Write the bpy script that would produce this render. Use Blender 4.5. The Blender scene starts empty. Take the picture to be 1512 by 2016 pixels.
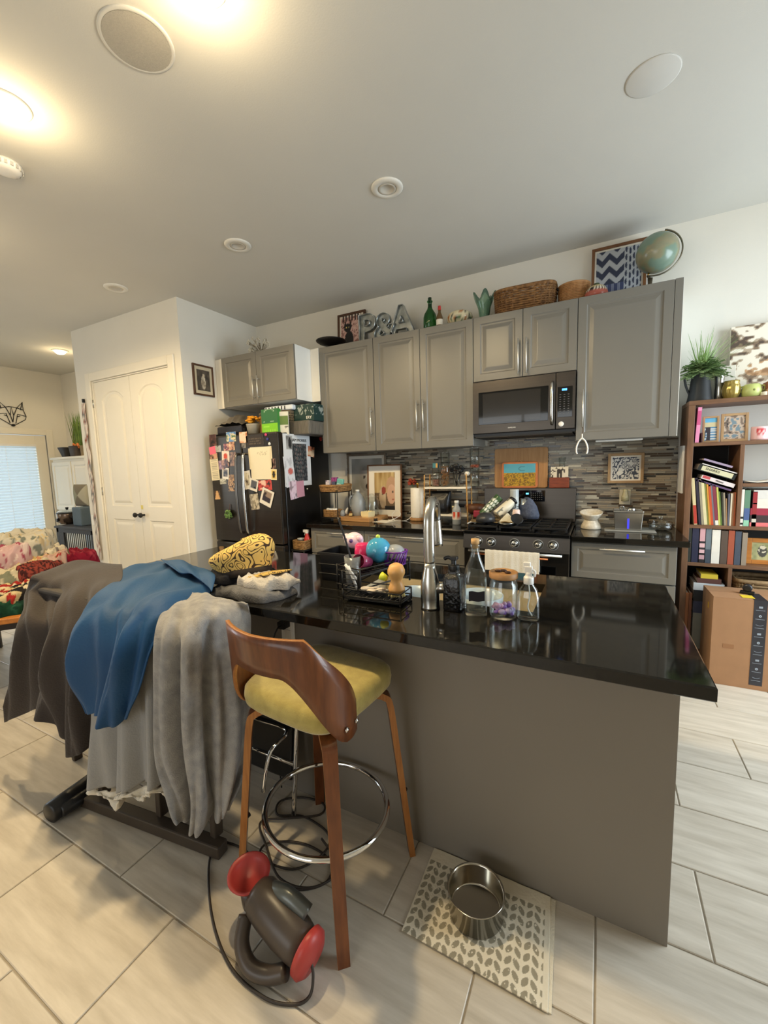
import bpy, bmesh, math, random
from mathutils import Vector, Matrix
SC = bpy.context.scene
COL = SC.collection
R = math.radians
PI = math.pi

# ------------------------------------------------------------------ camera
CAM = Vector((1.047, -3.798, 1.447)); YAW, PITCH, ROLL, FPX = R(27.793), R(-6.357), R(-1.721), 814.9
IW, IH = 1512, 2016
_f = Vector((-math.sin(YAW) * math.cos(PITCH), math.cos(YAW) * math.cos(PITCH), math.sin(PITCH)))
_r0 = Vector((math.cos(YAW), math.sin(YAW), 0)); _u0 = _r0.cross(_f)
_r = _r0 * math.cos(ROLL) + _u0 * math.sin(ROLL); _u = _u0 * math.cos(ROLL) - _r0 * math.sin(ROLL)
cd = bpy.data.cameras.new('camera'); cam = bpy.data.objects.new('camera', cd); COL.objects.link(cam)
cd.sensor_fit = 'VERTICAL'; cd.sensor_height = 36; cd.lens = FPX / IH * 36; cd.clip_start = .02; cd.clip_end = 60
cam.matrix_world = Matrix(((_r.x, _u.x, -_f.x, CAM.x), (_r.y, _u.y, -_f.y, CAM.y), (_r.z, _u.z, -_f.z, CAM.z), (0, 0, 0, 1)))
SC.camera = cam

def at(u, v, x=None, y=None, z=None):
    """the point of the plane x=, y= or z= seen at pixel (u, v): used to measure the room"""
    d = _f + _r * ((u - IW / 2) / FPX) - _u * ((v - IH / 2) / FPX)
    i, val = (0, x) if x is not None else (1, y) if y is not None else (2, z)
    return CAM + d * ((val - CAM[i]) / d[i])

# ------------------------------------------------------------------ world, light, exposure
SC.view_settings.view_transform = 'Standard'; SC.view_settings.look = 'None'
SC.view_settings.exposure = 0.18; SC.view_settings.gamma = 1.0; SC.view_settings.use_curve_mapping = False
SC.cycles.use_denoising = True
SC.cycles.max_bounces = 16; SC.cycles.diffuse_bounces = 5; SC.cycles.transmission_bounces = 14; SC.cycles.transparent_max_bounces = 32
SC.cycles.sample_clamp_indirect = 6.0
SC.cycles.caustics_reflective = False; SC.cycles.caustics_refractive = False
W = bpy.data.worlds.new('world'); SC.world = W; W.use_nodes = True
_nt = W.node_tree; _bg = _nt.nodes['Background']
_bg.inputs[0].default_value = (.80, .91, 1, 1); _bg.inputs[1].default_value = .8
COOL = (.80, .92, 1.0); WARM = (1.0, .77, .44)

def area(name, loc, rot, sx, sy, power, col):
    l = bpy.data.lights.new(name, 'AREA'); l.shape = 'RECTANGLE'; l.size = sx; l.size_y = sy; l.energy = power; l.color = col
    o = bpy.data.objects.new(name, l); COL.objects.link(o); o.location = loc; o.rotation_euler = rot
    return o
# daylight coming in through the window openings of the right and the rear wall
area('daylight_right', (3.66, -1.25, 1.45), (0, R(66), 0), 2.3, 1.9, 120, COOL)
area('daylight_rear', (-.6, -7.36, 1.5), (R(90), 0, 0), 2.6, 2.1, 34, (.95, .95, .92))
area('daylight_far_left', (-7.12, -4.2, 1.5), (0, R(-80), 0), 1.8, 1.6, 45, COOL)  # added cool light at an unseen window, brightens the left room
area('daylight_left', (-7.12, -.93, 1.1), (0, R(-90), 0), 1.6, 1.0, 9, COOL)

# ------------------------------------------------------------------ helpers
def lin(c): return c / 12.92 if c <= .04045 else ((c + .055) / 1.055) ** 2.4
def C(r, g, b): return (lin(r / 255), lin(g / 255), lin(b / 255), 1)
MATS = {}
def M(name, rgb, rough=.5, metal=0., trans=0., var=.06, vs=8., bump=0., bs=40., ior=1.45, emit=0., stretch=None, coat=0., sheen=0., spec=.5, rgb2=None, alpha=1.):
    m = bpy.data.materials.new(name); m.use_nodes = True; nt = m.node_tree; b = nt.nodes['Principled BSDF']
    c = C(*rgb); b.inputs['Roughness'].default_value = rough; b.inputs['Metallic'].default_value = metal
    b.inputs['Transmission Weight'].default_value = trans; b.inputs['IOR'].default_value = ior
    b.inputs['Coat Weight'].default_value = coat; b.inputs['Sheen Weight'].default_value = sheen
    b.inputs['Specular IOR Level'].default_value = spec; b.inputs['Alpha'].default_value = alpha
    tc = nt.nodes.new('ShaderNodeTexCoord'); mp = nt.nodes.new('ShaderNodeMapping')
    nt.links.new(tc.outputs['Object'], mp.inputs[0])
    if stretch: mp.inputs['Scale'].default_value = stretch
    if var > 0:
        n = nt.nodes.new('ShaderNodeTexNoise'); n.inputs['Scale'].default_value = vs; n.inputs['Detail'].default_value = 5
        nt.links.new(mp.outputs[0], n.inputs['Vector'])
        r = nt.nodes.new('ShaderNodeValToRGB'); r.color_ramp.elements[0].position = .3; r.color_ramp.elements[1].position = .7
        if rgb2: c0, c1 = c, C(*rgb2)
        else: c0 = tuple(x * (1 - var) for x in c[:3]) + (1,); c1 = tuple(min(1, x * (1 + var)) for x in c[:3]) + (1,)
        r.color_ramp.elements[0].color = c0; r.color_ramp.elements[1].color = c1
        nt.links.new(n.outputs['Fac'], r.inputs[0]); nt.links.new(r.outputs[0], b.inputs['Base Color'])
    else: b.inputs['Base Color'].default_value = c
    if bump > 0:
        n2 = nt.nodes.new('ShaderNodeTexNoise'); n2.inputs['Scale'].default_value = bs; n2.inputs['Detail'].default_value = 4
        nt.links.new(mp.outputs[0], n2.inputs['Vector'])
        bp = nt.nodes.new('ShaderNodeBump'); bp.inputs['Strength'].default_value = bump; bp.inputs['Distance'].default_value = .01
        nt.links.new(n2.outputs['Fac'], bp.inputs['Height']); nt.links.new(bp.outputs[0], b.inputs['Normal'])
    if emit > 0:
        b.inputs['Emission Color'].default_value = c; b.inputs['Emission Strength'].default_value = emit
    return m
def attr_mat(name, rough=.55, spec=.4, bump=0.):
    m = bpy.data.materials.new(name); m.use_nodes = True; nt = m.node_tree; b = nt.nodes['Principled BSDF']
    a = nt.nodes.new('ShaderNodeAttribute'); a.attribute_name = 'Col'
    nt.links.new(a.outputs['Color'], b.inputs['Base Color']); b.inputs['Roughness'].default_value = rough; b.inputs['Specular IOR Level'].default_value = spec
    if bump:
        tc = nt.nodes.new('ShaderNodeTexCoord'); n2 = nt.nodes.new('ShaderNodeTexNoise'); n2.inputs['Scale'].default_value = 60
        nt.links.new(tc.outputs['Object'], n2.inputs['Vector'])
        bp = nt.nodes.new('ShaderNodeBump'); bp.inputs['Strength'].default_value = bump; bp.inputs['Distance'].default_value = .01
        nt.links.new(n2.outputs['Fac'], bp.inputs['Height']); nt.links.new(bp.outputs[0], b.inputs['Normal'])
    return m

class MB:
    """collects shapes and links them as ONE mesh object"""
    def __init__(s, X=None): s.v = []; s.f = []; s.mi = []; s.sm = []; s.col = None; s.X = X
    def add(s, vs, fs, mi=0, smooth=False):
        o = len(s.v)
        for p in vs:
            p = Vector(p); s.v.append(s.X @ p if s.X else p)
        for f in fs: s.f.append(tuple(o + i for i in f)); s.mi.append(mi); s.sm.append(smooth)
        return s
    def box(s, x0, x1, y0, y1, z0, z1, mi=0):
        return s.add([(x0, y0, z0), (x1, y0, z0), (x1, y1, z0), (x0, y1, z0), (x0, y0, z1), (x1, y0, z1), (x1, y1, z1), (x0, y1, z1)],
                     [(0, 3, 2, 1), (4, 5, 6, 7), (0, 1, 5, 4), (1, 2, 6, 5), (2, 3, 7, 6), (3, 0, 4, 7)], mi)
    def lathe(s, prof, n=24, c=(0, 0, 0), mi=0, smooth=True, sy=1., axis='z', cap=True):
        vs = []; fs = []
        for (r, z) in prof:
            for k in range(n):
                a = 2 * PI * k / n; p = (r * math.cos(a), r * sy * math.sin(a), z)
                if axis == 'y': p = (p[0], -p[2], p[1])
                if axis == 'x': p = (p[2], p[0], p[1])
                vs.append((c[0] + p[0], c[1] + p[1], c[2] + p[2]))
        for i in range(len(prof) - 1):
            for k in range(n):
                a = i * n + k; b = i * n + (k + 1) % n; fs.append((a, b, b + n, a + n))
        if cap and prof[0][0] > 1e-6: fs.append(tuple(reversed(range(n))))
        if cap and prof[-1][0] > 1e-6: fs.append(tuple(range((len(prof) - 1) * n, len(prof) * n)))
        return s.add(vs, fs, mi, smooth)
    def tube(s, pts, r, n=8, closed=False, mi=0, smooth=True, flat=None):
        pts = [Vector(p) for p in pts]; N = len(pts); rs = r if isinstance(r, (list, tuple)) else [r] * N
        T = []
        for i in range(N):
            a = pts[(i - 1) % N] if (closed or i > 0) else pts[i]; b = pts[(i + 1) % N] if (closed or i < N - 1) else pts[i]
            T.append((b - a).normalized() if (b - a).length > 1e-9 else Vector((0, 0, 1)))
        up = Vector((0, 0, 1)) if abs(T[0].z) < .9 else Vector((1, 0, 0))
        nrm = (up - T[0] * up.dot(T[0])).normalized(); vs = []; fs = []
        for i in range(N):
            nrm = (nrm - T[i] * nrm.dot(T[i])); nrm = nrm.normalized() if nrm.length > 1e-6 else Vector((1, 0, 0)); bn = T[i].cross(nrm)
            for k in range(n):
                a = 2 * PI * k / n
                vs.append(pts[i] + (nrm * math.cos(a) * (flat or 1.) + bn * math.sin(a)) * rs[i])
        for i in range(N if closed else N - 1):
            j = (i + 1) % N
            for k in range(n): fs.append((i * n + k, i * n + (k + 1) % n, j * n + (k + 1) % n, j * n + k))
        if not closed: fs += [tuple(reversed(range(n))), tuple(range((N - 1) * n, N * n))]
        return s.add(vs, fs, mi, smooth)
    def bar(s, a, b, w, h, mi=0, up=(0, 0, 1)):
        a = Vector(a); b = Vector(b); t = (b - a).normalized(); up = Vector(up)
        if abs(t.dot(up)) > .98: up = Vector((0, 1, 0))
        sd = t.cross(up).normalized(); u2 = sd.cross(t); vs = []
        for p in (a, b):
            for (i, j) in ((-1, -1), (1, -1), (1, 1), (-1, 1)): vs.append(p + sd * (i * w / 2) + u2 * (j * h / 2))
        return s.add(vs, [(0, 3, 2, 1), (4, 5, 6, 7), (0, 1, 5, 4), (1, 2, 6, 5), (2, 3, 7, 6), (3, 0, 4, 7)], mi)
    def prism(s, poly, d0, d1, plane='xz', mi=0, smooth=False):
        n = len(poly)
        def P(p, d): return (p[0], d, p[1]) if plane == 'xz' else (p[0], p[1], d) if plane == 'xy' else (d, p[0], p[1])
        vs = [P(p, d0) for p in poly] + [P(p, d1) for p in poly]
        fs = [tuple(range(n)), tuple(reversed(range(n, 2 * n)))] + [(i + n, (i + 1) % n + n, (i + 1) % n, i) for i in range(n)]
        return s.add(vs, fs, mi, smooth)
    def loops(s, loops, cap0=False, cap1=True, mi=0, smooth=False):
        n = len(loops[0]); vs = [p for L in loops for p in L]; fs = []
        for i in range(len(loops) - 1):
            for k in range(n): fs.append((i * n + k, i * n + (k + 1) % n, (i + 1) * n + (k + 1) % n, (i + 1) * n + k))
        if cap0: fs.append(tuple(reversed(range(n))))
        if cap1: fs.append(tuple(range((len(loops) - 1) * n, len(loops) * n)))
        return s.add(vs, fs, mi, smooth)
    def sphere(s, c, r, n=16, m=10, mi=0, rx=1., ry=1., rz=1.):
        prof = []; vs = []; fs = []
        for i in range(m + 1):
            t = PI * i / m
            for k in range(n):
                a = 2 * PI * k / n
                vs.append((c[0] + r * rx * math.sin(t) * math.cos(a), c[1] + r * ry * math.sin(t) * math.sin(a), c[2] - r * rz * math.cos(t)))
        for i in range(m):
            for k in range(n): fs.append((i * n + k, i * n + (k + 1) % n, (i + 1) * n + (k + 1) % n, (i + 1) * n + k))
        return s.add(vs, fs, mi, True)
    def grid(s, P, mi=0, smooth=True):
        nu, nv = len(P), len(P[0]); vs = [p for row in P for p in row]
        fs = [(i * nv + j, (i + 1) * nv + j, (i + 1) * nv + j + 1, i * nv + j + 1) for i in range(nu - 1) for j in range(nv - 1)]
        return s.add(vs, fs, mi, smooth)
    def build(s, name, mat, parent=None, bevel=0., solid=0., sub=0, kind=None, label=None, offset=-1, seg=2):
        me = bpy.data.meshes.new(name); me.from_pydata([tuple(p) for p in s.v], [], s.f)
        for m in (mat if isinstance(mat, (list, tuple)) else [mat]): me.materials.append(m)
        me.polygons.foreach_set('material_index', s.mi); me.polygons.foreach_set('use_smooth', s.sm)
        if s.col:
            a = me.color_attributes.new('Col', 'FLOAT_COLOR', 'POINT')
            a.data.foreach_set('color', [x for c in s.col for x in c])
        me.update()
        o = bpy.data.objects.new(name, me); COL.objects.link(o)
        if parent is not None: o.parent = parent
        if solid:
            d = o.modifiers.new('thickness', 'SOLIDIFY'); d.thickness = solid; d.offset = offset
        if bevel:
            d = o.modifiers.new('edges', 'BEVEL'); d.width = bevel; d.segments = seg; d.limit_method = 'ANGLE'; d.angle_limit = R(40)
        if sub:
            d = o.modifiers.new('round', 'SUBSURF'); d.levels = sub; d.render_levels = sub
        if kind: o['kind'] = kind
        if label: o['label'] = label
        return o

def tag(o, label, cat, group=None):
    o['label'] = label; o['category'] = cat
    if group: o['group'] = group
    return o
def T(name, label, cat, loc=(0, 0, 0), rz=0., group=None):
    o = bpy.data.objects.new(name, None); COL.objects.link(o); o.location = loc; o.rotation_euler = (0, 0, rz); o.empty_display_size = .05
    return tag(o, label, cat, group)
def one(mb, name, mat, label, cat, loc=None, rz=0., group=None, **k):
    o = mb.build(name, mat, **k); tag(o, label, cat, group)
    if loc is not None: o.location = loc
    if rz: o.rotation_euler = (0, 0, rz)
    return o
def struct(mb, name, mat, **k):
    return mb.build(name, mat, kind='structure', **k)
def copy_thing(r, label=None, loc=None, rot=None):
    q = r.copy(); COL.objects.link(q)
    if label: q['label'] = label
    if loc is not None: q.location = loc
    if rot is not None: q.rotation_euler = rot
    for ch in list(r.children):
        c = ch.copy(); COL.objects.link(c); c.parent = q
        for g in list(ch.children):
            d = g.copy(); COL.objects.link(d); d.parent = c
    return q
def text(s, size, mat, parent, X, name='lettering', ext=.0006, align='CENTER', bold=0.):
    cu = bpy.data.curves.new(name, 'FONT'); cu.body = s; cu.size = size; cu.extrude = ext; cu.align_x = align; cu.align_y = 'CENTER'; cu.resolution_u = 3
    cu.offset = bold
    to = bpy.data.objects.new('tmp', cu); me = bpy.data.meshes.new_from_object(to)
    bpy.data.objects.remove(to); bpy.data.curves.remove(cu)
    me.transform(X); me.materials.clear(); me.materials.append(mat); me.name = name
    o = bpy.data.objects.new(name, me); COL.objects.link(o); o.parent = parent
    return o
def XF(loc, ex, ey):
    """matrix whose x axis is ex and y axis is ey"""
    ex = Vector(ex).normalized(); ey = Vector(ey).normalized(); ez = ex.cross(ey)
    return Matrix(((ex.x, ey.x, ez.x, loc[0]), (ex.y, ey.y, ez.y, loc[1]), (ex.z, ey.z, ez.z, loc[2]), (0, 0, 0, 1)))
FRONT = ((1, 0, 0), (0, 0, 1))        # facing the room from the back wall
def picture(name, P0, U, V, fn, parent, nx=28, ny=34, mat=None, label=None, lift=0.):
    """a flat printed sheet: P0 lower left corner, U and V its edges, fn(u, v) its printed colour (0-255)"""
    P0, U, V = Vector(P0), Vector(U), Vector(V); mb = MB(); n = U.cross(V).normalized() * lift
    mb.grid([[P0 + n + U * (i / nx) + V * (j / ny) for j in range(ny + 1)] for i in range(nx + 1)], smooth=False)
    mb.col = [C(*fn(i / nx, j / ny)) for i in range(nx + 1) for j in range(ny + 1)]
    return mb.build(name, mat or PRINT, parent, label=label)
def sm(x, a, b): t = min(1, max(0, (x - a) / (b - a))); return t * t * (3 - 2 * t)
def mix(a, b, t): return tuple(a[i] + (b[i] - a[i]) * t for i in range(3))
def hsh(i, j=0, k=0):
    x = math.sin(i * 127.1 + j * 311.7 + k * 74.7) * 43758.5453; return x - math.floor(x)
def vn(x, y, k=0):
    i, j = math.floor(x), math.floor(y); a, b = x - i, y - j; a = a * a * (3 - 2 * a); b = b * b * (3 - 2 * b)
    return (hsh(i, j, k) * (1 - a) + hsh(i + 1, j, k) * a) * (1 - b) + (hsh(i, j + 1, k) * (1 - a) + hsh(i + 1, j + 1, k) * a) * b
def cr(P, t):
    """Catmull-Rom through the list P at t in 0..1"""
    n = len(P) - 1; x = min(n - 1e-6, max(0, t * n)); i = int(x); f = x - i
    a, b, c, d = P[max(0, i - 1)], P[i], P[i + 1], P[min(n, i + 2)]
    return b + (c - a) * (.5 * f) + (a * 2 - b * 5 + c * 4 - d) * (.5 * f * f) + (b * 3 - a - c * 3 + d) * (.5 * f ** 3)
def path(pts, n):
    pts = [Vector(p) for p in pts]; return [cr(pts, i / (n - 1)) for i in range(n)]
def surf(rows, nu, nv):
    rows = [[Vector(p) for p in r] for r in rows]
    rr = [[cr(r, j / (nv - 1)) for j in range(nv)] for r in rows]
    return [[cr([r[j] for r in rr], i / (nu - 1)) for j in range(nv)] for i in range(nu)]
def cloth(rows, nu, nv, fold):
    """a draped sheet through the control rows, pushed along its normal by fold(s along, t across)"""
    P = surf(rows, nu, nv); Q = []
    for i in range(nu):
        q = []
        for j in range(nv):
            du = P[min(nu - 1, i + 1)][j] - P[max(0, i - 1)][j]; dv = P[i][min(nv - 1, j + 1)] - P[i][max(0, j - 1)]
            n = dv.cross(du); n = n.normalized() if n.length > 1e-9 else Vector((0, 0, 1))
            q.append(P[i][j] + n * fold(i / (nu - 1), j / (nv - 1)))
        Q.append(q)
    return Q

# ------------------------------------------------------------------ materials
PRINT = attr_mat('print', .55); GLOSSPRINT = attr_mat('glossy print', .18); CLOTHPRINT = attr_mat('printed cloth', .9, .1, .25)
WALL = M('wall paint', (226, 222, 212), .75, var=.015, vs=3, bump=.05, bs=120)
CEIL = M('ceiling paint', (205, 203, 196), .85, var=.015, vs=2, bump=.06, bs=150)
TRIMW = M('white trim paint', (232, 226, 212), .45, var=.01)
CAB = M('grey cabinet paint', (120, 117, 110), .32, var=.02, vs=3)
PANEL = M('grey panel paint', (126, 119, 109), .5, var=.03, vs=2)
WHITE = M('white melamine', (232, 232, 228), .4, var=.01)
STEEL = M('brushed steel', (190, 188, 182), .25, 1., var=.05, vs=20)
HANDLE = M('satin steel handle', (222, 220, 214), .38, .85, var=.02)
CHROME = M('chrome', (225, 225, 225), .07, 1., var=0)
BSTEEL = M('black stainless', (76, 71, 66), .28, .9, var=.06, vs=2, stretch=(1, 1, 30))
BLACKG = M('black glass', (8, 8, 9), .05, var=0, coat=.3)
BLACK = M('black enamel', (16, 16, 17), .3, var=.05)
MATTEB = M('matte black metal', (24, 23, 23), .5, var=.08)
PLASTB = M('black plastic', (22, 22, 24), .38, var=.05)
def thin_glass(name, tint, edge=.92, rough=.02):
    m = bpy.data.materials.new(name); m.use_nodes = True; nt = m.node_tree; nt.nodes.remove(nt.nodes['Principled BSDF'])
    lw = nt.nodes.new('ShaderNodeLayerWeight'); lw.inputs[0].default_value = .5
    pw = nt.nodes.new('ShaderNodeMath'); pw.operation = 'POWER'; pw.inputs[1].default_value = 3.2; nt.links.new(lw.outputs['Facing'], pw.inputs[0])
    ad = nt.nodes.new('ShaderNodeMath'); ad.operation = 'MULTIPLY_ADD'; ad.inputs[1].default_value = edge; ad.inputs[2].default_value = .06; nt.links.new(pw.outputs[0], ad.inputs[0])
    tr = nt.nodes.new('ShaderNodeBsdfTransparent'); tr.inputs[0].default_value = tint; gl = nt.nodes.new('ShaderNodeBsdfGlossy'); gl.inputs['Roughness'].default_value = rough
    mx = nt.nodes.new('ShaderNodeMixShader'); nt.links.new(ad.outputs[0], mx.inputs[0]); nt.links.new(tr.outputs[0], mx.inputs[1]); nt.links.new(gl.outputs[0], mx.inputs[2]); nt.links.new(mx.outputs[0], nt.nodes['Material Output'].inputs[0])
    return m
GLASS = thin_glass('clear glass', (.955, .975, .97, 1))
GREENG = M('green glass', (46, 120, 52), .05, trans=.85, var=0)
SEAG = M('sea green glass', (170, 215, 190), .12, trans=.75, var=0)
PLASTC = M('cloudy plastic', (215, 222, 226), .25, trans=.55, var=0)
WPLAST = M('white plastic', (238, 236, 230), .35, var=.01)
PAPER = M('paper', (238, 232, 216), .8, var=.02)
CORK = M('cork', (196, 158, 108), .85, var=.2, vs=60)
OAK = M('light wood', (196, 150, 96), .45, rgb2=(172, 124, 74), vs=5, stretch=(1, 12, 12))
BAMB = M('bamboo board', (178, 134, 84), .45, rgb2=(160, 114, 66), vs=6, stretch=(12, 12, 1))
WALNUT = M('walnut veneer', (116, 66, 34), .32, rgb2=(86, 45, 22), vs=6, stretch=(9, 9, 1.2), coat=.2)
BENT = M('bent ply edge', (168, 112, 58), .4, rgb2=(146, 92, 44), vs=8, stretch=(14, 14, 1))
SHELFW = M('brown shelf board', (122, 88, 62), .5, rgb2=(98, 68, 46), vs=5, stretch=(2, 12, 12))
SHELFV = M('brown shelf upright', (120, 86, 60), .5, rgb2=(94, 64, 43), vs=5, stretch=(12, 12, 1.5))
ORANGEW = M('orange wood', (190, 122, 50), .45, rgb2=(160, 96, 36), vs=5, stretch=(1, 10, 10))
WICK = M('wicker', (176, 136, 84), .7, rgb2=(120, 84, 46), vs=40, bump=.4, bs=90)
WICKD = M('brown wicker', (150, 108, 62), .65, rgb2=(92, 60, 32), vs=35, bump=.5, bs=80)
SEATF = M('olive yellow velour', (176, 160, 88), .85, rgb2=(156, 140, 72), vs=30, bump=.15, bs=200, sheen=.4)
CARD = M('cardboard', (160, 120, 86), .8, var=.05, vs=12)
CREAMC = M('cream composite', (214, 196, 160), .4, var=.03)
GALV = M('galvanised metal', (186, 190, 188), .33, .85, rgb2=(130, 136, 136), vs=18)
RED = M('red plastic', (200, 62, 58), .35, var=.04)
WTOWEL = M('white towel', (236, 230, 216), .95, var=.03, vs=30, bump=.4, bs=220)
LABELW = M('white lettering', (235, 235, 230), .6, var=0)
LABELB = M('black lettering', (26, 24, 24), .6, var=0)
BRASS = M('brass', (196, 152, 74), .25, 1., var=.05)
GREENL = M('leaf green', (122, 156, 84), .6, rgb2=(84, 122, 58), vs=12)
GREENS = M('grass green', (118, 140, 66), .6, rgb2=(84, 112, 46), vs=12)
SKYP = M('lamp diffuser', (255, 222, 160), .5, var=0, emit=14.)
# ------------------------------------------------------------------ the room
HC = 3.10; XL, XRT, YR = -6.95, 3.5, -7.2; XP = -2.569; XP0 = -4.44; YP = -1.032
CT = .915; BC = .925                       # island top, back counter top
# floor: grout bed with brick-bonded planks of tile
fl = struct(MB().box(XL, XRT, YR, 0, -.08, -.004), 'floor', M('grout', (160, 150, 134), .9, var=.08, vs=20))
def tile_mat():
    m = bpy.data.materials.new('floor tile'); m.use_nodes = True; nt = m.node_tree; b = nt.nodes['Principled BSDF']
    g = nt.nodes.new('ShaderNodeNewGeometry'); oi = nt.nodes.new('ShaderNodeObjectInfo')
    ad = nt.nodes.new('ShaderNodeMath'); ad.operation = 'ADD'; nt.links.new(oi.outputs['Random'], ad.inputs[0]); nt.links.new(g.outputs['Random Per Island'], ad.inputs[1])
    cm = nt.nodes.new('ShaderNodeCombineXYZ'); ml = nt.nodes.new('ShaderNodeMath'); ml.operation = 'MULTIPLY'; ml.inputs[1].default_value = 37.
    nt.links.new(ad.outputs[0], ml.inputs[0]); nt.links.new(ml.outputs[0], cm.inputs[2])
    va = nt.nodes.new('ShaderNodeVectorMath'); va.operation = 'ADD'; nt.links.new(g.outputs['Position'], va.inputs[0]); nt.links.new(cm.outputs[0], va.inputs[1])
    mp = nt.nodes.new('ShaderNodeMapping'); mp.inputs['Scale'].default_value = (1.3, 11, 1); nt.links.new(va.outputs[0], mp.inputs[0])
    n = nt.nodes.new('ShaderNodeTexNoise'); n.inputs['Scale'].default_value = 2.2; n.inputs['Detail'].default_value = 6; n.inputs['Roughness'].default_value = .62
    nt.links.new(mp.outputs[0], n.inputs['Vector'])
    r = nt.nodes.new('ShaderNodeValToRGB'); r.color_ramp.elements[0].position = .32; r.color_ramp.elements[1].position = .68
    r.color_ramp.elements[0].color = C(178, 168, 152); r.color_ramp.elements[1].color = C(206, 197, 182); nt.links.new(n.outputs['Fac'], r.inputs[0])
    hv = nt.nodes.new('ShaderNodeHueSaturation'); mr = nt.nodes.new('ShaderNodeMapRange'); mr.inputs['From Max'].default_value = 2.; mr.inputs['To Min'].default_value = .93; mr.inputs['To Max'].default_value = 1.05
    nt.links.new(ad.outputs[0], mr.inputs[0]); nt.links.new(mr.outputs[0], hv.inputs['Value']); nt.links.new(r.outputs[0], hv.inputs['Color'])
    nt.links.new(hv.outputs[0], b.inputs['Base Color']); b.inputs['Roughness'].default_value = .42
    return m
TILE = tile_mat(); TW, TH, GR = .61, .3075, .0045
def tile_mesh(mb, x0, x1, y0, y1):
    c = .0025
    mb.loops([[(x0, y0, -.004), (x1, y0, -.004), (x1, y1, -.004), (x0, y1, -.004)], [(x0, y0, -c), (x1, y0, -c), (x1, y1, -c), (x0, y1, -c)],
              [(x0 + c, y0 + c, 0), (x1 - c, y0 + c, 0), (x1 - c, y1 - c, 0), (x0 + c, y1 - c, 0)]])
tmb = MB(); tile_mesh(tmb, -TW / 2 + GR / 2, TW / 2 - GR / 2, -TH / 2 + GR / 2, TH / 2 - GR / 2)
proto_me = None; spots = []
for j in range(-14, 9):
    yc = -2.4575 + TH * (j + .5)
    if yc + TH / 2 > 0: continue
    off = .455 if j % 2 != 0 else .455 + TW / 2
    for i in range(-14, 8):
        xc = off + TW * (i + .5)
        if xc - TW / 2 < XL or xc + TW / 2 > XRT or yc - TH / 2 < YR: continue
        d = Vector((xc, yc, 0)) - CAM; zc = d.dot(_f)
        px = IW / 2 + FPX * d.dot(_r) / zc if zc > .1 else 9e9; py = IH / 2 - FPX * d.dot(_u) / zc if zc > .1 else 9e9
        seen = zc > .1 and -260 < px < IW + 200 and 900 < py < IH + 260
        hid = (-1.2 < xc < 1.1 and yc > -2.35 and xc < 1.0) or yc > -.62
        spots.append((0 if seen and not hid else 1, d.length, xc, yc))
spots.sort(); rest = MB(); nt_ = 0
for (k, d, xc, yc) in spots:
    if k == 0 and nt_ < 240:
        if proto_me is None: o = tmb.build('floor_tile', TILE, fl); proto_me = o.data
        else: o = bpy.data.objects.new('floor_tile', proto_me); COL.objects.link(o); o.parent = fl
        o.location = (xc, yc, 0); nt_ += 1
    elif d < 12: tile_mesh(rest, xc - TW / 2 + GR / 2, xc + TW / 2 - GR / 2, yc - TH / 2 + GR / 2, yc + TH / 2 - GR / 2)
rest.build('floor_tiles', TILE, fl, kind='stuff')
struct(MB().box(XL - .12, XRT + .12, YR - .12, .12, HC, HC + .1), 'ceiling', CEIL)
wb = struct(MB().box(XL, XRT, 0, .1, 0, HC), 'wall_back', WALL)
# pantry block standing proud of the back wall
pb = MB(); D0, D1, DZ = -4.13, -2.755, 2.50
pb.box(XP - .1, XP, YP, 0, 0, HC); pb.box(XP0, XP0 + .1, YP, 0, 0, HC)
pb.box(XP0 + .1, D0, YP, YP + .1, 0, HC).box(D1, XP - .1, YP, YP + .1, 0, HC).box(D0, D1, YP, YP + .1, DZ, HC)
struct(pb, 'wall_pantry', WALL)
# left wall with the glazed door opening
LY0, LY1, LZ1 = -1.40, -.30, 2.10
struct(MB().box(XL - .1, XL, LY1, 0, 0, HC).box(XL - .1, XL, YR, -5.05, 0, HC).box(XL - .1, XL, -3.35, LY0, 0, HC).box(XL - .1, XL, -5.05, -3.35, 0, .55).box(XL - .1, XL, -5.05, -3.35, 2.45, HC).box(XL - .1, XL, LY0, LY1, LZ1, HC), 'wall_left', WALL)
# right and rear walls with wide window openings (behind the camera's view)
struct(MB().box(XRT, XRT + .1, YR, -2.3, 0, HC).box(XRT, XRT + .1, -.3, 0, 0, HC).box(XRT, XRT + .1, -2.3, -.3, 0, .06).box(XRT, XRT + .1, -2.3, -.3, 2.5, HC), 'wall_right', WALL)
struct(MB().box(XL, -2.0, YR - .1, YR, 0, HC).box(.8, XRT, YR - .1, YR, 0, HC).box(-2.0, .8, YR - .1, YR, 0, .4).box(-2.0, .8, YR - .1, YR, 2.6, HC), 'wall_rear', WALL)
def window_frame(name, mb): return struct(mb, name, TRIMW, bevel=.003)
window_frame('window_1', MB().box(3.48, 3.56, -2.3, -2.23, .06, 2.5).box(3.48, 3.56, -.37, -.3, .06, 2.5).box(3.48, 3.56, -2.23, -.37, .06, .13).box(3.48, 3.56, -2.23, -.37, 2.43, 2.5).box(3.5, 3.54, -1.33, -1.27, .13, 2.43))
window_frame('window_2', MB().box(-2, -1.93, YR - .06, YR + .02, .4, 2.6).box(.73, .8, YR - .06, YR + .02, .4, 2.6).box(-1.93, .73, YR - .06, YR + .02, .4, .47).box(-1.93, .73, YR - .06, YR + .02, 2.53, 2.6).box(-.63, -.57, YR - .04, YR, .47, 2.53))
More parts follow.
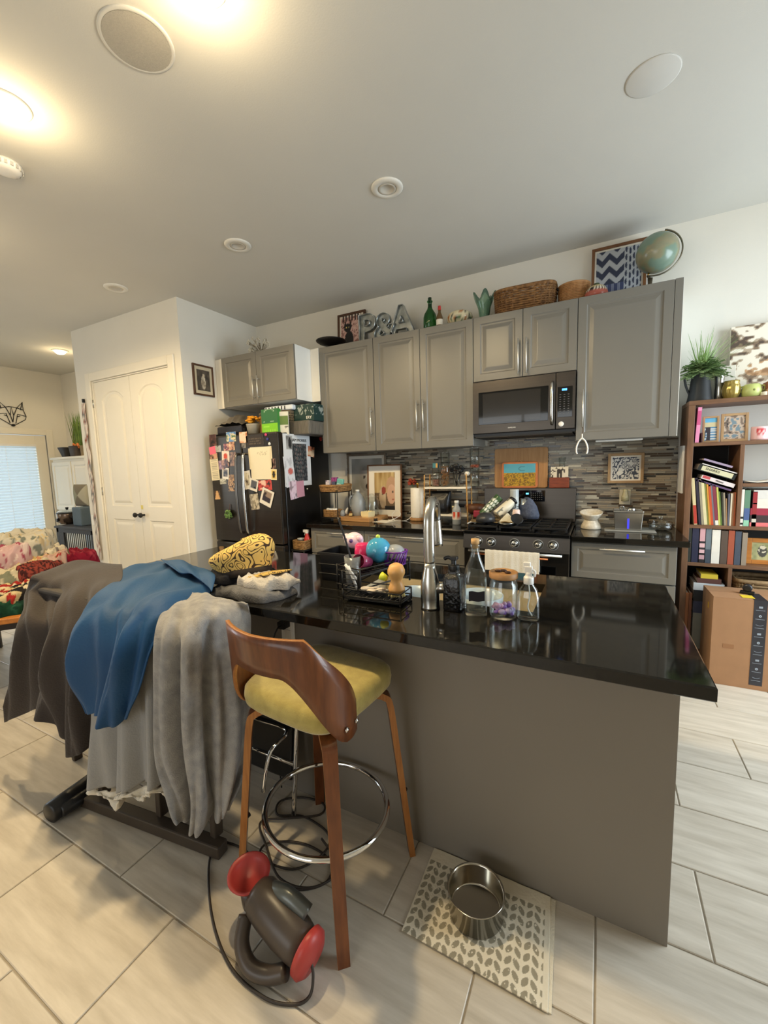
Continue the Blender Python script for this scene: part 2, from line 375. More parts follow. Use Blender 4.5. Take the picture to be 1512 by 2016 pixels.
window_frame('window_4', MB().box(XL - .06, XL + .02, -5.05, -4.98, .55, 2.45).box(XL - .06, XL + .02, -3.42, -3.35, .55, 2.45).box(XL - .06, XL + .02, -4.98, -3.42, .55, .62).box(XL - .06, XL + .02, -4.98, -3.42, 2.38, 2.45).box(XL - .04, XL, -4.23, -4.17, .62, 2.38))  # unseen window added so cool light reaches the left room
# baseboards
BBM = TRIMW
struct(MB().box(XP0 - .012, XP0, YP, 0, 0, .11).box(XP0 - .012, -4.2, YP - .012, YP, 0, .11).box(-2.68, XP + .012, YP - .012, YP, 0, .11).box(XP, XP + .012, YP, 0, 0, .11), 'baseboard_pantry', BBM, bevel=.003)
struct(MB().box(XL, XL + .012, YR, LY0 - .1, 0, .11).box(XL, XL + .012, LY1 + .1, 0, 0, .11), 'baseboard_left', BBM, bevel=.003)
struct(MB().box(XL + .012, XP0 - .012, -.012, 0, 0, .11).box(1.5, XRT, -.012, 0, 0, .11), 'baseboard_back', BBM, bevel=.003)
# pantry double door
dr = struct(MB().box(D0 - .09, D0, YP - .02, YP, 0, DZ + .09).box(D1, D1 + .09, YP - .02, YP, 0, DZ + .09).box(D0, D1, YP - .02, YP, DZ, DZ + .09)
            .box(D0, D0 + .015, YP, YP + .1, 0, DZ).box(D1 - .015, D1, YP, YP + .1, 0, DZ).box(D0 + .015, D1 - .015, YP, YP + .1, DZ - .015, DZ), 'door_1', TRIMW, bevel=.006)
def arch_loop(x0, x1, z0, z1, rise, inset, y, n=14):
    x0 += inset; x1 -= inset; z0 += inset; z1 -= inset; w = x1 - x0; pts = [(x0, y, z0), (x1, y, z0)]
    for k in range(n + 1):
        t = k / n; pts.append((x1 - w * t, y, z1 - rise * abs(2 * t - 1) ** 2.6 if rise else z1))
    return pts
def door_leaf(x0, x1, parent):
    mb = MB(); mb.box(x0, x1, YP + .03, YP + .055, .01, DZ - .018)
    def frame(zs):            # stiles and rails in front of the core
        pass
    pan = [(.20, .93, 0.), (1.08, 2.36, .085)]
    w = x1 - x0; i0, i1 = x0 + .13, x1 - .13
    yF = YP + .012
    # face with two sunken mouldings: strips between the openings
    mb.box(x0, i0, yF, YP + .03, .01, DZ - .018).box(i1, x1, yF, YP + .03, .01, DZ - .018)
    mb.box(i0, i1, yF, YP + .03, .01, .20).box(i0, i1, yF, YP + .03, .93, 1.08)
    L = arch_loop(i0, i1, 1.08, 2.36, .085, 0, yF)
    top = L[2:]; poly = [(p[0], p[2]) for p in top] + [(i0, DZ - .018), (i1, DZ - .018)]
    mb.prism(poly, yF, YP + .03, 'xz')
    for z0, z1, rise in pan:
        mb.loops([arch_loop(i0, i1, z0, z1, rise, 0, yF), arch_loop(i0, i1, z0, z1, rise, .012, yF + .010), arch_loop(i0, i1, z0, z1, rise, .035, yF + .012),
                  arch_loop(i0, i1, z0, z1, rise, .06, yF + .003), arch_loop(i0, i1, z0, z1, rise, .07, yF + .002)])
    return mb.build('door_leaf', TRIMW, parent)
XM = (D0 + D1) / 2
for a, b, kx in ((D0 + .018, XM - .002, XM - .05), (XM + .002, D1 - .018, XM + .05)):
    lf = door_leaf(a, b, dr)
    MB().lathe([(.012, -.0), (.010, .025), (.024, .034), (.028, .048), (.02, .06), (0, .064)], 16, (kx, YP + .012, .99), axis='y').build('door_knob', MATTEB, lf)
    hx = D0 + .004 if a < XM - .1 else D1 - .004
    for hz in (.25, 1.25, 2.25): MB().lathe([(.007, -.045), (.007, .045)], 8, (hx, YP - .004, hz)).build('hinge', STEEL, lf)
one(MB().box(-.018, .018, -.002, 0, -.022, .022), 'sticky_note', M('yellow note', (222, 206, 120), .8, var=.03), 'small yellow sticky note stuck above the knobs of the white pantry doors', 'note', (XM + .02, YP + .0115, 1.075))
# glazed door in the left wall, with its slatted blind
d2 = struct(MB().box(XL - .02, XL + .02, LY0 - .09, LY0, 0, LZ1 + .09).box(XL - .02, XL + .02, LY1, LY1 + .09, 0, LZ1 + .09).box(XL - .02, XL + .02, LY0, LY1, LZ1, LZ1 + .09), 'door_2', TRIMW, bevel=.006)
MB().box(XL - .05, XL - .005, LY0 + .01, LY0 + .15, .01, LZ1 - .01).box(XL - .05, XL - .005, LY1 - .15, LY1 - .01, .01, LZ1 - .01).box(XL - .05, XL - .005, LY0 + .15, LY1 - .15, .01, .28).box(XL - .05, XL - .005, LY0 + .15, LY1 - .15, LZ1 - .17, LZ1 - .01).build('door_frame', TRIMW, d2, bevel=.004)
MB().box(XL - .034, XL - .028, LY0 + .15, LY1 - .15, .28, LZ1 - .17).build('door_pane', GLASS, d2)
BLIND = M('blind slat', (226, 238, 244), .5, trans=0, var=0); BLIND.node_tree.nodes['Principled BSDF'].inputs['Subsurface Weight'].default_value = .0
_n = BLIND.node_tree; _t = _n.nodes.new('ShaderNodeBsdfTranslucent'); _t.inputs[0].default_value = (.88, .95, 1, 1); _mx = _n.nodes.new('ShaderNodeMixShader'); _mx.inputs[0].default_value = .4
_n.links.new(_n.nodes['Principled BSDF'].outputs[0], _mx.inputs[1]); _n.links.new(_t.outputs[0], _mx.inputs[2]); _n.links.new(_mx.outputs[0], _n.nodes['Material Output'].inputs[0])
slat = None
for k in range(38):
    z = LZ1 - .20 - k * .044
    if slat is None:
        slat = MB().bar((0, LY0 + .16, 0), (0, LY1 - .16, 0), .034, .002, up=(.70, 0, .71)).build('blind_slat', BLIND, d2); q = slat
    else: q = slat.copy(); COL.objects.link(q)
    q.location = (XL + .012, 0, z)
MB().box(XL - .003, XL + .03, LY0 + .155, LY1 - .155, LZ1 - .185, LZ1 - .15).build('blind_rail', WPLAST, d2, bevel=.003)
cords = MB()
for yy in (LY0 + .3, (LY0 + LY1) / 2, LY1 - .3): cords.tube([(XL + .032, yy, LZ1 - .17), (XL + .032, yy, .4)], .0018, 6)
cords.build('blind_cord', WPLAST, d2)
# small window in the back wall of the far corner
w3 = struct(MB().box(-5.98, -5.92, -.03, .0, 1.74, 2.42).box(-5.3, -5.24, -.03, .0, 1.74, 2.42).box(-5.92, -5.3, -.03, .0, 1.74, 1.8).box(-5.92, -5.3, -.03, .0, 2.36, 2.42), 'window_3', TRIMW, bevel=.003)
MB().box(-5.92, -5.3, -.004, -.001, 1.8, 2.36).build('window_pane', M('bright pane', (210, 232, 248), .2, var=0, emit=1.1), w3)
sl3 = None
for k in range(17):
    if sl3 is None: sl3 = MB().bar((-5.91, 0, 0), (-5.31, 0, 0), .028, .002, up=(0, -.5, .86)).build('window_slat', BLIND, w3); q = sl3
    else: q = sl3.copy(); COL.objects.link(q)
    q.location = (0, -.018, 1.815 + k * .033)
# ------------------------------------------------------------------ ceiling fittings
CFIT = M('ceiling fitting', (222, 219, 210), .55, var=.01)
def downlight(x, y, label, lit=False, r=.095):
    t = T('ceiling_light', label, 'ceiling light', (x, y, HC), group=None)
    MB().lathe([(r, 0), (r, -.004), (r * .93, -.010), (r * .62, -.012), (r * .58, -.006)], 32, cap=False).build('trim_ring', CFIT, t)
    if lit:
        MB().lathe([(r * .66, -.010), (r * .62, -.026), (r * .4, -.044), (0, -.052)], 24).build('diffuser', SKYP, t)
        l = bpy.data.lights.new('bulb', 'SPOT'); l.energy = lit; l.color = WARM; l.shadow_soft_size = .045; l.spot_size = R(168); l.spot_blend = .35
        o = bpy.data.objects.new('bulb', l); COL.objects.link(o); o.parent = t; o.location = (0, 0, -.058)
        l = bpy.data.lights.new('glow', 'POINT'); l.energy = lit * .06; l.color = WARM; l.shadow_soft_size = .05  # extra point lamp added to put a halo on the ceiling
        o = bpy.data.objects.new('glow', l); COL.objects.link(o); o.parent = t; o.location = (0, 0, -.15)
    else:
        MB().lathe([(r * .58, -.006), (r * .54, -.0115), (r * .40, -.010), (r * .38, -.003), (0, -.002)], 32, cap=False).build('lamp_lens', M('unlit lens', (196, 190, 178), .5, var=.02), t)
downlight(-.133, -1.395, 'white round ceiling light, unlit, above the kitchen aisle nearest the right')
downlight(-1.376, -1.389, 'white round ceiling light, unlit, middle one of the aisle row')
downlight(-2.838, -1.432, 'white round ceiling light, unlit, in front of the pantry doors')
downlight(-1.352, -2.753, 'lit ceiling light glowing warm at the left edge of the ceiling', 105)
downlight(-.20, -2.66, 'lit ceiling light over the bar stool, just above the view', 110)
downlight(-2.84, -2.75, 'unseen lit ceiling light added left of the view, over the laundry table', 110)  # unseen lamp added to this row to brighten the pantry doors
downlight(-5.379, -.711, 'lit ceiling light in the far corner beyond the pantry', 38)
t = T('ceiling_speaker', 'large round flush ceiling speaker with fine grey grille', 'speaker', (-.578, -2.634, HC))
MB().lathe([(.130, 0), (.130, -.004), (.126, -.006), (.118, -.007), (.116, -.005)], 40, cap=False).build('trim_ring', CEIL, t)
MB().lathe([(.117, -.007), (.06, -.0095), (0, -.010)], 40, cap=False).build('grille', M('speaker grille', (176, 171, 160), .8, var=.06, vs=160, bump=.5, bs=400), t)
t = T('ceiling_speaker', 'faint round white speaker flush in the ceiling above the right upper cabinet', 'speaker', (1.201, -1.454, HC))
MB().lathe([(.105, 0), (.105, -.003), (.10, -.005), (.0, -.0055)], 36).build('grille', M('white grille', (203, 201, 195), .85, var=.02), t)
t = T('smoke_detector', 'white smoke detector with vented rim at the left ceiling edge', 'smoke detector', (-1.80, -2.59, HC))
MB().lathe([(.07, 0), (.07, -.018), (.06, -.035), (.035, -.042), (0, -.043)], 28).build('body', WPLAST, t)
v = MB()
for k in range(18):
    a = 2 * PI * k / 18; v.box(.069, .073, -.006, .006, -.030, -.012)
    v.v[-8:] = [Matrix.Rotation(a, 3, 'Z') @ p for p in v.v[-8:]]
v.build('vent_ribs', M('vent grey', (190, 188, 182), .6, var=0), t)
# ------------------------------------------------------------------ mosaic backsplash, strips of glass and stone
MOS = [M('mosaic taupe', (150, 136, 116), .3, var=.08), M('mosaic brown', (78, 62, 49), .18, var=.1), M('mosaic grey', (142, 136, 124), .35, var=.08), M('mosaic pale', (184, 178, 162), .4, var=.08), M('mosaic dark', (50, 46, 43), .15, var=.1), M('mosaic slate', (118, 109, 97), .3, var=.08)]
bed = MB().box(-1.385, 1.55, -.006, 0, BC, 1.60).build('mosaic_grout', M('mosaic grout', (172, 166, 150), .9, var=.05), wb)
random.seed(4); strips = []; z = BC + .002; row = 0; ztop = 1.66
while z < ztop:
    h = .0155; x = -1.385 - random.random() * .1
    while x < 1.55:
        l = random.choice((.05, .075, .10, .10, .15)); a, b = max(x, -1.385), min(x + l - .0025, 1.55)
        if b - a > .008 and (z + h < 1.60 or .1 < a < .87): strips.append((a, b, z, z + h - .0022, random.choice((0, 0, 1, 2, 2, 3, 4, 5, 5))))
        x += l
    z += h; row += 1
big = sorted([s for s in strips if s[2] > 1.0], key=lambda s: -(s[1] - s[0]) * (1.6 + s[0] * .3))[:290]
bigset = set(big); small = MB(); mcache = {}
for s in strips:
    y0 = -.0085 - hsh(s[0] * 10, s[2] * 10) * .002
    if s in bigset:
        key = (round(s[1] - s[0], 4), s[4])
        if key not in mcache:
            o = MB().box(0, s[1] - s[0], -.0095, -.004, 0, .0133).build('mosaic_tile', MOS[s[4]], wb); mcache[key] = o.data
        else: o = bpy.data.objects.new('mosaic_tile', mcache[key]); COL.objects.link(o); o.parent = wb
        o.location = (s[0], 0, s[2])
    else: small.box(s[0], s[1], y0, -.004, s[2], s[3], s[4])
small.build('mosaic_tiles', MOS, wb, kind='stuff')
# ------------------------------------------------------------------ kitchen cabinets
FD = -.394                                  # upper door fronts
UT, UB, UM = 2.597, 1.588, 2.096
PROF = [(.0, 0), (.055, 0), (.062, .007), (.074, .007), (.100, .0005), (.106, 0)]
def panel_front(x0, x1, z0, z1, y, mat, parent, name='door', th=.02, k=1.):
    mb = MB(); g = .0018; x0 += g; x1 -= g; z0 += g; z1 -= g
    def L(i, d): return [(x0 + i, y + d, z0 + i), (x1 - i, y + d, z0 + i), (x1 - i, y + d, z1 - i), (x0 + i, y + d, z1 - i)]
    mb.loops([L(0, th), L(0, .002), L(.002, 0)] + [L(i * k, d) for i, d in PROF[1:]], cap0=True)
    return mb.build(name, mat, parent)
def bar_handle(a, b, y, parent, d=.032, r=.0055):
    a = Vector(a); b = Vector(b); mb = MB(); t = (b - a).normalized()
    mb.tube([(a.x, y - d, a.z), (b.x, y - d, b.z)], r, 10)
    for p in (a + t * .03, b - t * .03): mb.tube([(p.x, y - d, p.z), (p.x, y, p.z)], r * .8, 8)
    return mb.build('handle', HANDLE, parent)
def upper(x0, x1, z0, z1, doors, label, handles, yf=FD, mat=CAB, side=CAB):
    t = T('wall_cabinet', label, 'cabinet', ((x0 + x1) / 2, 0, z0)); cx = (x0 + x1) / 2
    MB().box(x0 - cx, x1 - cx, yf + .021, -.001, 0, z1 - z0).build('body', side, t)
    for (a, b), hx in zip(doors, handles):
        d = panel_front(a - cx, b - cx, 0, z1 - z0, yf, mat, t)
        if hx is not None: bar_handle((hx[0] - cx, 0, hx[1] - z0), (hx[0] - cx, 0, hx[2] - z0), yf, d)
    return t
XA, XAB, XBM, XB, XBR, XMM = -1.409, -.812, -.357, .106, .868, .49
upper(XA, XAB, UB, UT, [(XA, XAB)], 'grey single door upper cabinet at the left end, under the black cat picture', [(XAB - .03, 1.72, 1.98)])
upper(XAB + .001, XB, UB, UT, [(XAB + .001, XBM), (XBM, XB)], 'grey two door upper cabinet left of the microwave, under the metal letters', [(XBM - .03, 1.74, 2.0), (XBM + .03, 1.74, 2.0)])
upper(XB + .001, XBR, UM, UT, [(XB + .001, XMM), (XMM, XBR)], 'short grey two door upper cabinet directly over the microwave', [(XMM - .03, 2.115, 2.375), (XMM + .03, 2.115, 2.375)])
t = upper(XBR + .001, 1.44, UB, UT, [(XBR + .001, 1.44)], 'wide grey single door upper cabinet at the right end, under the globe', [(.915, 1.68, 1.95)])
MB().box(.001 + 1.44 - (XBR + .001 + 1.44) / 2, 1.485 - (XBR + .001 + 1.44) / 2, FD, -.001, 0, UT - UB).build('filler', CAB, t, bevel=.001)
MB().box(1.485 - (XBR + .001 + 1.44) / 2, 1.488 - (XBR + .001 + 1.44) / 2, FD + .001, -.001, 0, UT - UB).build('side_edge', WHITE, t)  # white strip paints the lit line along the cabinet edge
MB().box(1.0 - (XBR + .001 + 1.44) / 2, 1.3 - (XBR + .001 + 1.44) / 2, -.30, -.2, -.012, 0).build('light_strip', WPLAST, t, bevel=.003)
tf = upper(-2.46, -1.508, UM, UT, [(-2.46, -1.985), (-1.985, -1.508)], 'grey two door cabinet over the fridge with white sides', [(-2.015, 2.13, 2.36), (-1.955, 2.13, 2.36)], yf=-.65, side=WHITE)
struct(MB().box(-1.5065, -1.411, -.40, -.39, UM, UT), 'trim_1', WALL)
struct(MB().box(-2.567, -2.4625, -.63, -.62, UM, UT), 'trim_2', WALL)
# base cabinets
BF, BT = -.665, .885                         # fronts and carcass top
def base(x0, x1, label, splits, handle, xs=None):
    t = T('base_cabinet', label, 'cabinet', ((x0 + x1) / 2, 0, 0)); cx = (x0 + x1) / 2
    MB().box(x0 - cx, x1 - cx, BF + .021, -.003, .10, BT).build('body', CAB, t)
    MB().box(x0 - cx, x1 - cx, BF + .07, -.02, 0, .10).build('plinth', CAB, t)
    for i, (z0, z1) in enumerate(splits):
        for (a, b) in ((x0, x1),) if not xs or i == 0 else xs:
            d = panel_front(a - cx, b - cx, z0, z1, BF, CAB, t, 'drawer_front', k=.75)
            if i == 0 or not xs: bar_handle((cx * 0 - handle / 2, 0, z1 - .035), (handle / 2, 0, z1 - .035), BF, d)
    return t
base(-1.40, -.812, 'grey base cabinet with a drawer next to the fridge', [(.64, .88), (.105, .635)], .17)
base(-.811, .104, 'wide grey base cabinet with a drawer left of the stove', [(.64, .88), (.105, .635)], .26, xs=((-.811, -.354), (-.354, .104)))
base(.870, 1.485, 'grey base cabinet with a deep top drawer right of the stove', [(.63, .88), (.345, .625), (.105, .34)], .26)
GRAN = M('black granite', (13, 13, 12), .06, rgb2=(30, 28, 24), vs=90, spec=.6)
def slab(x0, x1, y0, y1, z0, z1, name, label):
    return one(MB().box(x0, x1, y0, y1, z0, z1), name, GRAN, label, 'countertop', bevel=.004)
slab(-1.425, .103, -.70, -.011, .886, BC, 'countertop', 'polished black counter slab between fridge and stove')
slab(.871, 1.545, -.70, -.011, .886, BC, 'countertop', 'polished black counter slab right of the stove')
# ------------------------------------------------------------------ microwave
t = T('microwave', 'black stainless over-the-range microwave with curved steel handle', 'microwave', (XB, 0, 1.66))
MW = XBR - XB
MB().box(.002, MW - .002, -.375, -.002, 0, UM - 1.662).build('body', BLACK, t)
dw = MB().box(.003, .625, -.42, -.376, .02, .43).build('door', BSTEEL, t, bevel=.004)
MB().box(.05, .575, -.4225, -.4195, .09, .345).build('window', BLACKG, dw, bevel=.002)
MB().box(.085, .52, -.4240, -.4222, .105, .33).build('mesh_screen', M('door mesh', (34, 31, 28), .12, var=0, coat=.5), dw)
cp = MB().box(.628, MW - .003, -.42, -.376, .02, .43).build('control_panel', BSTEEL, t, bevel=.004)
MB().box(.638, MW - .022, -.4222, -.4195, .105, .325).build('keypad', BLACKG, cp, bevel=.002)
kb = MB()
for r_ in range(9):
    for c_ in range(3): kb.box(.652 + c_ * .028, .662 + c_ * .028, -.4232, -.4220, .13 + r_ * .017, .134 + r_ * .017)
kb.build('key_marks', M('key grey', (110, 110, 112), .5, var=0), cp)
MB().box(.668, .702, -.4235, -.4220, .296, .311).build('clock_display', M('blue display', (70, 140, 255), .4, var=0, emit=2.5), cp)
hp = path([(.602, -.425, .365), (.602, -.462, .33), (.602, -.472, .21), (.602, -.462, .10), (.602, -.425, .06)], 20)
MB().tube(hp, .011, 10).build('handle', STEEL, dw)
text('SAMSUNG', .013, LABELW, dw, XF((.31, -.4215, .055), *FRONT))
MB().box(.02, MW - .02, -.40, -.05, -.012, -.001).build('vent_grille', MATTEB, t)
one(MB().lathe([(0, 0), (.0185, 0), (.0185, .003), (.016, .005), (0, .005)], 24, axis='y'), 'magnet_disc', WPLAST, 'round white magnet disc on the lower right of the microwave', 'magnet', (.772, -.4205, 1.716))
# ------------------------------------------------------------------ range
t = T('stove', 'black stainless gas range with five knobs and raised control back', 'stove', (XB, 0, 0)); RW = MW
MB().box(.003, RW - .003, -.655, -.012, .03, .905).build('body', BLACK, t)
MB().box(.003, RW - .003, -.715, -.02, .906, .937).build('cooktop', M('black cooktop', (12, 12, 13), .18, var=.05), t, bevel=.006)
cpn = MB().add([(.003, -.70, .905), (RW - .003, -.70, .905), (RW - .003, -.72, .80), (.003, -.72, .80), (.003, -.656, .905), (RW - .003, -.656, .905), (RW - .003, -.656, .80), (.003, -.656, .80)],
               [(0, 3, 2, 1), (4, 5, 6, 7), (0, 1, 5, 4), (3, 7, 6, 2), (0, 4, 7, 3), (1, 2, 6, 5)]).build('knob_panel', BSTEEL, t)
for kx in (.118, .218, .388, .552, .650):
    k = MB().lathe([(.028, 0), (.028, .010), (.022, .013), (.020, .036), (.017, .040), (0, .040)], 24, axis='y', c=(kx, -.710, .855)).build('knob', STEEL, cpn)
    MB().lathe([(.036, -.004), (.037, .004), (.032, .007), (.031, .0045)], 28, cap=False, axis='y', c=(kx, -.711, .855)).build('knob_guard', M('clear knob cover', (220, 222, 220), .1, trans=.7, var=0), cpn)
od = MB().box(.006, RW - .006, -.70, -.657, .20, .795).build('oven_door', BSTEEL, t, bevel=.004)
MB().box(.09, RW - .09, -.7025, -.699, .36, .70).build('oven_window', BLACKG, od, bevel=.002)
oh = MB().tube([(.05, -.735, .785), (RW - .05, -.735, .785)], .011, 12)
for x in (.07, RW - .07): oh.tube([(x, -.735, .785), (x, -.70, .785)], .009, 8)
oh.build('oven_handle', STEEL, od)
MB().box(.006, RW - .006, -.695, -.657, .04, .19).build('drawer', BSTEEL, t, bevel=.004)
MB().add([(.003, -.012, .938), (RW - .003, -.012, .938), (RW - .003, -.075, .938), (.003, -.075, .938), (.003, -.012, 1.22), (RW - .003, -.012, 1.22), (RW - .003, -.05, 1.22), (.003, -.05, 1.22)],
         [(0, 1, 2, 3), (7, 6, 5, 4), (0, 4, 5, 1), (3, 2, 6, 7), (0, 3, 7, 4), (1, 5, 6, 2)]).build('back_panel', BSTEEL, t, bevel=.004)
bp_ = MB().box(.30, .52, -.063, -.0555, 1.105, 1.20).build('control_screen', BLACKG, t, bevel=.001)
MB().box(.365, .388, -.0642, -.0632, 1.165, 1.178).build('clock_display', M('cyan display', (90, 190, 255), .4, var=0, emit=2.5), bp_)
kb = MB()
for r_ in range(4):
    for c_ in range(6): kb.box(.405 + c_ * .017, .413 + c_ * .017, -.0640, -.0632, 1.12 + r_ * .018, 1.125 + r_ * .018)
kb.build('key_marks', M('key grey two', (96, 96, 98), .5, var=0), bp_)
IRON = M('cast iron grate', (20, 20, 21), .45, var=.1)
for (a, b) in ((.03, .25), (.27, .49), (.51, .73)):
    g = MB()
    for x in (a, (a + b) / 2, b): g.box(x - .006, x + .006, -.66, -.13, .955, .972)
    for y in (-.66, -.53, -.395, -.26, -.13): g.box(a, b, y - .006, y + .006, .955, .972)
    for x in (a, b):
        for y in (-.655, -.135): g.box(x - .008, x + .008, y - .008, y + .008, .938, .956)
    g.build('grate', IRON, t, bevel=.002)
for x in (.14, .62):
    for y in (-.53, -.26): MB().lathe([(.05, .938), (.05, .946), (.035, .952), (0, .953)], 24, (x, y, 0)).build('burner', MATTEB, t)
# ------------------------------------------------------------------ fridge
FX0, FX1, FY = -2.488, -1.585, -.85
t = T('refrigerator', 'black stainless french door refrigerator covered in photos and papers', 'refrigerator', (FX0, 0, 0)); FW = FX1 - FX0
MB().box(0, FW, -.775, -.06, .03, 1.765).build('body', M('fridge side', (20, 19, 19), .3, var=.1, vs=4), t, bevel=.006)
MB().box(.02, FW - .02, -.70, -.10, 0, .03).build('base', MATTEB, t)
FM = FW / 2
for nm, a, b in (('left', 0, FM - .003), ('right', FM + .003, FW)):
    d = MB().box(a, b, FY, -.778, .735, 1.79).build('door', BSTEEL, t, bevel=.014, seg=3)
    s_ = -1 if nm == 'left' else 1; hx = FM + s_ * .045
    MB().tube(path([(hx, FY, 1.60), (hx, FY - .04, 1.575), (hx + s_ * .004, FY - .055, 1.35), (hx + s_ * .004, FY - .06, 1.2), (hx + s_ * .004, FY - .055, 1.05), (hx, FY - .04, .86), (hx, FY, .835)], 26), .012, 10).build('door_handle', STEEL if nm == 'right' else M('dark steel', (120, 116, 112), .3, 1.), d)  # left handle is the same steel with shade put into its colour
dz = MB().box(0, FW, FY, -.778, .06, .725).build('freezer_drawer', BSTEEL, t, bevel=.014, seg=3)
MB().tube(path([(.10, FY, .64), (.13, FY - .05, .64), (FM, FY - .058, .64), (FW - .13, FY - .05, .64), (FW - .10, FY, .64)], 24), .012, 10).build('drawer_handle', STEEL, dz)
MB().box(.0, .10, -.74, -.64, 1.766, 1.785).box(FW - .10, FW, -.74, -.64, 1.766, 1.785).build('hinge_cover', MATTEB, t, bevel=.003)
# ------------------------------------------------------------------ island
IX0, IX1, IY0, IY1 = -1.34, 1.297, -2.649, -1.765
PX, PY = 1.255, -2.471
SX0, SX1, SY0, SY1 = .06, .843, -2.30, -1.93
t = T('kitchen_island', 'long kitchen island with plain grey painted panels', 'island', (0, 0, 0))
B0 = CT - .038
MB().box(IX0 + .04, PX, PY, PY + .018, 0, B0).build('front_panel', PANEL, t, bevel=.001)
MB().box(PX - .018, PX, PY + .0185, IY1 - .03, 0, B0).build('end_panel', PANEL, t, bevel=.001)
MB().box(IX0 + .04, IX0 + .058, PY + .0185, IY1 - .03, 0, B0).build('end_panel', PANEL, t, bevel=.001)
MB().box(IX0 + .06, PX - .02, IY1 + .02 - .05, IY1 - .03, .1, B0).build('back_panel', CAB, t)
MB().box(IX0 + .1, PX - .06, IY1 - .12, IY1 - .1, 0, .1).build('plinth', CAB, t)
ic = T('countertop', 'long polished black granite island counter with a sink cut-out', 'countertop', (0, 0, 0))
mb = MB()
def ring(z, g=0):
    o = [(IX0 + g, IY0 + g, z), (IX1 - g, IY0 + g, z), (IX1 - g, IY1 - g, z), (IX0 + g, IY1 - g, z)]
    i = [(SX0, SY0, z), (SX1, SY0, z), (SX1, SY1, z), (SX0, SY1, z)]
    return o, i
E_ = .004
o0, i0 = ring(B0 + .0005, E_); o1, _ = ring(B0 + E_); o2, _ = ring(CT - E_); o3, i3 = ring(CT, E_)
mb.loops([o0, o1, o2, o3, i3, i0, o0], cap1=False)
mb.build('slab', GRAN, ic)
ic.location = (0, 0, 0)
sk = T('sink', 'cream composite undermount sink in the island', 'sink', (0, 0, 0))
m = MB(); w_ = .012
def sl(x0, x1, y0, y1, z): return [(x0, y0, z), (x1, y0, z), (x1, y1, z), (x0, y1, z)]
zt = B0 - .0005; zb = zt - .20
m.loops([sl(SX0 - .03, SX1 + .03, SY0 - .03, SY1 + .03, zb - w_), sl(SX0 - .03, SX1 + .03, SY0 - .03, SY1 + .03, zt), sl(SX0 - .002, SX1 + .002, SY0 - .002, SY1 + .002, zt),
         sl(SX0 + .012, SX1 - .012, SY0 + .012, SY1 - .012, zb + .02), sl(SX0 + .03, SX1 - .03, SY0 + .03, SY1 - .03, zb)], cap0=True)
m.build('basin', CREAMC, sk)
MB().lathe([(.045, zb + .001), (.045, zb + .004), (.03, zb + .003), (0, zb + .002)], 24, ((SX0 + SX1) / 2, (SY0 + SY1) / 2, 0)).build('drain', STEEL, sk)
# power outlet on the island front
t = T('power_outlet', 'white wall outlet with a black plug on the island front', 'outlet', (-.135, PY - .001, .765))
MB().box(-.036, .036, -.006, 0, -.058, .058).build('cover_plate', WPLAST, t, bevel=.002)
MB().box(-.016, .016, -.009, -.006, .008, .045).box(-.016, .016, -.009, -.006, -.045, -.008).build('socket', M('socket face', (222, 219, 212), .4, var=0), t, bevel=.002)
one(MB().box(-.017, .017, -.04, 0, -.014, .014).tube(path([(0, -.04, 0), (0, -.06, -.005), (-.02, -.065, -.06), (-.05, -.03, -.2), (-.08, -.02, -.45), (-.05, -.04, -.757)], 24), .0035, 8), 'power_plug', PLASTB, 'black power plug with cord in the island outlet', 'plug', (-.135, PY - .0105, .79))
# ------------------------------------------------------------------ on top of the upper cabinets (z = UT)
def frame_thing(name, label, cat, x0, x1, z0, z1, y, fw, depth, fmat, fn, lean=0., mat_w=0., matcol=(236, 230, 218), nx=28, ny=34, glass=None):
    """picture frame seen from the front; base at z0, leaning back by lean radians"""
    w, h = x1 - x0, z1 - z0
    t = T(name, label, cat, ((x0 + x1) / 2, y, z0)); X = Matrix.Rotation(-lean, 4, 'X'); q = MB(X)
    a = w / 2
    q.box(-a, -a + fw, -depth, 0, 0, h).box(a - fw, a, -depth, 0, 0, h).box(-a + fw, a - fw, -depth, 0, 0, fw).box(-a + fw, a - fw, -depth, 0, h - fw, h)
    q.build('frame', fmat, t, bevel=.0015)
    MB(X).box(-a + fw * .6, a - fw * .6, -depth * .5, -depth * .3, fw * .6, h - fw * .6).build('mount', M('mount', matcol, .8, var=.01), t)
    g = fw + mat_w
    picture('picture', X @ Vector((-a + g, -depth * .52, g)), X.to_3x3() @ Vector((w - 2 * g, 0, 0)), X.to_3x3() @ Vector((0, 0, h - 2 * g)), fn, t, nx, ny, glass)
    return t
DKWOOD = M('dark frame wood', (92, 62, 42), .45, rgb2=(66, 42, 28), vs=8)
MIDWOOD = M('brown frame wood', (128, 88, 56), .45, rgb2=(104, 68, 40), vs=8)
LTWOOD = M('tan frame wood', (176, 144, 104), .5, rgb2=(150, 118, 80), vs=8)
GREYWOOD = M('grey frame wood', (120, 108, 92), .5, rgb2=(96, 84, 70), vs=8)
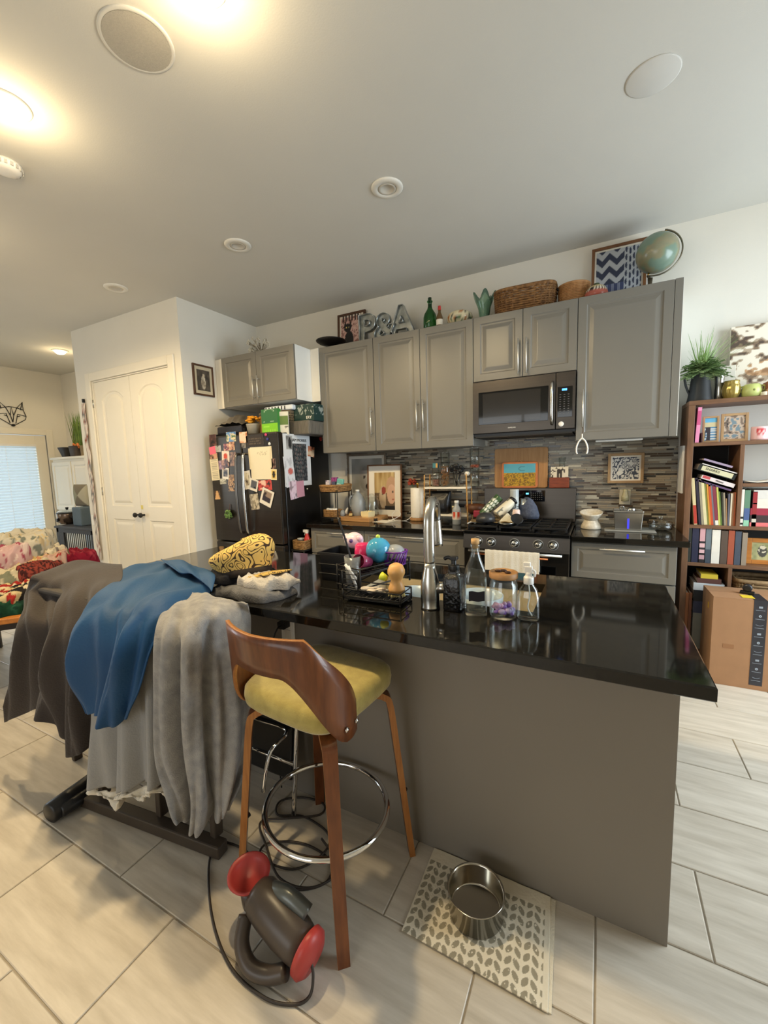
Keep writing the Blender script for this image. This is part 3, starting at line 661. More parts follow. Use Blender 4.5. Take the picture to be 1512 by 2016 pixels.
def cat_pic(u, v):
    bg = mix((222, 190, 178), (196, 150, 140), vn(u * 14, v * 16)) if vn(u * 26, v * 30, 3) < .6 else (140, 100, 92)
    if u < .05 or u > .95 or v > .95: bg = (226, 214, 198)
    if v > .84 and (int(u * 16) % 2 == 0) and .1 < u < .9: bg = (66, 50, 46)
    bx, by = (u - .40) / .19, (v - .28) / .30
    body = bx * bx + by * by < 1 and v > .02
    hx, hy = (u - .34) / .15, (v - .66) / .12
    head = hx * hx + hy * hy < 1
    ear = .68 < v < .86 and (abs(u - .24) < .05 * (.88 - v) / .14 or abs(u - .45) < .05 * (.88 - v) / .14)
    tail = abs(u - .60 - .05 * math.sin(v * 9)) < .03 and .04 < v < .2
    small = (u - .86) ** 2 / .003 + (v - .12) ** 2 / .012 < 1
    if (abs(u - .29) < .018 or abs(u - .39) < .018) and abs(v - .67) < .018: return (226, 200, 120)
    if body or head or ear or tail or small: return (26, 23, 23)
    return bg
frame_thing('framed_picture', 'framed black cat print with pink lettered ground, leaning on the wall above the cabinets', 'picture', -1.405, -1.075, UT, 3.0, -.05, .022, .02, DKWOOD, cat_pic, lean=.06, nx=44, ny=54)
t = T('pedestal_dish', 'wide black footed dish at the left end above the upper cabinets', 'dish', (-1.37, -.235, UT))
MB().lathe([(.055, 0), (.05, .006), (.018, .02), (.016, .045), (.05, .052), (.115, .072), (.145, .092), (.148, .100), (.13, .094), (.05, .068), (0, .064)], 36).build('bowl', M('black bronze', (36, 32, 29), .4, .4, var=.15, vs=20), t)
def marquee(ch, cx, h, label):
    t = T('metal_letter', label, 'letter', (cx, -.25, UT), group=None); X = XF((0, 0, h * .5), *FRONT)
    for nm, fill, ext, sol in (('face_plate', 'BOTH', .004, 0), ('rim', 'NONE', .026, .004)):
        cu = bpy.data.curves.new('l', 'FONT'); cu.body = ch; cu.size = h * 1.38; cu.extrude = ext; cu.align_x = 'CENTER'; cu.align_y = 'CENTER'; cu.fill_mode = fill if fill != 'NONE' else 'FRONT'; cu.offset = .008 * 1.1
        cu.resolution_u = 4
        to = bpy.data.objects.new('tmp', cu); me = bpy.data.meshes.new_from_object(to); bpy.data.objects.remove(to); bpy.data.curves.remove(cu)
        if nm == 'rim':
            b = bmesh.new(); b.from_mesh(me); bmesh.ops.delete(b, geom=[f for f in b.faces if abs(f.normal.z) > .7], context='FACES'); b.to_mesh(me); b.free()
        zs = [v.co.y for v in me.vertices]; k = h / (max(zs) - min(zs)); mid = (max(zs) + min(zs)) / 2
        for v in me.vertices: v.co.x *= k; v.co.y = (v.co.y - mid) * k
        me.transform(X if nm == 'rim' else XF((0, .014, h * .5), *FRONT)); me.materials.clear(); me.materials.append(GALV); me.name = nm
        o = bpy.data.objects.new(nm, me); COL.objects.link(o); o.parent = t
        if sol: d = o.modifiers.new('s', 'SOLIDIFY'); d.thickness = sol; d.offset = 1
    return t
marquee('P', -.945, .265, 'silver metal letter P standing above the upper cabinets')
marquee('&', -.755, .240, 'silver metal ampersand standing between the letters P and A')
marquee('A', -.582, .275, 'silver metal letter A standing above the upper cabinets')
t = T('green_bottle', 'tall green glass bottle with a ringed neck above the cabinets', 'bottle', (-.312, -.25, UT))
MB().lathe([(0, .004), (.05, 0), (.058, .006), (.058, .12), (.05, .15), (.024, .19), (.0175, .215), (.0175, .245), (.024, .248), (.024, .258), (.0165, .262), (.0165, .285), (.012, .286), (.012, .2)], 28).build('body', GREENG, t)
t = T('sauce_bottle', 'small brown bottle with a red cap and white label beside the green bottle', 'bottle', (-.207, -.30, UT))
MB().lathe([(.027, 0), (.028, .004), (.028, .085), (.022, .105), (.012, .13), (.012, .15), (0, .15)], 20).build('body', M('brown bottle', (120, 92, 56), .12, trans=.3, var=.05), t)
MB().lathe([(.0135, .148), (.014, .151), (.0125, .182), (0, .183)], 16).build('cap', RED, t)
MB().lathe([(.0284, .025), (.0284, .07)], 20, cap=False).build('paper_label', PAPER, t)
def floral(u, v):
    b = (224, 212, 176); k = vn(u * 22, v * 9, 5)
    return (60, 96, 64) if k > .72 else (170, 108, 62) if k < .22 else (44, 44, 44) if .47 < k < .52 and v > .3 else b
def printed_lathe(name, prof, fn, parent, n=40, mat=None, capped=True):
    mb = MB(); mb.lathe(prof, n, cap=capped); mb.col = []
    for i in range(len(prof)):
        for k in range(n): mb.col.append(C(*fn(k / n, i / (len(prof) - 1))))
    return mb.build(name, mat or GLOSSPRINT, parent)
t = T('painted_bowl', 'cream round-bellied bowl painted with green and brown flowers above the cabinets', 'bowl', (-.055, -.22, UT))
printed_lathe('body', [(.05, 0), (.055, .01), (.085, .03), (.105, .055), (.11, .08), (.10, .105), (.08, .12), (.072, .125), (.068, .118)] , floral, t)
t = T('petal_vase', 'sea green glass vase with pointed petal rim above the cabinets', 'vase', (.15, -.2, UT))
mb = MB(); n = 40; rows = []
for r_, z_, w_ in ((.045, 0, 0), (.048, .01, 0), (.042, .06, 0), (.05, .12, .0), (.066, .17, .02), (.085, .215, .045)):
    rows.append([(r_ * math.cos(2 * PI * k / n) * (1 + w_ * 3 * math.cos(5 * 2 * PI * k / n)), r_ * math.sin(2 * PI * k / n) * (1 + w_ * 3 * math.cos(5 * 2 * PI * k / n)), z_ + w_ * .75 * math.cos(5 * 2 * PI * k / n)) for k in range(n)])
mb.loops(rows, cap0=True, cap1=False, smooth=True); mb.build('body', SEAG, t, solid=.006)
# wicker tray basket: woven bands over stakes
def woven(t, outline, z0, z1, mat, bands=9, r=.0075, flare=.06, n=72, stakes=30, wav=.004):
    w = MB()
    def P(a, z, k): e = 1 + flare * (z - z0) / (z1 - z0); x, y = outline(a); return (x * e * k, y * e * k, z)
    for b in range(bands):
        z = z0 + r + (z1 - z0 - r) * b / max(1, bands - 1)
        w.tube([P(2 * PI * i / n, z, 1 + wav * (1 if (i + b) % 2 else -1) * 6) for i in range(n)], r, 6, closed=True)
    w.build('woven_bands', mat, t, kind='stuff')
    s = MB()
    for i in range(stakes):
        a = 2 * PI * i / stakes; s.tube([P(a, z0, 1), P(a, z1 + r, 1)], r * .8, 5)
    s.build('stakes', mat, t, kind='stuff')
    rim = MB(); rim.tube([P(2 * PI * i / n, z1 + r, 1.0) for i in range(n)], r * 1.5, 7, closed=True); rim.build('rim', mat, t)
    MB().prism([tuple(P(2 * PI * i / 32, z0, .97)[:2]) for i in range(32)], z0, z0 + .008, 'xy').build('base', mat, t)
def sq(a, rx, ry, p=.45):
    c, s = math.cos(a), math.sin(a); return (rx * math.copysign(abs(c) ** p, c), ry * math.copysign(abs(s) ** p, s))
t = T('wicker_basket', 'long brown rectangular wicker basket lying above the microwave cabinet', 'basket', (.475, -.2, UT), R(3))
woven(t, lambda a: sq(a, .212, .13), 0, .175, WICKD, bands=11, r=.0085)
hd = MB(); hd.tube(path([(.228, -.05, .15), (.262, -.045, .12), (.268, 0, .10), (.262, .045, .12), (.228, .05, .15)], 16), .007, 7); hd.build('handle', MATTEB, t)
t = T('round_basket', 'shallow round tan basket with smooth woven sides above the cabinets', 'basket', (.825, -.19, UT))
woven(t, lambda a: (.098 * math.cos(a), .098 * math.sin(a)), 0, .145, M('tan reed', (178, 132, 84), .6, rgb2=(150, 104, 60), vs=30), bands=14, r=.0058, flare=.10, wav=.001)
def pb_(u, v):
    if .35 < v < .6: return (30, 26, 24) if int(u * 44) % 2 else (232, 222, 200)
    return (172, 92, 78) if v <= .35 else (206, 186, 138) if v < .8 else (72, 84, 58)
t = T('patterned_bowl', 'small lidded pot with red and black patterned bands above the cabinets', 'pot', (.98, -.27, UT))
printed_lathe('body', [(.05, 0), (.072, .01), (.08, .03), (.076, .045), (.072, .06), (.066, .07), (.055, .085), (.03, .098), (.02, .10), (.02, .112), (0, .114)], pb_, t, 44)
def navy(u, v):
    N, L = (46, 54, 78), (176, 182, 190)
    if u < .03 or u > .97 or v > .965: return (226, 222, 212)
    if v < .36 and u < .62: return (60, 70, 108) if (u * 40) % 1 > .2 and abs(v - .12) > .012 else (150, 158, 180)
    if u < .62:
        f = v * 4.4 - abs((u * 3.2) % 1 - .5) * 1.1; return N if f % 1 < .52 else L
    c = (u - .62) / .38 * 5; r_ = v * 7 + .3 * (int(c) % 2)
    return N if ((c % 1 - .5) / .30) ** 2 + ((r_ % 1 - .5) / .42) ** 2 < 1 else L
frame_thing('framed_picture', 'large framed navy and white block pattern print, leaning on the wall behind the globe', 'picture', .94, 1.30, UT, 3.045, -.045, .02, .022, MIDWOOD, navy, lean=.05, nx=72, ny=84)
# globe on its tilted half meridian
t = T('globe', 'old green world globe in a metal half ring on top of the right cabinet', 'globe', (1.35, -.215, UT)); gc = Vector((-.002, 0, .252)); gr = .128
def land(u, v):
    k = vn(u * 7, v * 5, 9) * .6 + vn(u * 16, v * 12, 2) * .4
    base = (122, 142, 126) if k < .52 else (138, 142, 112) if k < .6 else (146, 138, 110)
    return mix(base, (92, 122, 110), .25 * vn(u * 40, v * 30, 4))
mb = MB(); n, m_ = 56, 32; mb.sphere(gc, gr, n, m_); mb.col = [C(*land(k / n, i / m_)) for i in range(m_ + 1) for k in range(n)]
mb.build('ball', attr_mat('globe print', .22, .5), t)
ax = Vector((math.sin(R(20)), 0, math.cos(R(20)))); sd = Vector((math.cos(R(20)), 0, -math.sin(R(20))))
arc = [gc + (ax * math.cos(R(a)) + sd * math.sin(R(a))) * (gr + .017) for a in range(-4, 186, 6)]
MB().tube(arc, .010, 8, flat=.5).build('meridian', M('grey bronze', (128, 122, 106), .35, .8), t)
MB().tube([gc + ax * (gr - .002), gc + ax * (gr + .022)], .006, 8).tube([gc - ax * (gr - .002), gc - ax * (gr + .022)], .006, 8).build('axis_pin', BRASS, t)
MB().lathe([(.085, 0), (.085, .008), (.05, .02), (.018, .035), (.013, .06), (.016, .095), (0, .097)], 28, (gc.x - .035, 0, 0)).tube([(gc.x - .035, 0, .09), tuple(gc - ax * (gr + .018))], .009, 8).build('foot', M('dark bronze', (84, 76, 62), .4, .7), t)
# pale branch ornament above the fridge
t = T('branch_ornament', 'pale branching flower ornament on top of the fridge cabinet', 'ornament', (-2.09, -.45, UT)); random.seed(8)
br = MB(); pet = MB()
for k in range(26):
    a = random.uniform(-1.3, 1.3); L = random.uniform(.10, .2); e = Vector((math.sin(a) * L * 1.0, random.uniform(-.06, .06), .02 + math.cos(a) * L * .85 + .02))
    br.tube(path([(random.uniform(-.06, .06), 0, 0), (e.x * .4, e.y * .5, e.z * .6), e], 6), .0022, 5)
    for p in range(5):
        b_ = 2 * PI * p / 5; pet.sphere(e + Vector((math.cos(b_) * .011, .003 * math.sin(3 * b_), math.sin(b_) * .011)), .009, 7, 5, ry=.4)
br.build('branches', M('dusty twig', (126, 116, 96), .7), t); pet.build('blossoms', M('pale blossom', (206, 202, 190), .6, var=.08), t)
MB().lathe([(.05, 0), (.052, .008), (.02, .015), (0, .016)], 20).build('base', M('dusty base', (150, 146, 134), .6), t)
# framed old photo on the side wall of the pantry
def madonna(u, v):
    r2 = ((u - .5) / .33) ** 2 + ((v - .46) / .46) ** 2
    k = mix((54, 48, 42), (90, 82, 72), vn(u * 8, v * 8))
    if r2 < .75 and ((u - .48) / .17) ** 2 + ((v - .4) / .34) ** 2 < 1: k = mix((128, 116, 100), (206, 196, 176), vn(u * 9, v * 12, 2))
    if ((u - .52) / .09) ** 2 + ((v - .74) / .08) ** 2 < 1: k = (190, 176, 152)
    return k
t = T('framed_picture', 'small framed sepia picture hanging on the pale side wall near the fridge', 'picture', (XP, -.80, 2.21)); fw = .018; w_, h_ = .245, .305
q = MB(); q.box(0, .018, -w_ / 2, -w_ / 2 + fw, 0, h_).box(0, .018, w_ / 2 - fw, w_ / 2, 0, h_).box(0, .018, -w_ / 2 + fw, w_ / 2 - fw, 0, fw).box(0, .018, -w_ / 2 + fw, w_ / 2 - fw, h_ - fw, h_)
q.build('frame', DKWOOD, t, bevel=.002)
MB().box(.001, .010, -w_ / 2 + .01, w_ / 2 - .01, .01, h_ - .01).build('mount', M('sepia mount', (196, 184, 158), .8), t)
picture('picture', (.0105, -w_ / 2 + .045, .05), (0, w_ - .09, 0), (0, 0, h_ - .10), madonna, t, 28, 34)
# ------------------------------------------------------------------ on the back counter (z = BC)
def baby(u, v):
    k = mix((120, 120, 116), (168, 168, 164), vn(u * 5, v * 5)) if v > .35 else (186, 186, 180)
    if ((u - .5) / .24) ** 2 + ((v - .62) / .24) ** 2 < 1:
        k = mix((136, 134, 130), (196, 194, 188), sm(u + (v - .6) * .3, .3, .7))
        for ex in (.42, .60):
            if ((u - ex) / .045) ** 2 + ((v - .66) / .03) ** 2 < 1: k = (60, 58, 56)
        if ((u - .53) / .07) ** 2 + ((v - .48) / .045) ** 2 < 1: k = (52, 48, 46)
        if ((u - .52) / .03) ** 2 + ((v - .58) / .035) ** 2 < 1: k = (176, 174, 168)
        if v > .78: k = mix(k, (96, 94, 90), .6)
    elif abs(u - .5) < .3 - .1 * v and v < .36: k = mix((150, 150, 146), (206, 206, 200), vn(u * 9, v * 9))
    return k
frame_thing('framed_photo', 'large framed grey baby portrait leaning on the mosaic tiles', 'picture', -1.36, -.90, BC, 1.575, -.035, .018, .02, GREYWOOD, baby, lean=.03, mat_w=.03, matcol=(206, 204, 196), nx=40, ny=52, glass=GLOSSPRINT)
def deer(u, v):
    k = mix((150, 118, 66), (214, 190, 140), vn(u * 14, v * 3)) if v > .45 else mix((92, 76, 58), (120, 98, 74), vn(u * 5, v * 5))
    if ((u - .44) / .20) ** 2 + ((v - .34) / .30) ** 2 < 1 and u < .56: k = mix((206, 188, 164), (176, 150, 122), vn(u * 8, v * 8))
    if ((u - .46) / .11) ** 2 + ((v - .52) / .10) ** 2 < 1: k = (150, 66, 54)
    if ((u - .40) / .04) ** 2 + ((v - .42) / .02) ** 2 < 1: k = (60, 44, 36)
    if ((u - .84) / .26) ** 2 + ((v - .62) / .27) ** 2 < 1: k = (196, 158, 128)
    if ((u - .84) / .22) ** 2 + ((v - .42) / .26) ** 2 < 1:
        k = mix((224, 188, 164), (206, 164, 140), vn(u * 4, v * 4))
        if ((u - .90) / .05) ** 2 + ((v - .48) / .025) ** 2 < 1: k = (96, 84, 76)
        if ((u - .92) / .06) ** 2 + ((v - .28) / .02) ** 2 < 1: k = (176, 104, 92)
    if v < .10 and u > .5: k = (40, 36, 36)
    return k
frame_thing('framed_photo', 'brown framed colour photo with a wide white mount, in front of the baby portrait', 'picture', -1.09, -.70, BC, 1.46, -.09, .014, .018, MIDWOOD, deer, lean=.04, mat_w=.065, nx=40, ny=52, glass=GLOSSPRINT)
# two-tier stand with a woven tray on top
t = T('tier_stand', 'black two tier stand with a woven top tray beside the fridge', 'stand', (-1.30, -.36, BC)); q = MB()
for x in (-.10, .10):
    for y in (-.13, .13): q.tube([(x, y, 0), (x, y, .30)], .005, 6)
for z in (.03, .28): q.tube([(-.10, -.13, z), (.10, -.13, z), (.10, .13, z), (-.10, .13, z)], .004, 6, closed=True)
q.build('frame', MATTEB, t)
MB().box(-.10, .10, -.13, .13, .028, .034).box(-.10, .10, -.13, .13, .281, .285).build('shelf_plates', MATTEB, t)
tr = T('woven_tray', 'oval woven tray on the top tier, holding small boxes', 'tray', (-1.30, -.36, BC + .286))
woven(tr, lambda a: sq(a, .118, .14, .6), 0, .05, WICK, bands=4, r=.008, n=48, stakes=18)
def boxy(name, label, cat, x, y, z, w, d, h, rgb, rz=0., fn=None, rough=.5):
    t = T(name, label, cat, (x, y, z), rz); MB().box(-w / 2, w / 2, -d / 2, d / 2, 0, h).build('body', M(name + ' card', rgb, rough, var=.03), t, bevel=.001)
    if fn: picture('front_print', (-w / 2 + .002, -d / 2 - .0006, .002), (w - .004, 0, 0), (0, 0, h - .004), fn, t, 12, 14)
    return t
TZ = BC + .296
stripes = lambda a, b, n: (lambda u, v: a if int(v * n) % 2 else b)
boxy('small_carton', 'white and purple carton at the left of the woven tray', 'box', -1.375, -.38, TZ, .045, .03, .10, (226, 216, 220), fn=lambda u, v: (110, 70, 120) if vn(u * 4, v * 6) > .55 else (232, 222, 226))
boxy('small_carton', 'purple foil packet standing tallest in the woven tray', 'packet', -1.35, -.30, TZ, .07, .025, .125, (126, 46, 116), fn=lambda u, v: (126, 46, 116) if vn(u * 5, v * 5) > .4 else (176, 90, 150))
boxy('small_carton', 'grey blue tube box in the middle of the woven tray', 'box', -1.31, -.37, TZ, .04, .03, .085, (96, 100, 130))
t = T('photo_tube', 'teal scalloped bottle leaning at the right of the woven tray', 'bottle', (-1.245, -.38, TZ), R(10))
MB(Matrix.Rotation(R(10), 4, 'Y')).box(-.035, .035, -.018, .018, .004, .115).build('body', M('teal plastic', (104, 172, 164), .4), t, bevel=.008); 
MB(Matrix.Rotation(R(10), 4, 'Y')).box(-.025, .025, -.0195, -.018, .03, .034).box(-.025, .02, -.0195, -.018, .045, .049).box(-.025, .015, -.0195, -.018, .06, .064).build('print_lines', LABELW, t)
t = T('woven_box', 'small tan woven box with white odds and ends on the lower tier', 'basket', (-1.32, -.40, BC + .035)); woven(t, lambda a: sq(a, .075, .065, .35), 0, .06, WICK, bands=6, r=.005, n=40, stakes=18, flare=.02)
for i, (x, y, s) in enumerate(((-1.37, -.41, .018), (-1.335, -.42, .02), (-1.30, -.415, .017), (-1.28, -.41, .02))):
    t = T('white_clip', ['white coil at the left of the small woven box', 'white coil second from left in the small woven box', 'white coil third from left in the small woven box', 'white coil at the right of the small woven box'][i], 'clip', (x, y, BC + .085))
    MB().lathe([(s, 0), (s, .03), (s * .6, .034), (s * .55, .004)], 14).build('cup', WPLAST, t)
    MB().tube([(s * .8, 0, .022), (s * 1.5, 0, .02), (s * 1.5, 0, .006), (s * .8, 0, .004)], .003, 6).build('lug', WPLAST, t)
t = T('cutting_board', 'thick tan wooden board lying flat on the counter under the water jug', 'board', (-1.06, -.30, BC), R(-6)); MB().box(-.22, .22, -.16, .16, 0, .038).build('slab', OAK, t, bevel=.004)
BZ = BC + .038
t = T('water_jug', 'big cloudy plastic gallon jug on the wooden board', 'jug', (-1.105, -.27, BZ))
MB().lathe([(.064, 0), (.07, .006), (.07, .12), (.066, .155), (.05, .195), (.028, .222), (.018, .232), (.018, .25), (.0, .25)], 28).build('body', PLASTC, t)
MB().lathe([(.0195, .238), (.0195, .256), (0, .257)], 18).build('cap', WPLAST, t)
MB().tube(path([(-.04, -.05, .20), (-.065, -.045, .17), (-.072, -.03, .12), (-.068, -.02, .08)], 14), .011, 8).build('grip', PLASTC, t)
t = T('glass_jar', 'large clear lidded glass jar behind the white dish on the board', 'jar', (-.965, -.235, BZ))
MB().lathe([(.064, 0), (.07, .006), (.07, .15), (.06, .165), (.06, .18), (.057, .18), (.057, .162), (.066, .148), (.066, .008), (0, .006)], 30).build('body', GLASS, t)
MB().lathe([(.066, .181), (.066, .195), (.02, .20), (.018, .215), (0, .218)], 30).build('lid', GLASS, t)
t = T('dropper_bottle', 'tiny amber dropper bottle with a black pipette top on the board', 'bottle', (-1.13, -.37, BZ))
MB().lathe([(.016, 0), (.017, .003), (.017, .04), (.009, .05), (.009, .056), (0, .056)], 18).build('body', M('amber glass', (86, 50, 18), .1, var=.03), t)
MB().lathe([(.0174, .008), (.0174, .032)], 18, cap=False).build('paper_label', M('cream label', (222, 196, 130), .7), t)
MB().lathe([(.011, .054), (.011, .066), (.006, .068), (.006, .085), (.003, .092), (0, .093)], 14).build('pipette', PLASTB, t)
t = T('scalloped_dish', 'small cream scalloped square dish on the front of the board', 'dish', (-.935, -.37, BZ), R(-12)); q = MB(); s = .046
L0 = [(s * .9 * sx_, s * .9 * sy_, 0) for sx_, sy_ in ((-1, -1), (1, -1), (1, 1), (-1, 1))]
def sc(rad, z, amp):
    o = []
    for e in range(4):
        p, r_ = [((-1, -1), (1, -1)), ((1, -1), (1, 1)), ((1, 1), (-1, 1)), ((-1, 1), (-1, -1))][e]
        for k in range(8):
            f = k / 8; o.append(((p[0] + (r_[0] - p[0]) * f) * rad, (p[1] + (r_[1] - p[1]) * f) * rad, z + amp * abs(math.sin(f * PI * 3))))
    return o
q.loops([sc(s * .9, 0, 0), sc(s, .012, 0), sc(s * 1.06, .05, .008), sc(s * .98, .05, .008), sc(s * .9, .01, 0)], cap0=True); q.build('body', M('cream ceramic', (240, 226, 176), .3), t)
t = T('glass_cup', 'small upturned clear cup at the left end of the board', 'cup', (-1.235, -.36, BZ)); MB().lathe([(.03, 0), (.03, .03), (.022, .05), (.01, .058), (0, .06)], 20).build('body', PLASTC, t)
t = T('sprayer', 'white trigger spray head lying behind the cup on the tier stand', 'nozzle', (-1.235, -.30, BZ)); MB().tube(path([(0, 0, 0.012), (.015, 0, .05), (.03, 0, .075)], 8), [.018, .017, .016, .014, .012, .01, .008, .007], 10).build('body', WPLAST, t)
t = T('paper_sheet', 'white paper sheet lying flat on the counter before the framed photos', 'paper', (-.80, -.36, BC), R(-8)); MB().box(-.12, .12, -.08, .08, .0002, .0022).build('sheet', PAPER, t)
t = T('toy_figure', 'little black toy figure lying on the white paper', 'toy', (-.845, -.40, BC + .0025)); q = MB(); q.sphere((0, 0, .014), .012, 10, 8, rx=1.6); q.sphere((.022, 0, .022), .009, 10, 8)
for a in (.4, 1.4, 2.6, 3.9, 5.2): q.tube([(0, 0, .012), (math.cos(a) * .03, math.sin(a) * .02, .004)], .004, 6)
q.build('body', PLASTB, t)
t = T('charging_cable', 'thin white charging cable looping on the counter to the wall outlet', 'cable', (-.60, -.14, BC))
MB().tube(path([(-.20, -.18, .004), (-.12, -.22, .004), (-.04, -.13, .05), (-.09, -.08, .09), (-.14, -.10, .05), (-.08, -.16, .004), (.02, -.14, .004), (.05, -.05, .05), (.035, .02, .15), (.035, .115, .25)], 60), .003, 6).build('wire', WPLAST, t)
t = T('wall_outlet', 'white outlet on the mosaic left of the paper towel roll', 'outlet', (-.565, -.0105, 1.17)); MB().box(-.036, .036, -.005, 0, -.057, .057).build('cover_plate', WPLAST, t, bevel=.002); MB().box(-.015, .015, -.03, -.005, -.03, .01).build('charger', WPLAST, t, bevel=.003)
t = T('red_flower', 'red artificial flower hanging by the outlet left of the towel roll', 'flower', (-.60, -.06, 1.27)); q = MB(); random.seed(3)
for k in range(26):
    a, b_ = random.uniform(0, 2 * PI), random.uniform(-.4, 1.2); d = Vector((math.cos(a) * math.cos(b_), math.sin(a) * math.cos(b_) * .6, math.sin(b_))); q.tube([d * .01, d * .035, d * .055], [.006, .012, .002], 5)
q.build('petals', M('rust petal', (150, 58, 40), .7, var=.2), t); MB().tube([(0, 0, 0), (0, .02, -.06), (0, .045, -.12)], .003, 6).build('stem', GREENL, t)
t = T('paper_towel_roll', 'white paper towel roll on a wooden stand in front of the tiles', 'paper towel', (-.485, -.2, BC))
MB().lathe([(.075, 0), (.077, .004), (.077, .022), (.07, .027), (0, .027)], 30).build('stand_base', BAMB, t); MB().lathe([(.009, .025), (.009, .335), (.015, .34), (.015, .352), (0, .356)], 14).build('post', BRASS, t)
MB().lathe([(.02, .029), (.066, .029), (.067, .032), (.067, .305), (.065, .308), (.02, .308), (.02, .03)], 36).build('roll', M('paper towel', (240, 234, 222), .95, var=.02, vs=30, bump=.3, bs=120), t)
# white two-shelf rack with bamboo-look uprights
t = T('counter_rack', 'white two shelf counter rack with gold twisted uprights', 'rack', (-.19, -.20, BC)); q = MB()
for z in (.055, .30): q.box(-.20, .20, -.075, .075, z, z + .018)
q.build('shelves', M('white shelf', (236, 228, 212), .5), t, bevel=.002)
for x in (-.195, .195):
    for y in (-.07, .07):
        zz = [i * .43 / 30 for i in range(31)]; MB().tube([(x + (.012 if x > 0 else -.012) * (1 - z / .43), y, z) for z in zz], [.0065 + .0015 * math.sin(z * 130) for z in zz], 8).build('upright', M('gold reed', (206, 160, 92), .5, rgb2=(178, 126, 62), vs=60), t)
S1, S2 = BC + .073, BC + .318
def tall_jar(x, y, z, r, h, label, fill, fcol, lid=True):
    t = T('glass_jar', label, 'jar', (x, y, z)); MB().lathe([(r, 0), (r, h), (r - .003, h), (r - .003, .006), (0, .005)], 28).build('body', GLASS, t)
    if lid: MB().lathe([(r + .001, h), (r + .001, h + .012), (r * .4, h + .018), (r * .3, h + .03), (0, h + .032)], 24).build('lid', GLASS, t)
    if fill:
        q = MB(); random.seed(int(h * 1000)); rr = r - .008
        for k in range(150):
            a = random.uniform(0, 2 * PI); d = rr * math.sqrt(random.random()) ; q.sphere((d * math.cos(a), d * math.sin(a), .012 + random.random() * fill), .008, 6, 4, rx=random.uniform(.6, 1.2), rz=random.uniform(.6, 1.2))
        q.build('filling', M('filling ' + label[:12], fcol, .7, var=.25, vs=60), t, kind='stuff')
    return t
tall_jar(-.21, -.20, S2, .042, .30, 'tall clear jar of dry brown cereal on the white rack', .17, (176, 116, 62))
tall_jar(-.30, -.20, S2, .036, .17, 'short clear jar with pinkish salt on the white rack, left of the cereal jar', .05, (190, 130, 112), lid=False)
boxy('tea_tin', 'small teal and orange tin balanced on the short clear jar', 'tin', -.30, -.2, S2 + .1705, .05, .03, .045, (70, 130, 138), fn=lambda u, v: (70, 130, 138) if u < .6 else (214, 160, 84))
tall_jar(.06, -.20, S2, .042, .16, 'lower of two stacked clear canisters at the right of the rack', 0, (0, 0, 0), lid=False)
tall_jar(.06, -.20, S2 + .1605, .042, .17, 'upper of two stacked clear canisters at the right of the rack, with red crumbs', .012, (190, 96, 70))
t = T('utensil_cluster', 'glass of black kitchen utensils in the middle of the white rack', 'utensils', (-.10, -.21, S2)); MB().lathe([(.028, 0), (.034, .10), (.032, .10), (.026, .006), (0, .005)], 20).build('glass', GLASS, t); q = MB(); random.seed(5)
for k in range(10):
    a = random.uniform(0, 2 * PI); e = Vector((math.cos(a) * .05, math.sin(a) * .03, .14 + random.random() * .06)); q.tube([(0, 0, .01), e * .7], .004, 6); q.sphere(e * .95, .020, 8, 6, ry=.5)
q.build('heads', PLASTB, t)
t = T('white_spoon', 'white ladle standing in the rack beside the black utensils', 'ladle', (-.02, -.20, S2)); MB().tube([(0, 0, 0), (.012, 0, .10)], .003, 6).build('handle', STEEL, t); MB().sphere((.016, -.01, .115), .024, 14, 10, ry=.45, rz=.8).build('scoop', WPLAST, t)
t = T('black_pouch', 'black glossy bag on the lower shelf of the white rack', 'bag', (-.255, -.20, S1)); q = MB(); rows = []
for z_, a, b_ in ((0, .085, .05), (.02, .095, .058), (.09, .09, .055), (.15, .092, .04), (.19, .098, .012), (.205, .1, .006)): rows.append([(sq(2 * PI * k / 36, a, b_, .6)[0] * (1 + .03 * math.sin(9 * k)), sq(2 * PI * k / 36, a, b_, .6)[1] * (1 + .06 * math.sin(7 * k)), z_) for k in range(36)])
q.loops(rows, cap0=True, smooth=True); q.build('body', M('black plastic bag', (20, 20, 22), .3, bump=.4, bs=25), t)
t = T('spice_jar', 'small yellow lidded spice jar on the lower rack shelf', 'jar', (-.115, -.23, S1)); MB().lathe([(.022, 0), (.023, .004), (.023, .05), (.02, .056), (0, .056)], 20).build('body', M('mustard jar', (196, 150, 66), .4, var=.1), t); MB().lathe([(.024, .056), (.024, .072), (0, .073)], 20).build('lid', M('cream lid', (224, 206, 160), .5), t)
t = T('brown_bowl', 'brown wooden bowl on the lower right of the rack', 'bowl', (.06, -.2, S1)); MB().lathe([(.04, 0), (.075, .03), (.085, .085), (.08, .085), (.06, .03), (0, .012)], 28).build('body', M('dark bowl wood', (108, 66, 40), .45, rgb2=(84, 50, 30), vs=8), t)
t = T('milk_bottle', 'clear plastic bottle with red and white label standing before the rack', 'bottle', (-.055, -.36, BC)); MB().lathe([(.036, 0), (.038, .004), (.038, .12), (.034, .14), (.018, .165), (.017, .20), (0, .20)], 26).build('body', PLASTC, t); MB().lathe([(.019, .182), (.019, .206), (0, .207)], 18).build('cap', WPLAST, t)
printed_lathe('paper_label', [(.0386, .045), (.0386, .075), (.0386, .11)], lambda u, v: (206, 72, 44) if (u * 6) % 1 < .45 and v > .3 else (232, 220, 204), t, 30, capped=False)
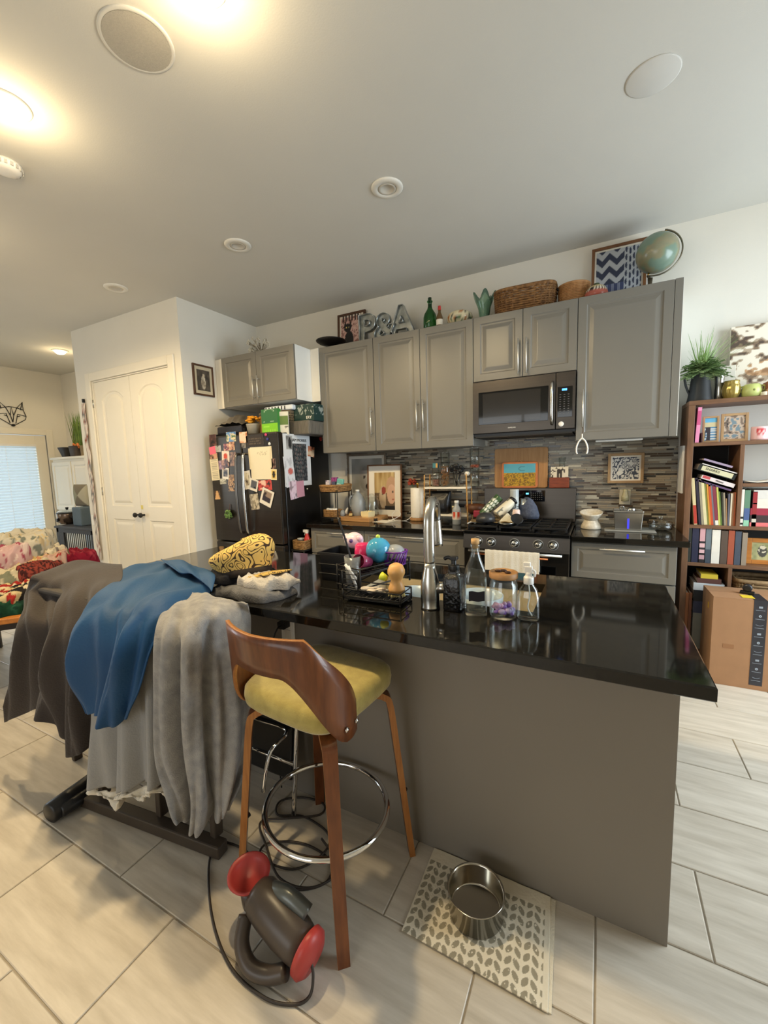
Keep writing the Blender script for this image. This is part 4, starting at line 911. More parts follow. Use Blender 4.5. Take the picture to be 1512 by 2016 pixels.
# leaning on the tiles above the stove
RB = 1.2215
t = T('chopping_board', 'large bamboo chopping board leaning on the tiles above the stove', 'board', (.42, -.020, RB)); 
def rr(w, h, r, n=5):
    o = []
    for cx, cy, a0 in ((w / 2 - r, r, -90), (w / 2 - r, h - r, 0), (-w / 2 + r, h - r, 90), (-w / 2 + r, r, 180)):
        for k in range(n + 1): a = R(a0 + 90 * k / n); o.append((cx + r * math.cos(a), cy + r * math.sin(a)))
    return o
MB().prism(rr(.445, .345, .02), -.02, 0, 'xz').build('slab', BAMB, t, bevel=.003)
def field(u, v):
    if v > .60: return (92, 170, 190) if not (abs(((u - .6) / .14) ** 2 + ((v - .78) / .1) ** 2 - .8) < .25 and u < .66) else (72, 132, 150)
    k = vn(u * 40, v * 30, 6); return (196, 150, 40) if k > .55 else (150, 124, 34) if k > .35 else (120, 84, 40)
t = T('painted_tray', 'orange-edged wooden tray painted with a yellow field under blue sky, on the chopping board', 'tray', (.415, -.041, RB)); MB().prism(rr(.30, .225, .02), -.018, 0, 'xz').build('tray', M('orange clay', (196, 116, 66), .5), t, bevel=.003)
picture('picture', (-.132, -.0186, .016), (.264, 0, 0), (0, 0, .193), field, t, 44, 36); MB().tube(path([(-.02, -.01, .222), (.0, -.012, .24), (.02, -.01, .222)], 10), .002, 6).build('hanging_cord', CORK, t)
def house(u, v):
    if abs(u - .5) < .16 and v < .75 and not (abs(u - .5) < .04 and v < .4): return (60, 52, 46)
    return (226, 214, 190) if vn(u * 9, v * 7) > .35 else (70, 60, 52)
t = T('card_holder', 'reddish wooden card holder with a small black and white picture, on the stove back', 'holder', (.735, -.030, RB)); MB().box(-.077, .077, -.035, 0, 0, .085).build('block', M('red cedar', (140, 66, 34), .4, rgb2=(112, 46, 24), vs=8, stretch=(2, 10, 14)), t, bevel=.003); MB().box(-.068, .068, -.012, -.009, .0855, .175).build('card', PAPER, t); picture('card_print', (-.068, -.0125, .0855), (.136, 0, 0), (0, 0, .0895), house, t, 24, 18)
t = T('clear_tumbler', 'faint clear tumbler standing behind the small picture on the stove back', 'tumbler', (.752, -.0260, RB + .0853)); MB().lathe([(.0, .0), (.018, 0), (.027, .165), (.025, .165), (.017, .004), (0, .003)], 20, (0, .006, 0)).build('body', GLASS, t)
def swirl(u, v):
    k = math.sin(vn(u * 7, v * 7, 3) * 22 + vn(u * 16, v * 16, 8) * 3); return (62, 68, 82) if k > .1 else (214, 212, 206)
t = frame_thing('framed_picture', 'square tan framed blue paisley print hung on the tiles right of the stove', 'picture', 1.09, 1.335, 1.255, 1.49, -.0125, .02, .022, LTWOOD, swirl, mat_w=.012, nx=64, ny=64)
t = T('wall_outlet', 'outlet plate with a plug-in scent bottle below the square print', 'outlet', (1.215, -.0105, 1.145)); MB().box(-.038, .038, -.006, 0, -.06, .06).build('cover_plate', M('almond plate', (206, 198, 176), .45), t, bevel=.002); MB().lathe([(.026, -.03), (.026, .01), (.02, .02), (.016, .045), (.018, .062), (0, .064)], 18, (0, -.03, 0)).build('scent_bottle', M('scent glass', (224, 214, 170), .15, trans=.4), t)
# right of the stove
t = T('cat_bowl', 'raised tilted white speckled pet bowl on the counter right of the stove', 'pet bowl', (.985, -.30, BC)); SPK = M('speckled ceramic', (228, 218, 200), .3, rgb2=(206, 192, 168), vs=70)
MB().lathe([(.068, 0), (.073, .006), (.066, .03), (.05, .06), (.044, .075), (0, .076)], 32).build('stand', SPK, t); MB(Matrix.Translation((0, 0, .076)) @ Matrix.Rotation(R(12), 4, 'X')).lathe([(.044, -.01), (.058, .01), (.078, .045), (.08, .052), (.076, .054), (.058, .026), (0, .014)], 32).build('bowl', SPK, t)
t = T('drain_mat', 'grey rectangular mat under the water fountain', 'mat', (1.235, -.30, BC)); MB().box(-.16, .16, -.11, .11, 0, .008).build('sheet', M('grey mat', (150, 148, 140), .6, bump=.2), t, bevel=.003)
t = T('pet_fountain', 'square steel pet water fountain with a blue light strip', 'fountain', (1.225, -.30, BC + .0085)); W2 = .092
q = MB(); q.loops([sl(-W2 * .9, W2 * .9, -W2 * .8, W2 * .8, 0), sl(-W2, W2, -W2 * .88, W2 * .88, .125), sl(-W2 * 1.03, W2 * 1.03, -W2 * .91, W2 * .91, .13), sl(-W2 * 1.03, W2 * 1.03, -W2 * .91, W2 * .91, .14), sl(-W2 * .95, W2 * .95, -W2 * .83, W2 * .83, .14), sl(-W2 * .93, W2 * .93, -W2 * .81, W2 * .81, .11)], cap0=True); q.build('tank', STEEL, t, bevel=.004)
MB().box(-.006, .006, -.0815, -.0765, .012, .085).build('level_light', M('blue level light', (60, 60, 230), .4, var=0, emit=.9), t); MB().lathe([(.03, .112), (.03, .150), (.024, .158), (.02, .15), (0, .148)], 20, (.02, 0, 0)).tube(path([(-.05, -.02, .14), (-.05, -.03, .165), (-.03, -.03, .165), (-.03, -.02, .14)], 10), .005, 6).build('spout', STEEL, t)
t = T('glass_dish', 'lidded clear glass dish at the right end of the back counter', 'dish', (1.43, -.28, BC)); MB().lathe([(.05, 0), (.07, .012), (.078, .05), (.075, .05), (.066, .014), (0, .006)], 30).build('body', GLASS, t); MB().lathe([(.079, .0505), (.07, .066), (.03, .08), (.012, .084), (.012, .095), (.018, .104), (0, .11)], 30).build('lid', GLASS, t)
t = T('wishbone_ornament', 'white wishbone ornament hanging from the right cabinet handle', 'ornament', (.9155, FD - .042, 1.56)); MB().tube(path([(0, 0, .075), (0, 0, .045), (.0, 0, .04)], 8), .0045, 8).tube(path([(0, 0, .045), (-.022, 0, .02), (-.036, 0, -.02), (-.036, 0, -.055), (-.030, 0, -.068)], 20), .0055, 8).tube(path([(0, 0, .045), (.022, 0, .02), (.036, 0, -.02), (.036, 0, -.055), (.030, 0, -.068)], 20), .0055, 8).build('bone', WPLAST, t); MB().tube(path([(0, 0, .073), (.004, .002, .10), (.0015, .004, .122)], 8), .0022, 6).build('string', M('brown string', (84, 62, 44), .8), t)
# towel over the oven handle on a copper rail
t = T('dish_towel', 'white folded dish towel hanging over the oven handle', 'towel', (0, 0, 0)); rows = []
for y_, z_ in ((-.722, .66), (-.722, .76), (-.735, .7985), (-.7485, .79), (-.752, .72), (-.754, .635)): rows.append([(.285 + .385 * j / 6, y_, z_) for j in range(7)])
MB().grid(cloth(rows, 40, 48, lambda s, u: .005 * math.sin(u * 21 + .6) * max(0, s - .45) + .001 * math.sin(u * 60))).build('cloth', WTOWEL, t, solid=.004)
t = T('copper_stick', 'copper coloured stick lying behind the towel on the oven handle', 'stick', (0, 0, 0)); MB().tube([(.20, -.722, .762), (.725, -.724, .755)], .008, 8).build('rod', M('copper', (180, 106, 62), .35, .7), t)
# dishes drying on the stove
GZ = .973
t = T('drying_towel', 'rumpled dark and tan towel spread over the left stove burners', 'towel', (0, 0, 0)); rows = []
for j in range(6):
    y_ = -.62 + .38 * j / 5; rows.append([(.13 + .34 * i / 5, y_, GZ + .010 + .008 * hsh(i, j)) for i in range(6)])
MB().grid(cloth(rows, 30, 30, lambda s, u: .004 * math.sin(u * 17 + s * 9))).build('cloth', M('tan towel', (166, 140, 96), .9, rgb2=(60, 54, 50), vs=9, bump=.4, bs=120), t, solid=.006)
GZ = .995
def tumbler(name, label, p, d, r0, r1, L, fn, cap=None):
    d = Vector(d).normalized(); up = Vector((0, -1, 0)); ex = up.cross(d).normalized(); ey = d.cross(ex)
    X = Matrix(((ex.x, ey.x, d.x, p[0]), (ex.y, ey.y, d.y, p[1]), (ex.z, ey.z, d.z, p[2]), (0, 0, 0, 1)))
    t = T(name, label, 'tumbler', p); X.translation = Vector((0, 0, 0)); mb = MB(X); n = 40; k = 24
    prof = [(r0 + (r1 - r0) * i / k, L * i / k) for i in range(k + 1)]; mb.lathe(prof, n); mb.col = [C(*fn(b / n, i / k)) for i in range(k + 1) for b in range(n)]
    mb.build('body', GLOSSPRINT, t)
    if cap: MB(X).lathe([(r1 * 1.02, L), (r1 * 1.02, L + .02), (r1 * .5, L + .03), (0, L + .031)], 24).build('lid', cap, t)
    return t
def hexes(u, v):
    y = v * 6; x = u * 9 + .5 * (int(y) % 2); a, b_ = x % 1 - .5, y % 1 - .5
    return (222, 226, 214) if max(abs(a) * 1.05 + abs(b_) * .35, abs(b_)) < .41 and .15 < v < .85 else (66, 92, 60)
tumbler('glass_tumbler', 'green glass tumbler with white hexagons leaning on the stove dishes', (.20, -.50, GZ + .035), (.62, .35, .70), .034, .036, .20, hexes)
tumbler('travel_mug', 'cream travel mug lying tilted beside the hexagon tumbler', (.325, -.52, GZ + .04), (.55, .40, .55), .042, .036, .16, lambda u, v: (232, 222, 198) if vn(u * 10, v * 7) < .74 else (120, 120, 112), PLASTB)
t = tumbler('clear_tumbler', 'upright clear tumbler with black block lettering upside down on the stove', (.435, -.40, GZ + .02), (0, 0, 1), .036, .034, .215, lambda u, v: (176, 182, 182) if v > .72 or v < .12 else (190, 194, 190))
for s_, z_, k_ in (('FOR', .085, .05), ('ICE', .13, .03), ('ICE', .05, .026)):
    text(s_, k_, LABELB, t, Matrix.Translation((-.0, -.0372, z_)) @ Matrix.Rotation(PI, 4, 'Y') @ XF((0, 0, 0), *FRONT))
t = T('pink_cup', 'small pink and white cup upside down on the stove dishes', 'cup', (.475, -.54, GZ)); MB().lathe([(.034, 0), (.026, .085), (.022, .09), (0, .09)], 26).build('body', M('pink cup', (236, 196, 184), .4, rgb2=(240, 226, 214), vs=6), t)
t = T('mesh_bag', 'blue grey mesh strainer bag leaning at the back of the stove dishes', 'bag', (.545, -.36, GZ)); q = MB(); rows = []
for z_, a, b_ in ((0, .07, .045), (.03, .08, .05), (.10, .068, .04), (.15, .042, .022), (.17, .014, .01)): rows.append([(a * math.cos(2 * PI * k / 32) - .12 * z_, b_ * math.sin(2 * PI * k / 32), z_) for k in range(32)])
q.loops(rows, cap0=True, smooth=True); q.build('body', M('blue grey mesh', (88, 94, 112), .7, rgb2=(60, 66, 84), vs=50, bump=.4, bs=300), t)
t = T('steel_cup', 'small steel cup behind the lettered tumbler', 'cup', (.505, -.36, GZ)); MB().lathe([(.028, 0), (.032, .16), (.03, .16), (.02, .004), (0, .003)], 22).build('body', STEEL, t)
t = T('napkin', 'white folded triangle cloth standing among the stove dishes', 'cloth', (.415, -.57, GZ)); MB().add([(-.06, -.03, 0), (.06, -.03, 0), (.055, .03, 0), (-.055, .03, 0), (-.005, -.005, .065), (.005, .005, .065)], [(0, 1, 4), (1, 2, 5, 4), (2, 3, 5), (3, 0, 4, 5), (0, 3, 2, 1)]).build('fold', M('cream napkin', (232, 226, 204), .9, rgb2=(216, 206, 180), vs=30), t, bevel=.003)
t = T('black_pan_lid', 'round black dish standing tilted beside the pink cup', 'dish', (.49, -.60, GZ + .022)); MB(Matrix.Rotation(R(50), 4, 'X') @ Matrix.Rotation(R(15), 4, 'Y')).lathe([(.0, 0), (.04, .002), (.045, .010), (.04, .008), (0, .006)], 28).build('disc', PLASTB, t)
t = T('black_bowl', 'black bowl upside down at the front left of the stove dishes', 'bowl', (.255, -.60, GZ)); MB().lathe([(.075, 0), (.07, .035), (.045, .06), (.03, .066), (0, .067)], 30).build('body', M('dark grey bowl', (52, 52, 54), .35), t)
t = T('steel_bowl', 'shallow steel dish at the front of the stove dishes', 'dish', (.42, -.645, .973)); MB().lathe([(.045, .0), (.06, .02), (.062, .024), (.055, .02), (0, .006)], 30).build('body', STEEL, t)
t = T('red_spatula', 'dark red spatula lying at the left of the stove dishes', 'spatula', (.165, -.48, GZ)); MB().box(-.04, .03, -.012, .012, .01, .07).build('blade', M('crimson silicone', (150, 40, 60), .5), t, bevel=.012, seg=3); MB().tube([(0, 0, .03), (.05, .05, .012)], .006, 8).build('handle', PLASTB, t)
t = T('white_tongs', 'short white utensil lying at the front left edge of the stove', 'utensil', (.145, -.62, .973)); MB().tube(path([(-.02, -.03, .006), (.0, -.0, .014), (.02, .03, .006)], 8), .005, 6).sphere((.022, .033, .008), .012, 10, 8).build('body', WPLAST, t)
# ------------------------------------------------------------------ papers and photos on the fridge
def fq(zx, zy, side=False):
    """fridge close-up coordinates -> point on the fridge front (or its right side)"""
    u, v = 400 + zx / 5.815, 840 + zy / 5.815
    return at(u, v, x=FX1 + .0015) if side else at(u, v, y=FY - .0015)
_lift = [0]
def sheet(name, label, cat, box, fn, rot=0., side=False, nx=10, ny=12, lvl=0, rim=None):
    x0, y0, x1, y1 = box; cx, cy = (x0 + x1) / 2, (y0 + y1) / 2; c = fq(cx, cy, side); a, b = fq(x0, cy, side), fq(x1, cy, side); p, q = fq(cx, y1, side), fq(cx, y0, side)
    w = (b - a).length; h = q.z - p.z; cr_, sr = math.cos(R(rot)), math.sin(R(rot)); o = .0008 + lvl * .0011
    if side: ex, n = Vector((0, 1, 0)), Vector((1, 0, 0))
    else: ex, n = Vector((1, 0, 0)), Vector((0, -1, 0))
    ez = Vector((0, 0, 1)); U = (ex * cr_ + ez * sr) * w; V = (ez * cr_ - ex * sr) * h
    t = T(name, label, cat, tuple(c + n * o)); P0 = -U / 2 - V / 2; m = MB()
    th = n * .0007
    m.loops([[P0, P0 + U, P0 + U + V, P0 + V], [P0 + th, P0 + U + th, P0 + U + V + th, P0 + V + th]], cap0=True); m.build('card', PAPER, t)
    def f2(u, v):
        if rim and (u < rim or u > 1 - rim or v < rim * 1.6 or v > 1 - rim * .8): return (232, 226, 214)
        return fn(u, v)
    picture('print', P0 + th * 1.25, U, V, f2, t, nx, ny, GLOSSPRINT if cat == 'photo' else PRINT)
    return t
def blotch(cols, k=4., s=0):
    def f(u, v):
        x = vn(u * k + s, v * k * 1.2, s) * .7 + vn(u * k * 2.3, v * k * 2.3, s + 5) * .3; i = min(len(cols) - 1, int(x * len(cols) * 1.25)); return cols[max(0, i)]
    return f
DK = (44, 34, 32); SK = (206, 160, 132)
sheet('photo', 'dark reddish photo at the top left corner of the fridge', 'photo', (72, 90, 150, 215), blotch([(40, 30, 30), (72, 46, 44), (110, 74, 66)], 3, 1))
sheet('photo', 'blue sky photo at the top of the left fridge door', 'photo', (265, 60, 375, 172), blotch([(60, 92, 150), (96, 140, 190), (214, 200, 160), (70, 110, 80)], 3, 2))
sheet('photo', 'grey photo half behind the pink note on the left fridge door', 'photo', (135, 215, 205, 290), blotch([(90, 90, 88), (170, 168, 160)], 4, 3))
sheet('photo_strip', 'long cream list with a small photo at its top on the left fridge door', 'photo strip', (85, 305, 178, 615), lambda u, v: blotch([DK, (120, 96, 80), SK], 5, 4)(u, v) if v > .78 else ((176, 168, 148) if int(v * 30) % 2 and .15 < u < .85 else (228, 218, 190)), rot=3, ny=36)
sheet('note', 'bright pink paper note on the left fridge door', 'note', (72, 228, 145, 316), lambda u, v: (232, 110, 136), rot=8, lvl=1, nx=2, ny=2)
sheet('photo', 'dark red group photo high on the left fridge door', 'photo', (235, 195, 300, 277), blotch([(40, 20, 20), (120, 40, 36), (200, 150, 120)], 5, 5))
sheet('photo', 'portrait photo with warm brown tones left of the fridge handles', 'photo', (300, 175, 360, 270), blotch([(96, 60, 44), (190, 140, 104), (226, 196, 160)], 3, 6))
sheet('card', 'white card with a red splash on the left fridge door', 'card', (215, 280, 300, 400), lambda u, v: (206, 80, 60) if (u - .5) ** 2 + (v - .5) ** 2 < .08 else (230, 218, 208), rot=-4)
sheet('photo', 'purple toned photo beside the cream list on the fridge', 'photo', (178, 390, 216, 490), blotch([(90, 60, 90), (160, 130, 150)], 4, 7))
sheet('photo', 'dark tilted photo in the middle of the left fridge door', 'photo', (212, 372, 295, 478), blotch([(40, 30, 32), (92, 60, 52), (170, 120, 96)], 3, 8), rot=16, lvl=2)
sheet('polaroid', 'white-edged instant photo low on the left fridge door', 'photo', (222, 472, 294, 600), blotch([(40, 36, 40), (110, 100, 96)], 3, 9), rot=-6, rim=.13, lvl=1)
sheet('photo', 'brown collage photo beside the left fridge handle', 'photo', (303, 290, 376, 455), blotch([(60, 48, 44), (110, 88, 80), (150, 120, 104)], 6, 10))
sheet('photo', 'lower brown collage photo beside the left fridge handle', 'photo', (288, 550, 360, 740), blotch([(70, 50, 36), (126, 96, 64), (190, 150, 104), (50, 40, 36)], 6, 11), ny=20)
sheet('card', 'grey and white cut-out picture under the instant photo on the fridge', 'card', (192, 590, 265, 656), blotch([(96, 100, 96), (206, 206, 196), (150, 150, 140)], 4, 12), rot=4)
sheet('card', 'small tan picture card lowest on the left fridge door', 'card', (132, 735, 196, 832), lambda u, v: (214, 170, 120) if abs(u - .5) < .46 * (1 - v * .7) else (80, 62, 50), rot=3)
sheet('photo', 'warm portrait photo at the top of the right fridge door', 'photo', (415, 60, 505, 186), blotch([(150, 90, 60), (216, 160, 120), (236, 206, 180)], 3, 13))
sheet('photo', 'small grey photo just under the warm portrait on the right fridge door', 'photo', (440, 188, 490, 246), blotch([(70, 66, 62), (130, 124, 116)], 4, 14))
sheet('sign', 'dark brown sign card at the top of the right fridge door', 'sign', (492, 100, 690, 225), lambda u, v: (92, 80, 64) if (int(v * 9) in (2, 4, 6)) and .15 < u < .85 and vn(u * 24, v * 9) > .45 else (50, 42, 36), nx=24, ny=18)
def invite(u, v):
    if .36 < u < .86 and .70 < v < .86 and vn(u * 34, v * 60) > .60: return (196, 186, 160)
    if .3 < u < .7 and (.90 < v < .92 or .55 < v < .57 or .5 < v < .515 or .3 < v < .31 or .2 < v < .21): return (176, 166, 140)
    return (232, 222, 194)
sheet('paper', 'cream sheet peeping out behind the big invitation on the fridge', 'paper', (522, 236, 790, 480), lambda u, v: (222, 210, 178), rot=2, nx=2, ny=2)
sheet('invitation', 'big cream printed invitation in the middle of the right fridge door', 'invitation', (546, 232, 772, 606), invite, rot=0, lvl=2, nx=26, ny=40)
sheet('card', 'small yellow and black card right of the big invitation', 'card', (776, 485, 845, 610), lambda u, v: (40, 34, 26) if ((u - .5) / .22) ** 2 + ((v - .5) / .32) ** 2 < 1 else (214, 176, 78) if .2 < u < .8 and .15 < v < .85 else (226, 210, 160), rot=-3, lvl=1, nx=14, ny=18)
sheet('photo', 'narrow brown photo behind the right edge of the big invitation', 'photo', (785, 365, 830, 482), blotch([(60, 46, 42), (140, 110, 100)], 4, 15))
sheet('photo_strip', 'cream edged photo strip left of the red card on the fridge', 'photo strip', (472, 505, 548, 716), blotch([(90, 80, 70), (190, 176, 150), (226, 216, 190)], 4, 16), rot=6, rim=.12, lvl=1, ny=22)
sheet('card', 'red and white patterned card below the big invitation', 'card', (628, 612, 786, 728), lambda u, v: (60, 40, 40) if vn(u * 6, v * 5, 4) < .3 else (196, 70, 62) if vn(u * 6, v * 5, 4) < .7 or u > .6 else (230, 190, 170), rot=3, nx=18, ny=14)
sheet('polaroid', 'white-edged instant photo tilted below the left of the invitation', 'photo', (536, 600, 630, 735), blotch([(40, 44, 56), (90, 92, 100)], 3, 17), rot=-16, rim=.12, lvl=3)
sheet('polaroid', 'largest white-edged instant photo, tilted low on the right fridge door', 'photo', (665, 715, 800, 905), lambda u, v: blotch([(60, 50, 50), (150, 130, 116)], 3, 18)(u, v) if v > .5 else (56, 50, 60), rot=-22, rim=.15, lvl=3, nx=16, ny=20)
sheet('photo_strip', 'strip of small grey photos at the bottom of the right door papers', 'photo strip', (542, 770, 640, 950), blotch([(60, 54, 50), (150, 140, 120), (206, 196, 176)], 5, 19), rot=6, lvl=1, ny=20)
def poster(u, v):
    if .1 < u < .34 and .70 < v < .97: return (40, 40, 40) if ((u - .24) / .05) ** 2 + ((v - .83) / .11) ** 2 < 1 else mix((104, 104, 104), (176, 176, 174), vn(u * 20, v * 14))
    if .30 < u < .86 and .09 < v < .82 or (.14 < u < .86 and .09 < v < .45):
        a = math.sin(abs(u - .58) * 44) * math.sin(v * 38) + .5 * math.sin(u * 70 + v * 40); return (92, 96, 96) if a > .35 else (140, 120, 116) if a < -.9 else (44, 48, 52)
    return (226, 228, 230)
pt = sheet('poster', 'large white poster with dark floral pattern on the fridge side', 'poster', (930, 90, 1235, 680), poster, side=True, nx=50, ny=70)
_c = pt.location
text('IAM MORRIS', .040, LABELB, pt, XF(Vector((.0034, .035, .192)), (0, 1, 0), (0, 0, 1)))
sheet('card', 'tall white card with a red blot overlapping the floral poster', 'card', (930, 335, 1040, 690), lambda u, v: (206, 110, 100) if ((u - .6) / .25) ** 2 + ((v - .5) / .1) ** 2 < 1 else (196, 196, 200) if vn(u * 7, v * 9) > .68 else (226, 226, 230), side=True, rot=6, lvl=3, ny=24)
sheet('card', 'pale pink card at the bottom left of the floral poster', 'card', (985, 620, 1075, 830), blotch([(206, 170, 190), (230, 206, 220), (150, 130, 140)], 4, 21), side=True, rot=6, lvl=4)
sheet('card', 'deeper pink card at the bottom right of the floral poster', 'card', (1065, 620, 1150, 805), lambda u, v: (206, 150, 166), side=True, rot=3, lvl=6, nx=4, ny=4)
sheet('card', 'small orange patterned tag clipped at the right edge of the floral poster', 'card', (1195, 228, 1268, 345), blotch([(96, 60, 46), (196, 120, 86), (216, 190, 160)], 3, 22), side=True, rot=-8, lvl=3)
def fmag(name, label, zx, zy, mat, side=False, r=.014):
    c = fq(zx, zy, side); t = T(name, label, 'magnet', tuple(c)); m = MB()
    m.lathe([(0, 0), (r, 0), (r, .004), (r * .7, .008), (0, .009)], 18, axis='y' if not side else 'x'); m.build('disc', mat, t); return t
fmag('magnet', 'pink round magnet at the top right of the right fridge door', 718, 92, M('pink magnet', (200, 70, 110), .4))
fmag('magnet', 'dark blue round magnet under the pink magnet on the fridge', 736, 142, M('blue magnet', (56, 62, 130), .4))
fmag('magnet', 'white round magnet lowest of the three at the right door top', 760, 196, WPLAST)
fmag('magnet', 'red flower magnet high on the fridge side near the upper cabinet', 1345, 138, RED, True, .024)
fmag('magnet', 'tiny white button magnet on the fridge side below the poster', 1190, 712, WPLAST, True, .008)
c = fq(305, 1010); t = T('plant_sprig', 'green leafy sprig magnet low on the left fridge door', 'sprig', tuple(c)); q = MB(); random.seed(12)
for k in range(40):
    a = random.uniform(0, 2 * PI); rr_ = math.sqrt(random.random()); d = Vector((math.cos(a) * .045 * rr_, -.012 - random.random() * .02, math.sin(a) * .05 * rr_)); q.sphere(d, .014, 6, 4, ry=.3, rz=.7)
q.build('leaves', GREENL, t); MB().tube(path([(0, -.006, -.05), (.01, -.012, .03), (.02, -.006, .11)], 8), .003, 6).build('stem', M('dry stem', (96, 62, 52), .8), t)
# ------------------------------------------------------------------ on top of the fridge
FT = 1.766
t = T('tray_stack', 'black metal tray lying lowest in the pile at the left on the fridge top', 'tray', (-2.26, -.60, FT + .0005)); MB().loops([sl(-.20, .20, -.20, .17, .001), sl(-.215, .215, -.215, .185, .045), sl(-.21, .21, -.21, .18, .045), sl(-.195, .195, -.195, .165, .008)], cap0=True).build('body', MATTEB, t)
t = T('black_case', 'flat dark blue black case on the metal tray on the fridge', 'case', (-2.25, -.61, FT + .0455)); MB().box(-.18, .16, -.18, .14, 0, .075).build('body', M('navy case', (28, 28, 38), .5), t, bevel=.012)
t = T('paper_bag', 'crumpled grey tan bag on top of the pile at the fridge top left', 'bag', (-2.26, -.60, FT + .121)); rows = []
for i in range(6): rows.append([(-.19 + .38 * j / 6, -.19 + .34 * i / 5, .004 + (.095 + .05 * hsh(i, j, 3)) * math.sin(PI * (i + .4) / 5.8) * math.sin(PI * (j + .3) / 6.6)) for j in range(7)])
MB().grid(cloth(rows, 26, 28, lambda s, u: .006 * math.sin(u * 31 + s * 13))).build('sheet', M('crumpled bag', (120, 112, 100), .5, rgb2=(72, 68, 62), vs=7, bump=.3, bs=30), t, solid=.003)
t = T('flower_pot', 'white pot of orange flowers on the front of the fridge top', 'flower pot', (-1.985, -.735, FT)); MB().lathe([(.048, 0), (.065, .11), (.068, .125), (.06, .125), (.055, .10), (0, .09)], 28).build('pot', M('white pot', (150, 144, 132), .5, var=.03), t); q = MB(); random.seed(6)
for k in range(34):
    a = random.uniform(0, 2 * PI); r_ = .065 * math.sqrt(random.random()); q.sphere((r_ * math.cos(a), r_ * math.sin(a), .135 + random.random() * .05 + .02 * (1 - r_ / .065)), .018, 8, 6, rz=.6)
q.build('flowers', M('orange petals', (214, 146, 30), .7, var=.2, vs=50), t)
t = T('glass_jar', 'clear glass jar lid behind the orange flowers on the fridge', 'jar', (-2.03, -.56, FT)); MB().lathe([(.06, 0), (.065, .01), (.065, .17), (.05, .21), (0, .22)], 24).build('body', GLASS, t)
t = T('drinking_glass', 'small empty glass left of the white flower pot on the fridge', 'glass', (-2.105, -.74, FT)); MB().lathe([(.024, 0), (.03, .12), (.028, .12), (.022, .006), (0, .005)], 20).build('body', GLASS, t)
t = T('brown_bag', 'brown paper bag between the flower pot and the green box', 'bag', (-1.90, -.66, FT), R(4)); MB().box(-.05, .05, -.03, .03, 0, .20).build('body', M('kraft paper', (150, 112, 66), .8, var=.06), t, bevel=.006)
def lime(u, v):
    if v > .46: return (150, 176, 150) if (.55 < u < .8 and .50 < v < .54) or (.12 < u < .22 and .5 < v < .54) or (abs(((u - .5) / .3) ** 2 + ((v - .9) / .1) ** 2 - 1) < .2 and v > .9) else (44, 104, 60)
    return (150, 214, 60) if (v < .22 and int(u * 14) % 2 and .1 < u < .9) or (.1 < u < .5 and .3 < v < .36) else (124, 196, 34)
t = boxy('tea_box', 'upright two-tone green box standing at the front edge of the fridge top', 'box', -1.745, -.74, FT, .20, .05, .245, (60, 130, 60), fn=None)
picture('front_print', (-.099, -.0262, .002), (.198, 0, 0), (0, 0, .241), lime, t, 30, 34)
t = boxy('booklet', 'green and white picture booklet leaning right of the green box', 'booklet', -1.625, -.72, FT, .12, .012, .215, (206, 206, 196), rz=R(18)); picture('front_print', (-.058, -.0072, .002), (.116, 0, 0), (0, 0, .211), lambda u, v: (92, 118, 60) if .42 < v < .84 else (206, 206, 198) if v > .35 or vn(u * 5, v * 8) > .4 else (70, 70, 60), t, 14, 20)
t = T('wicker_hamper', 'pale wicker basket behind the green box on the fridge', 'basket', (-1.835, -.48, FT + .002)); woven(t, lambda a: sq(a, .19, .14), 0, .22, M('pale wicker', (120, 108, 84), .7, rgb2=(84, 72, 54), vs=40), bands=11, r=.009)
t = T('bright_bag', 'white striped block imitating a window blind reflection, on top of the wicker basket', 'packet', (-1.80, -.53, FT + .248)); MB().box(-.16, .20, -.07, .07, 0, .05).build('body', M('white packet', (214, 222, 232), .3), t, bevel=.015)  # striped block stands in for the reflection of a window blind
q = MB()
for k in range(7): q.box(-.14 + .04 * k, -.126 + .04 * k, -.0708, -.0700, .008, .042)
q.build('stripes', MATTEB, t)
t = T('plastic_bin', 'grey ribbed plastic bin at the right of the fridge top', 'bin', (-1.475, -.36, FT + .001)); MB().box(-.16, .08, -.26, .2, 0, .13).build('body', M('grey bin', (96, 92, 86), .55), t, bevel=.008); q = MB()
for k in range(16): q.box(-.155 + k * .0148, -.149 + k * .0148, -.2635, -.2600, .01, .12)
for k in range(20): q.box(.0800, .0835, -.25 + k * .022, -.24 + k * .022, .01, .12)
q.build('ribs', M('grey bin rib', (116, 112, 104), .55), t)
def teal(u, v): return (150, 160, 156) if v > .35 and vn(u * 20, v * 10, 2) > .72 else (22, 54, 52)
t = boxy('teal_box', 'dark teal printed box on the grey bin under the fridge cabinet', 'box', -1.505, -.36, FT + .1325, .24, .38, .155, (22, 54, 52)); picture('front_print', (-.119, -.1907, .002), (.238, 0, 0), (0, 0, .156), teal, t, 40, 20); picture('side_print', (.1207, -.189, .002), (0, .378, 0), (0, 0, .156), teal, t, 40, 20)
text('ERY', .04, LABELW, t, XF((.06, -.1915, .03), *FRONT))
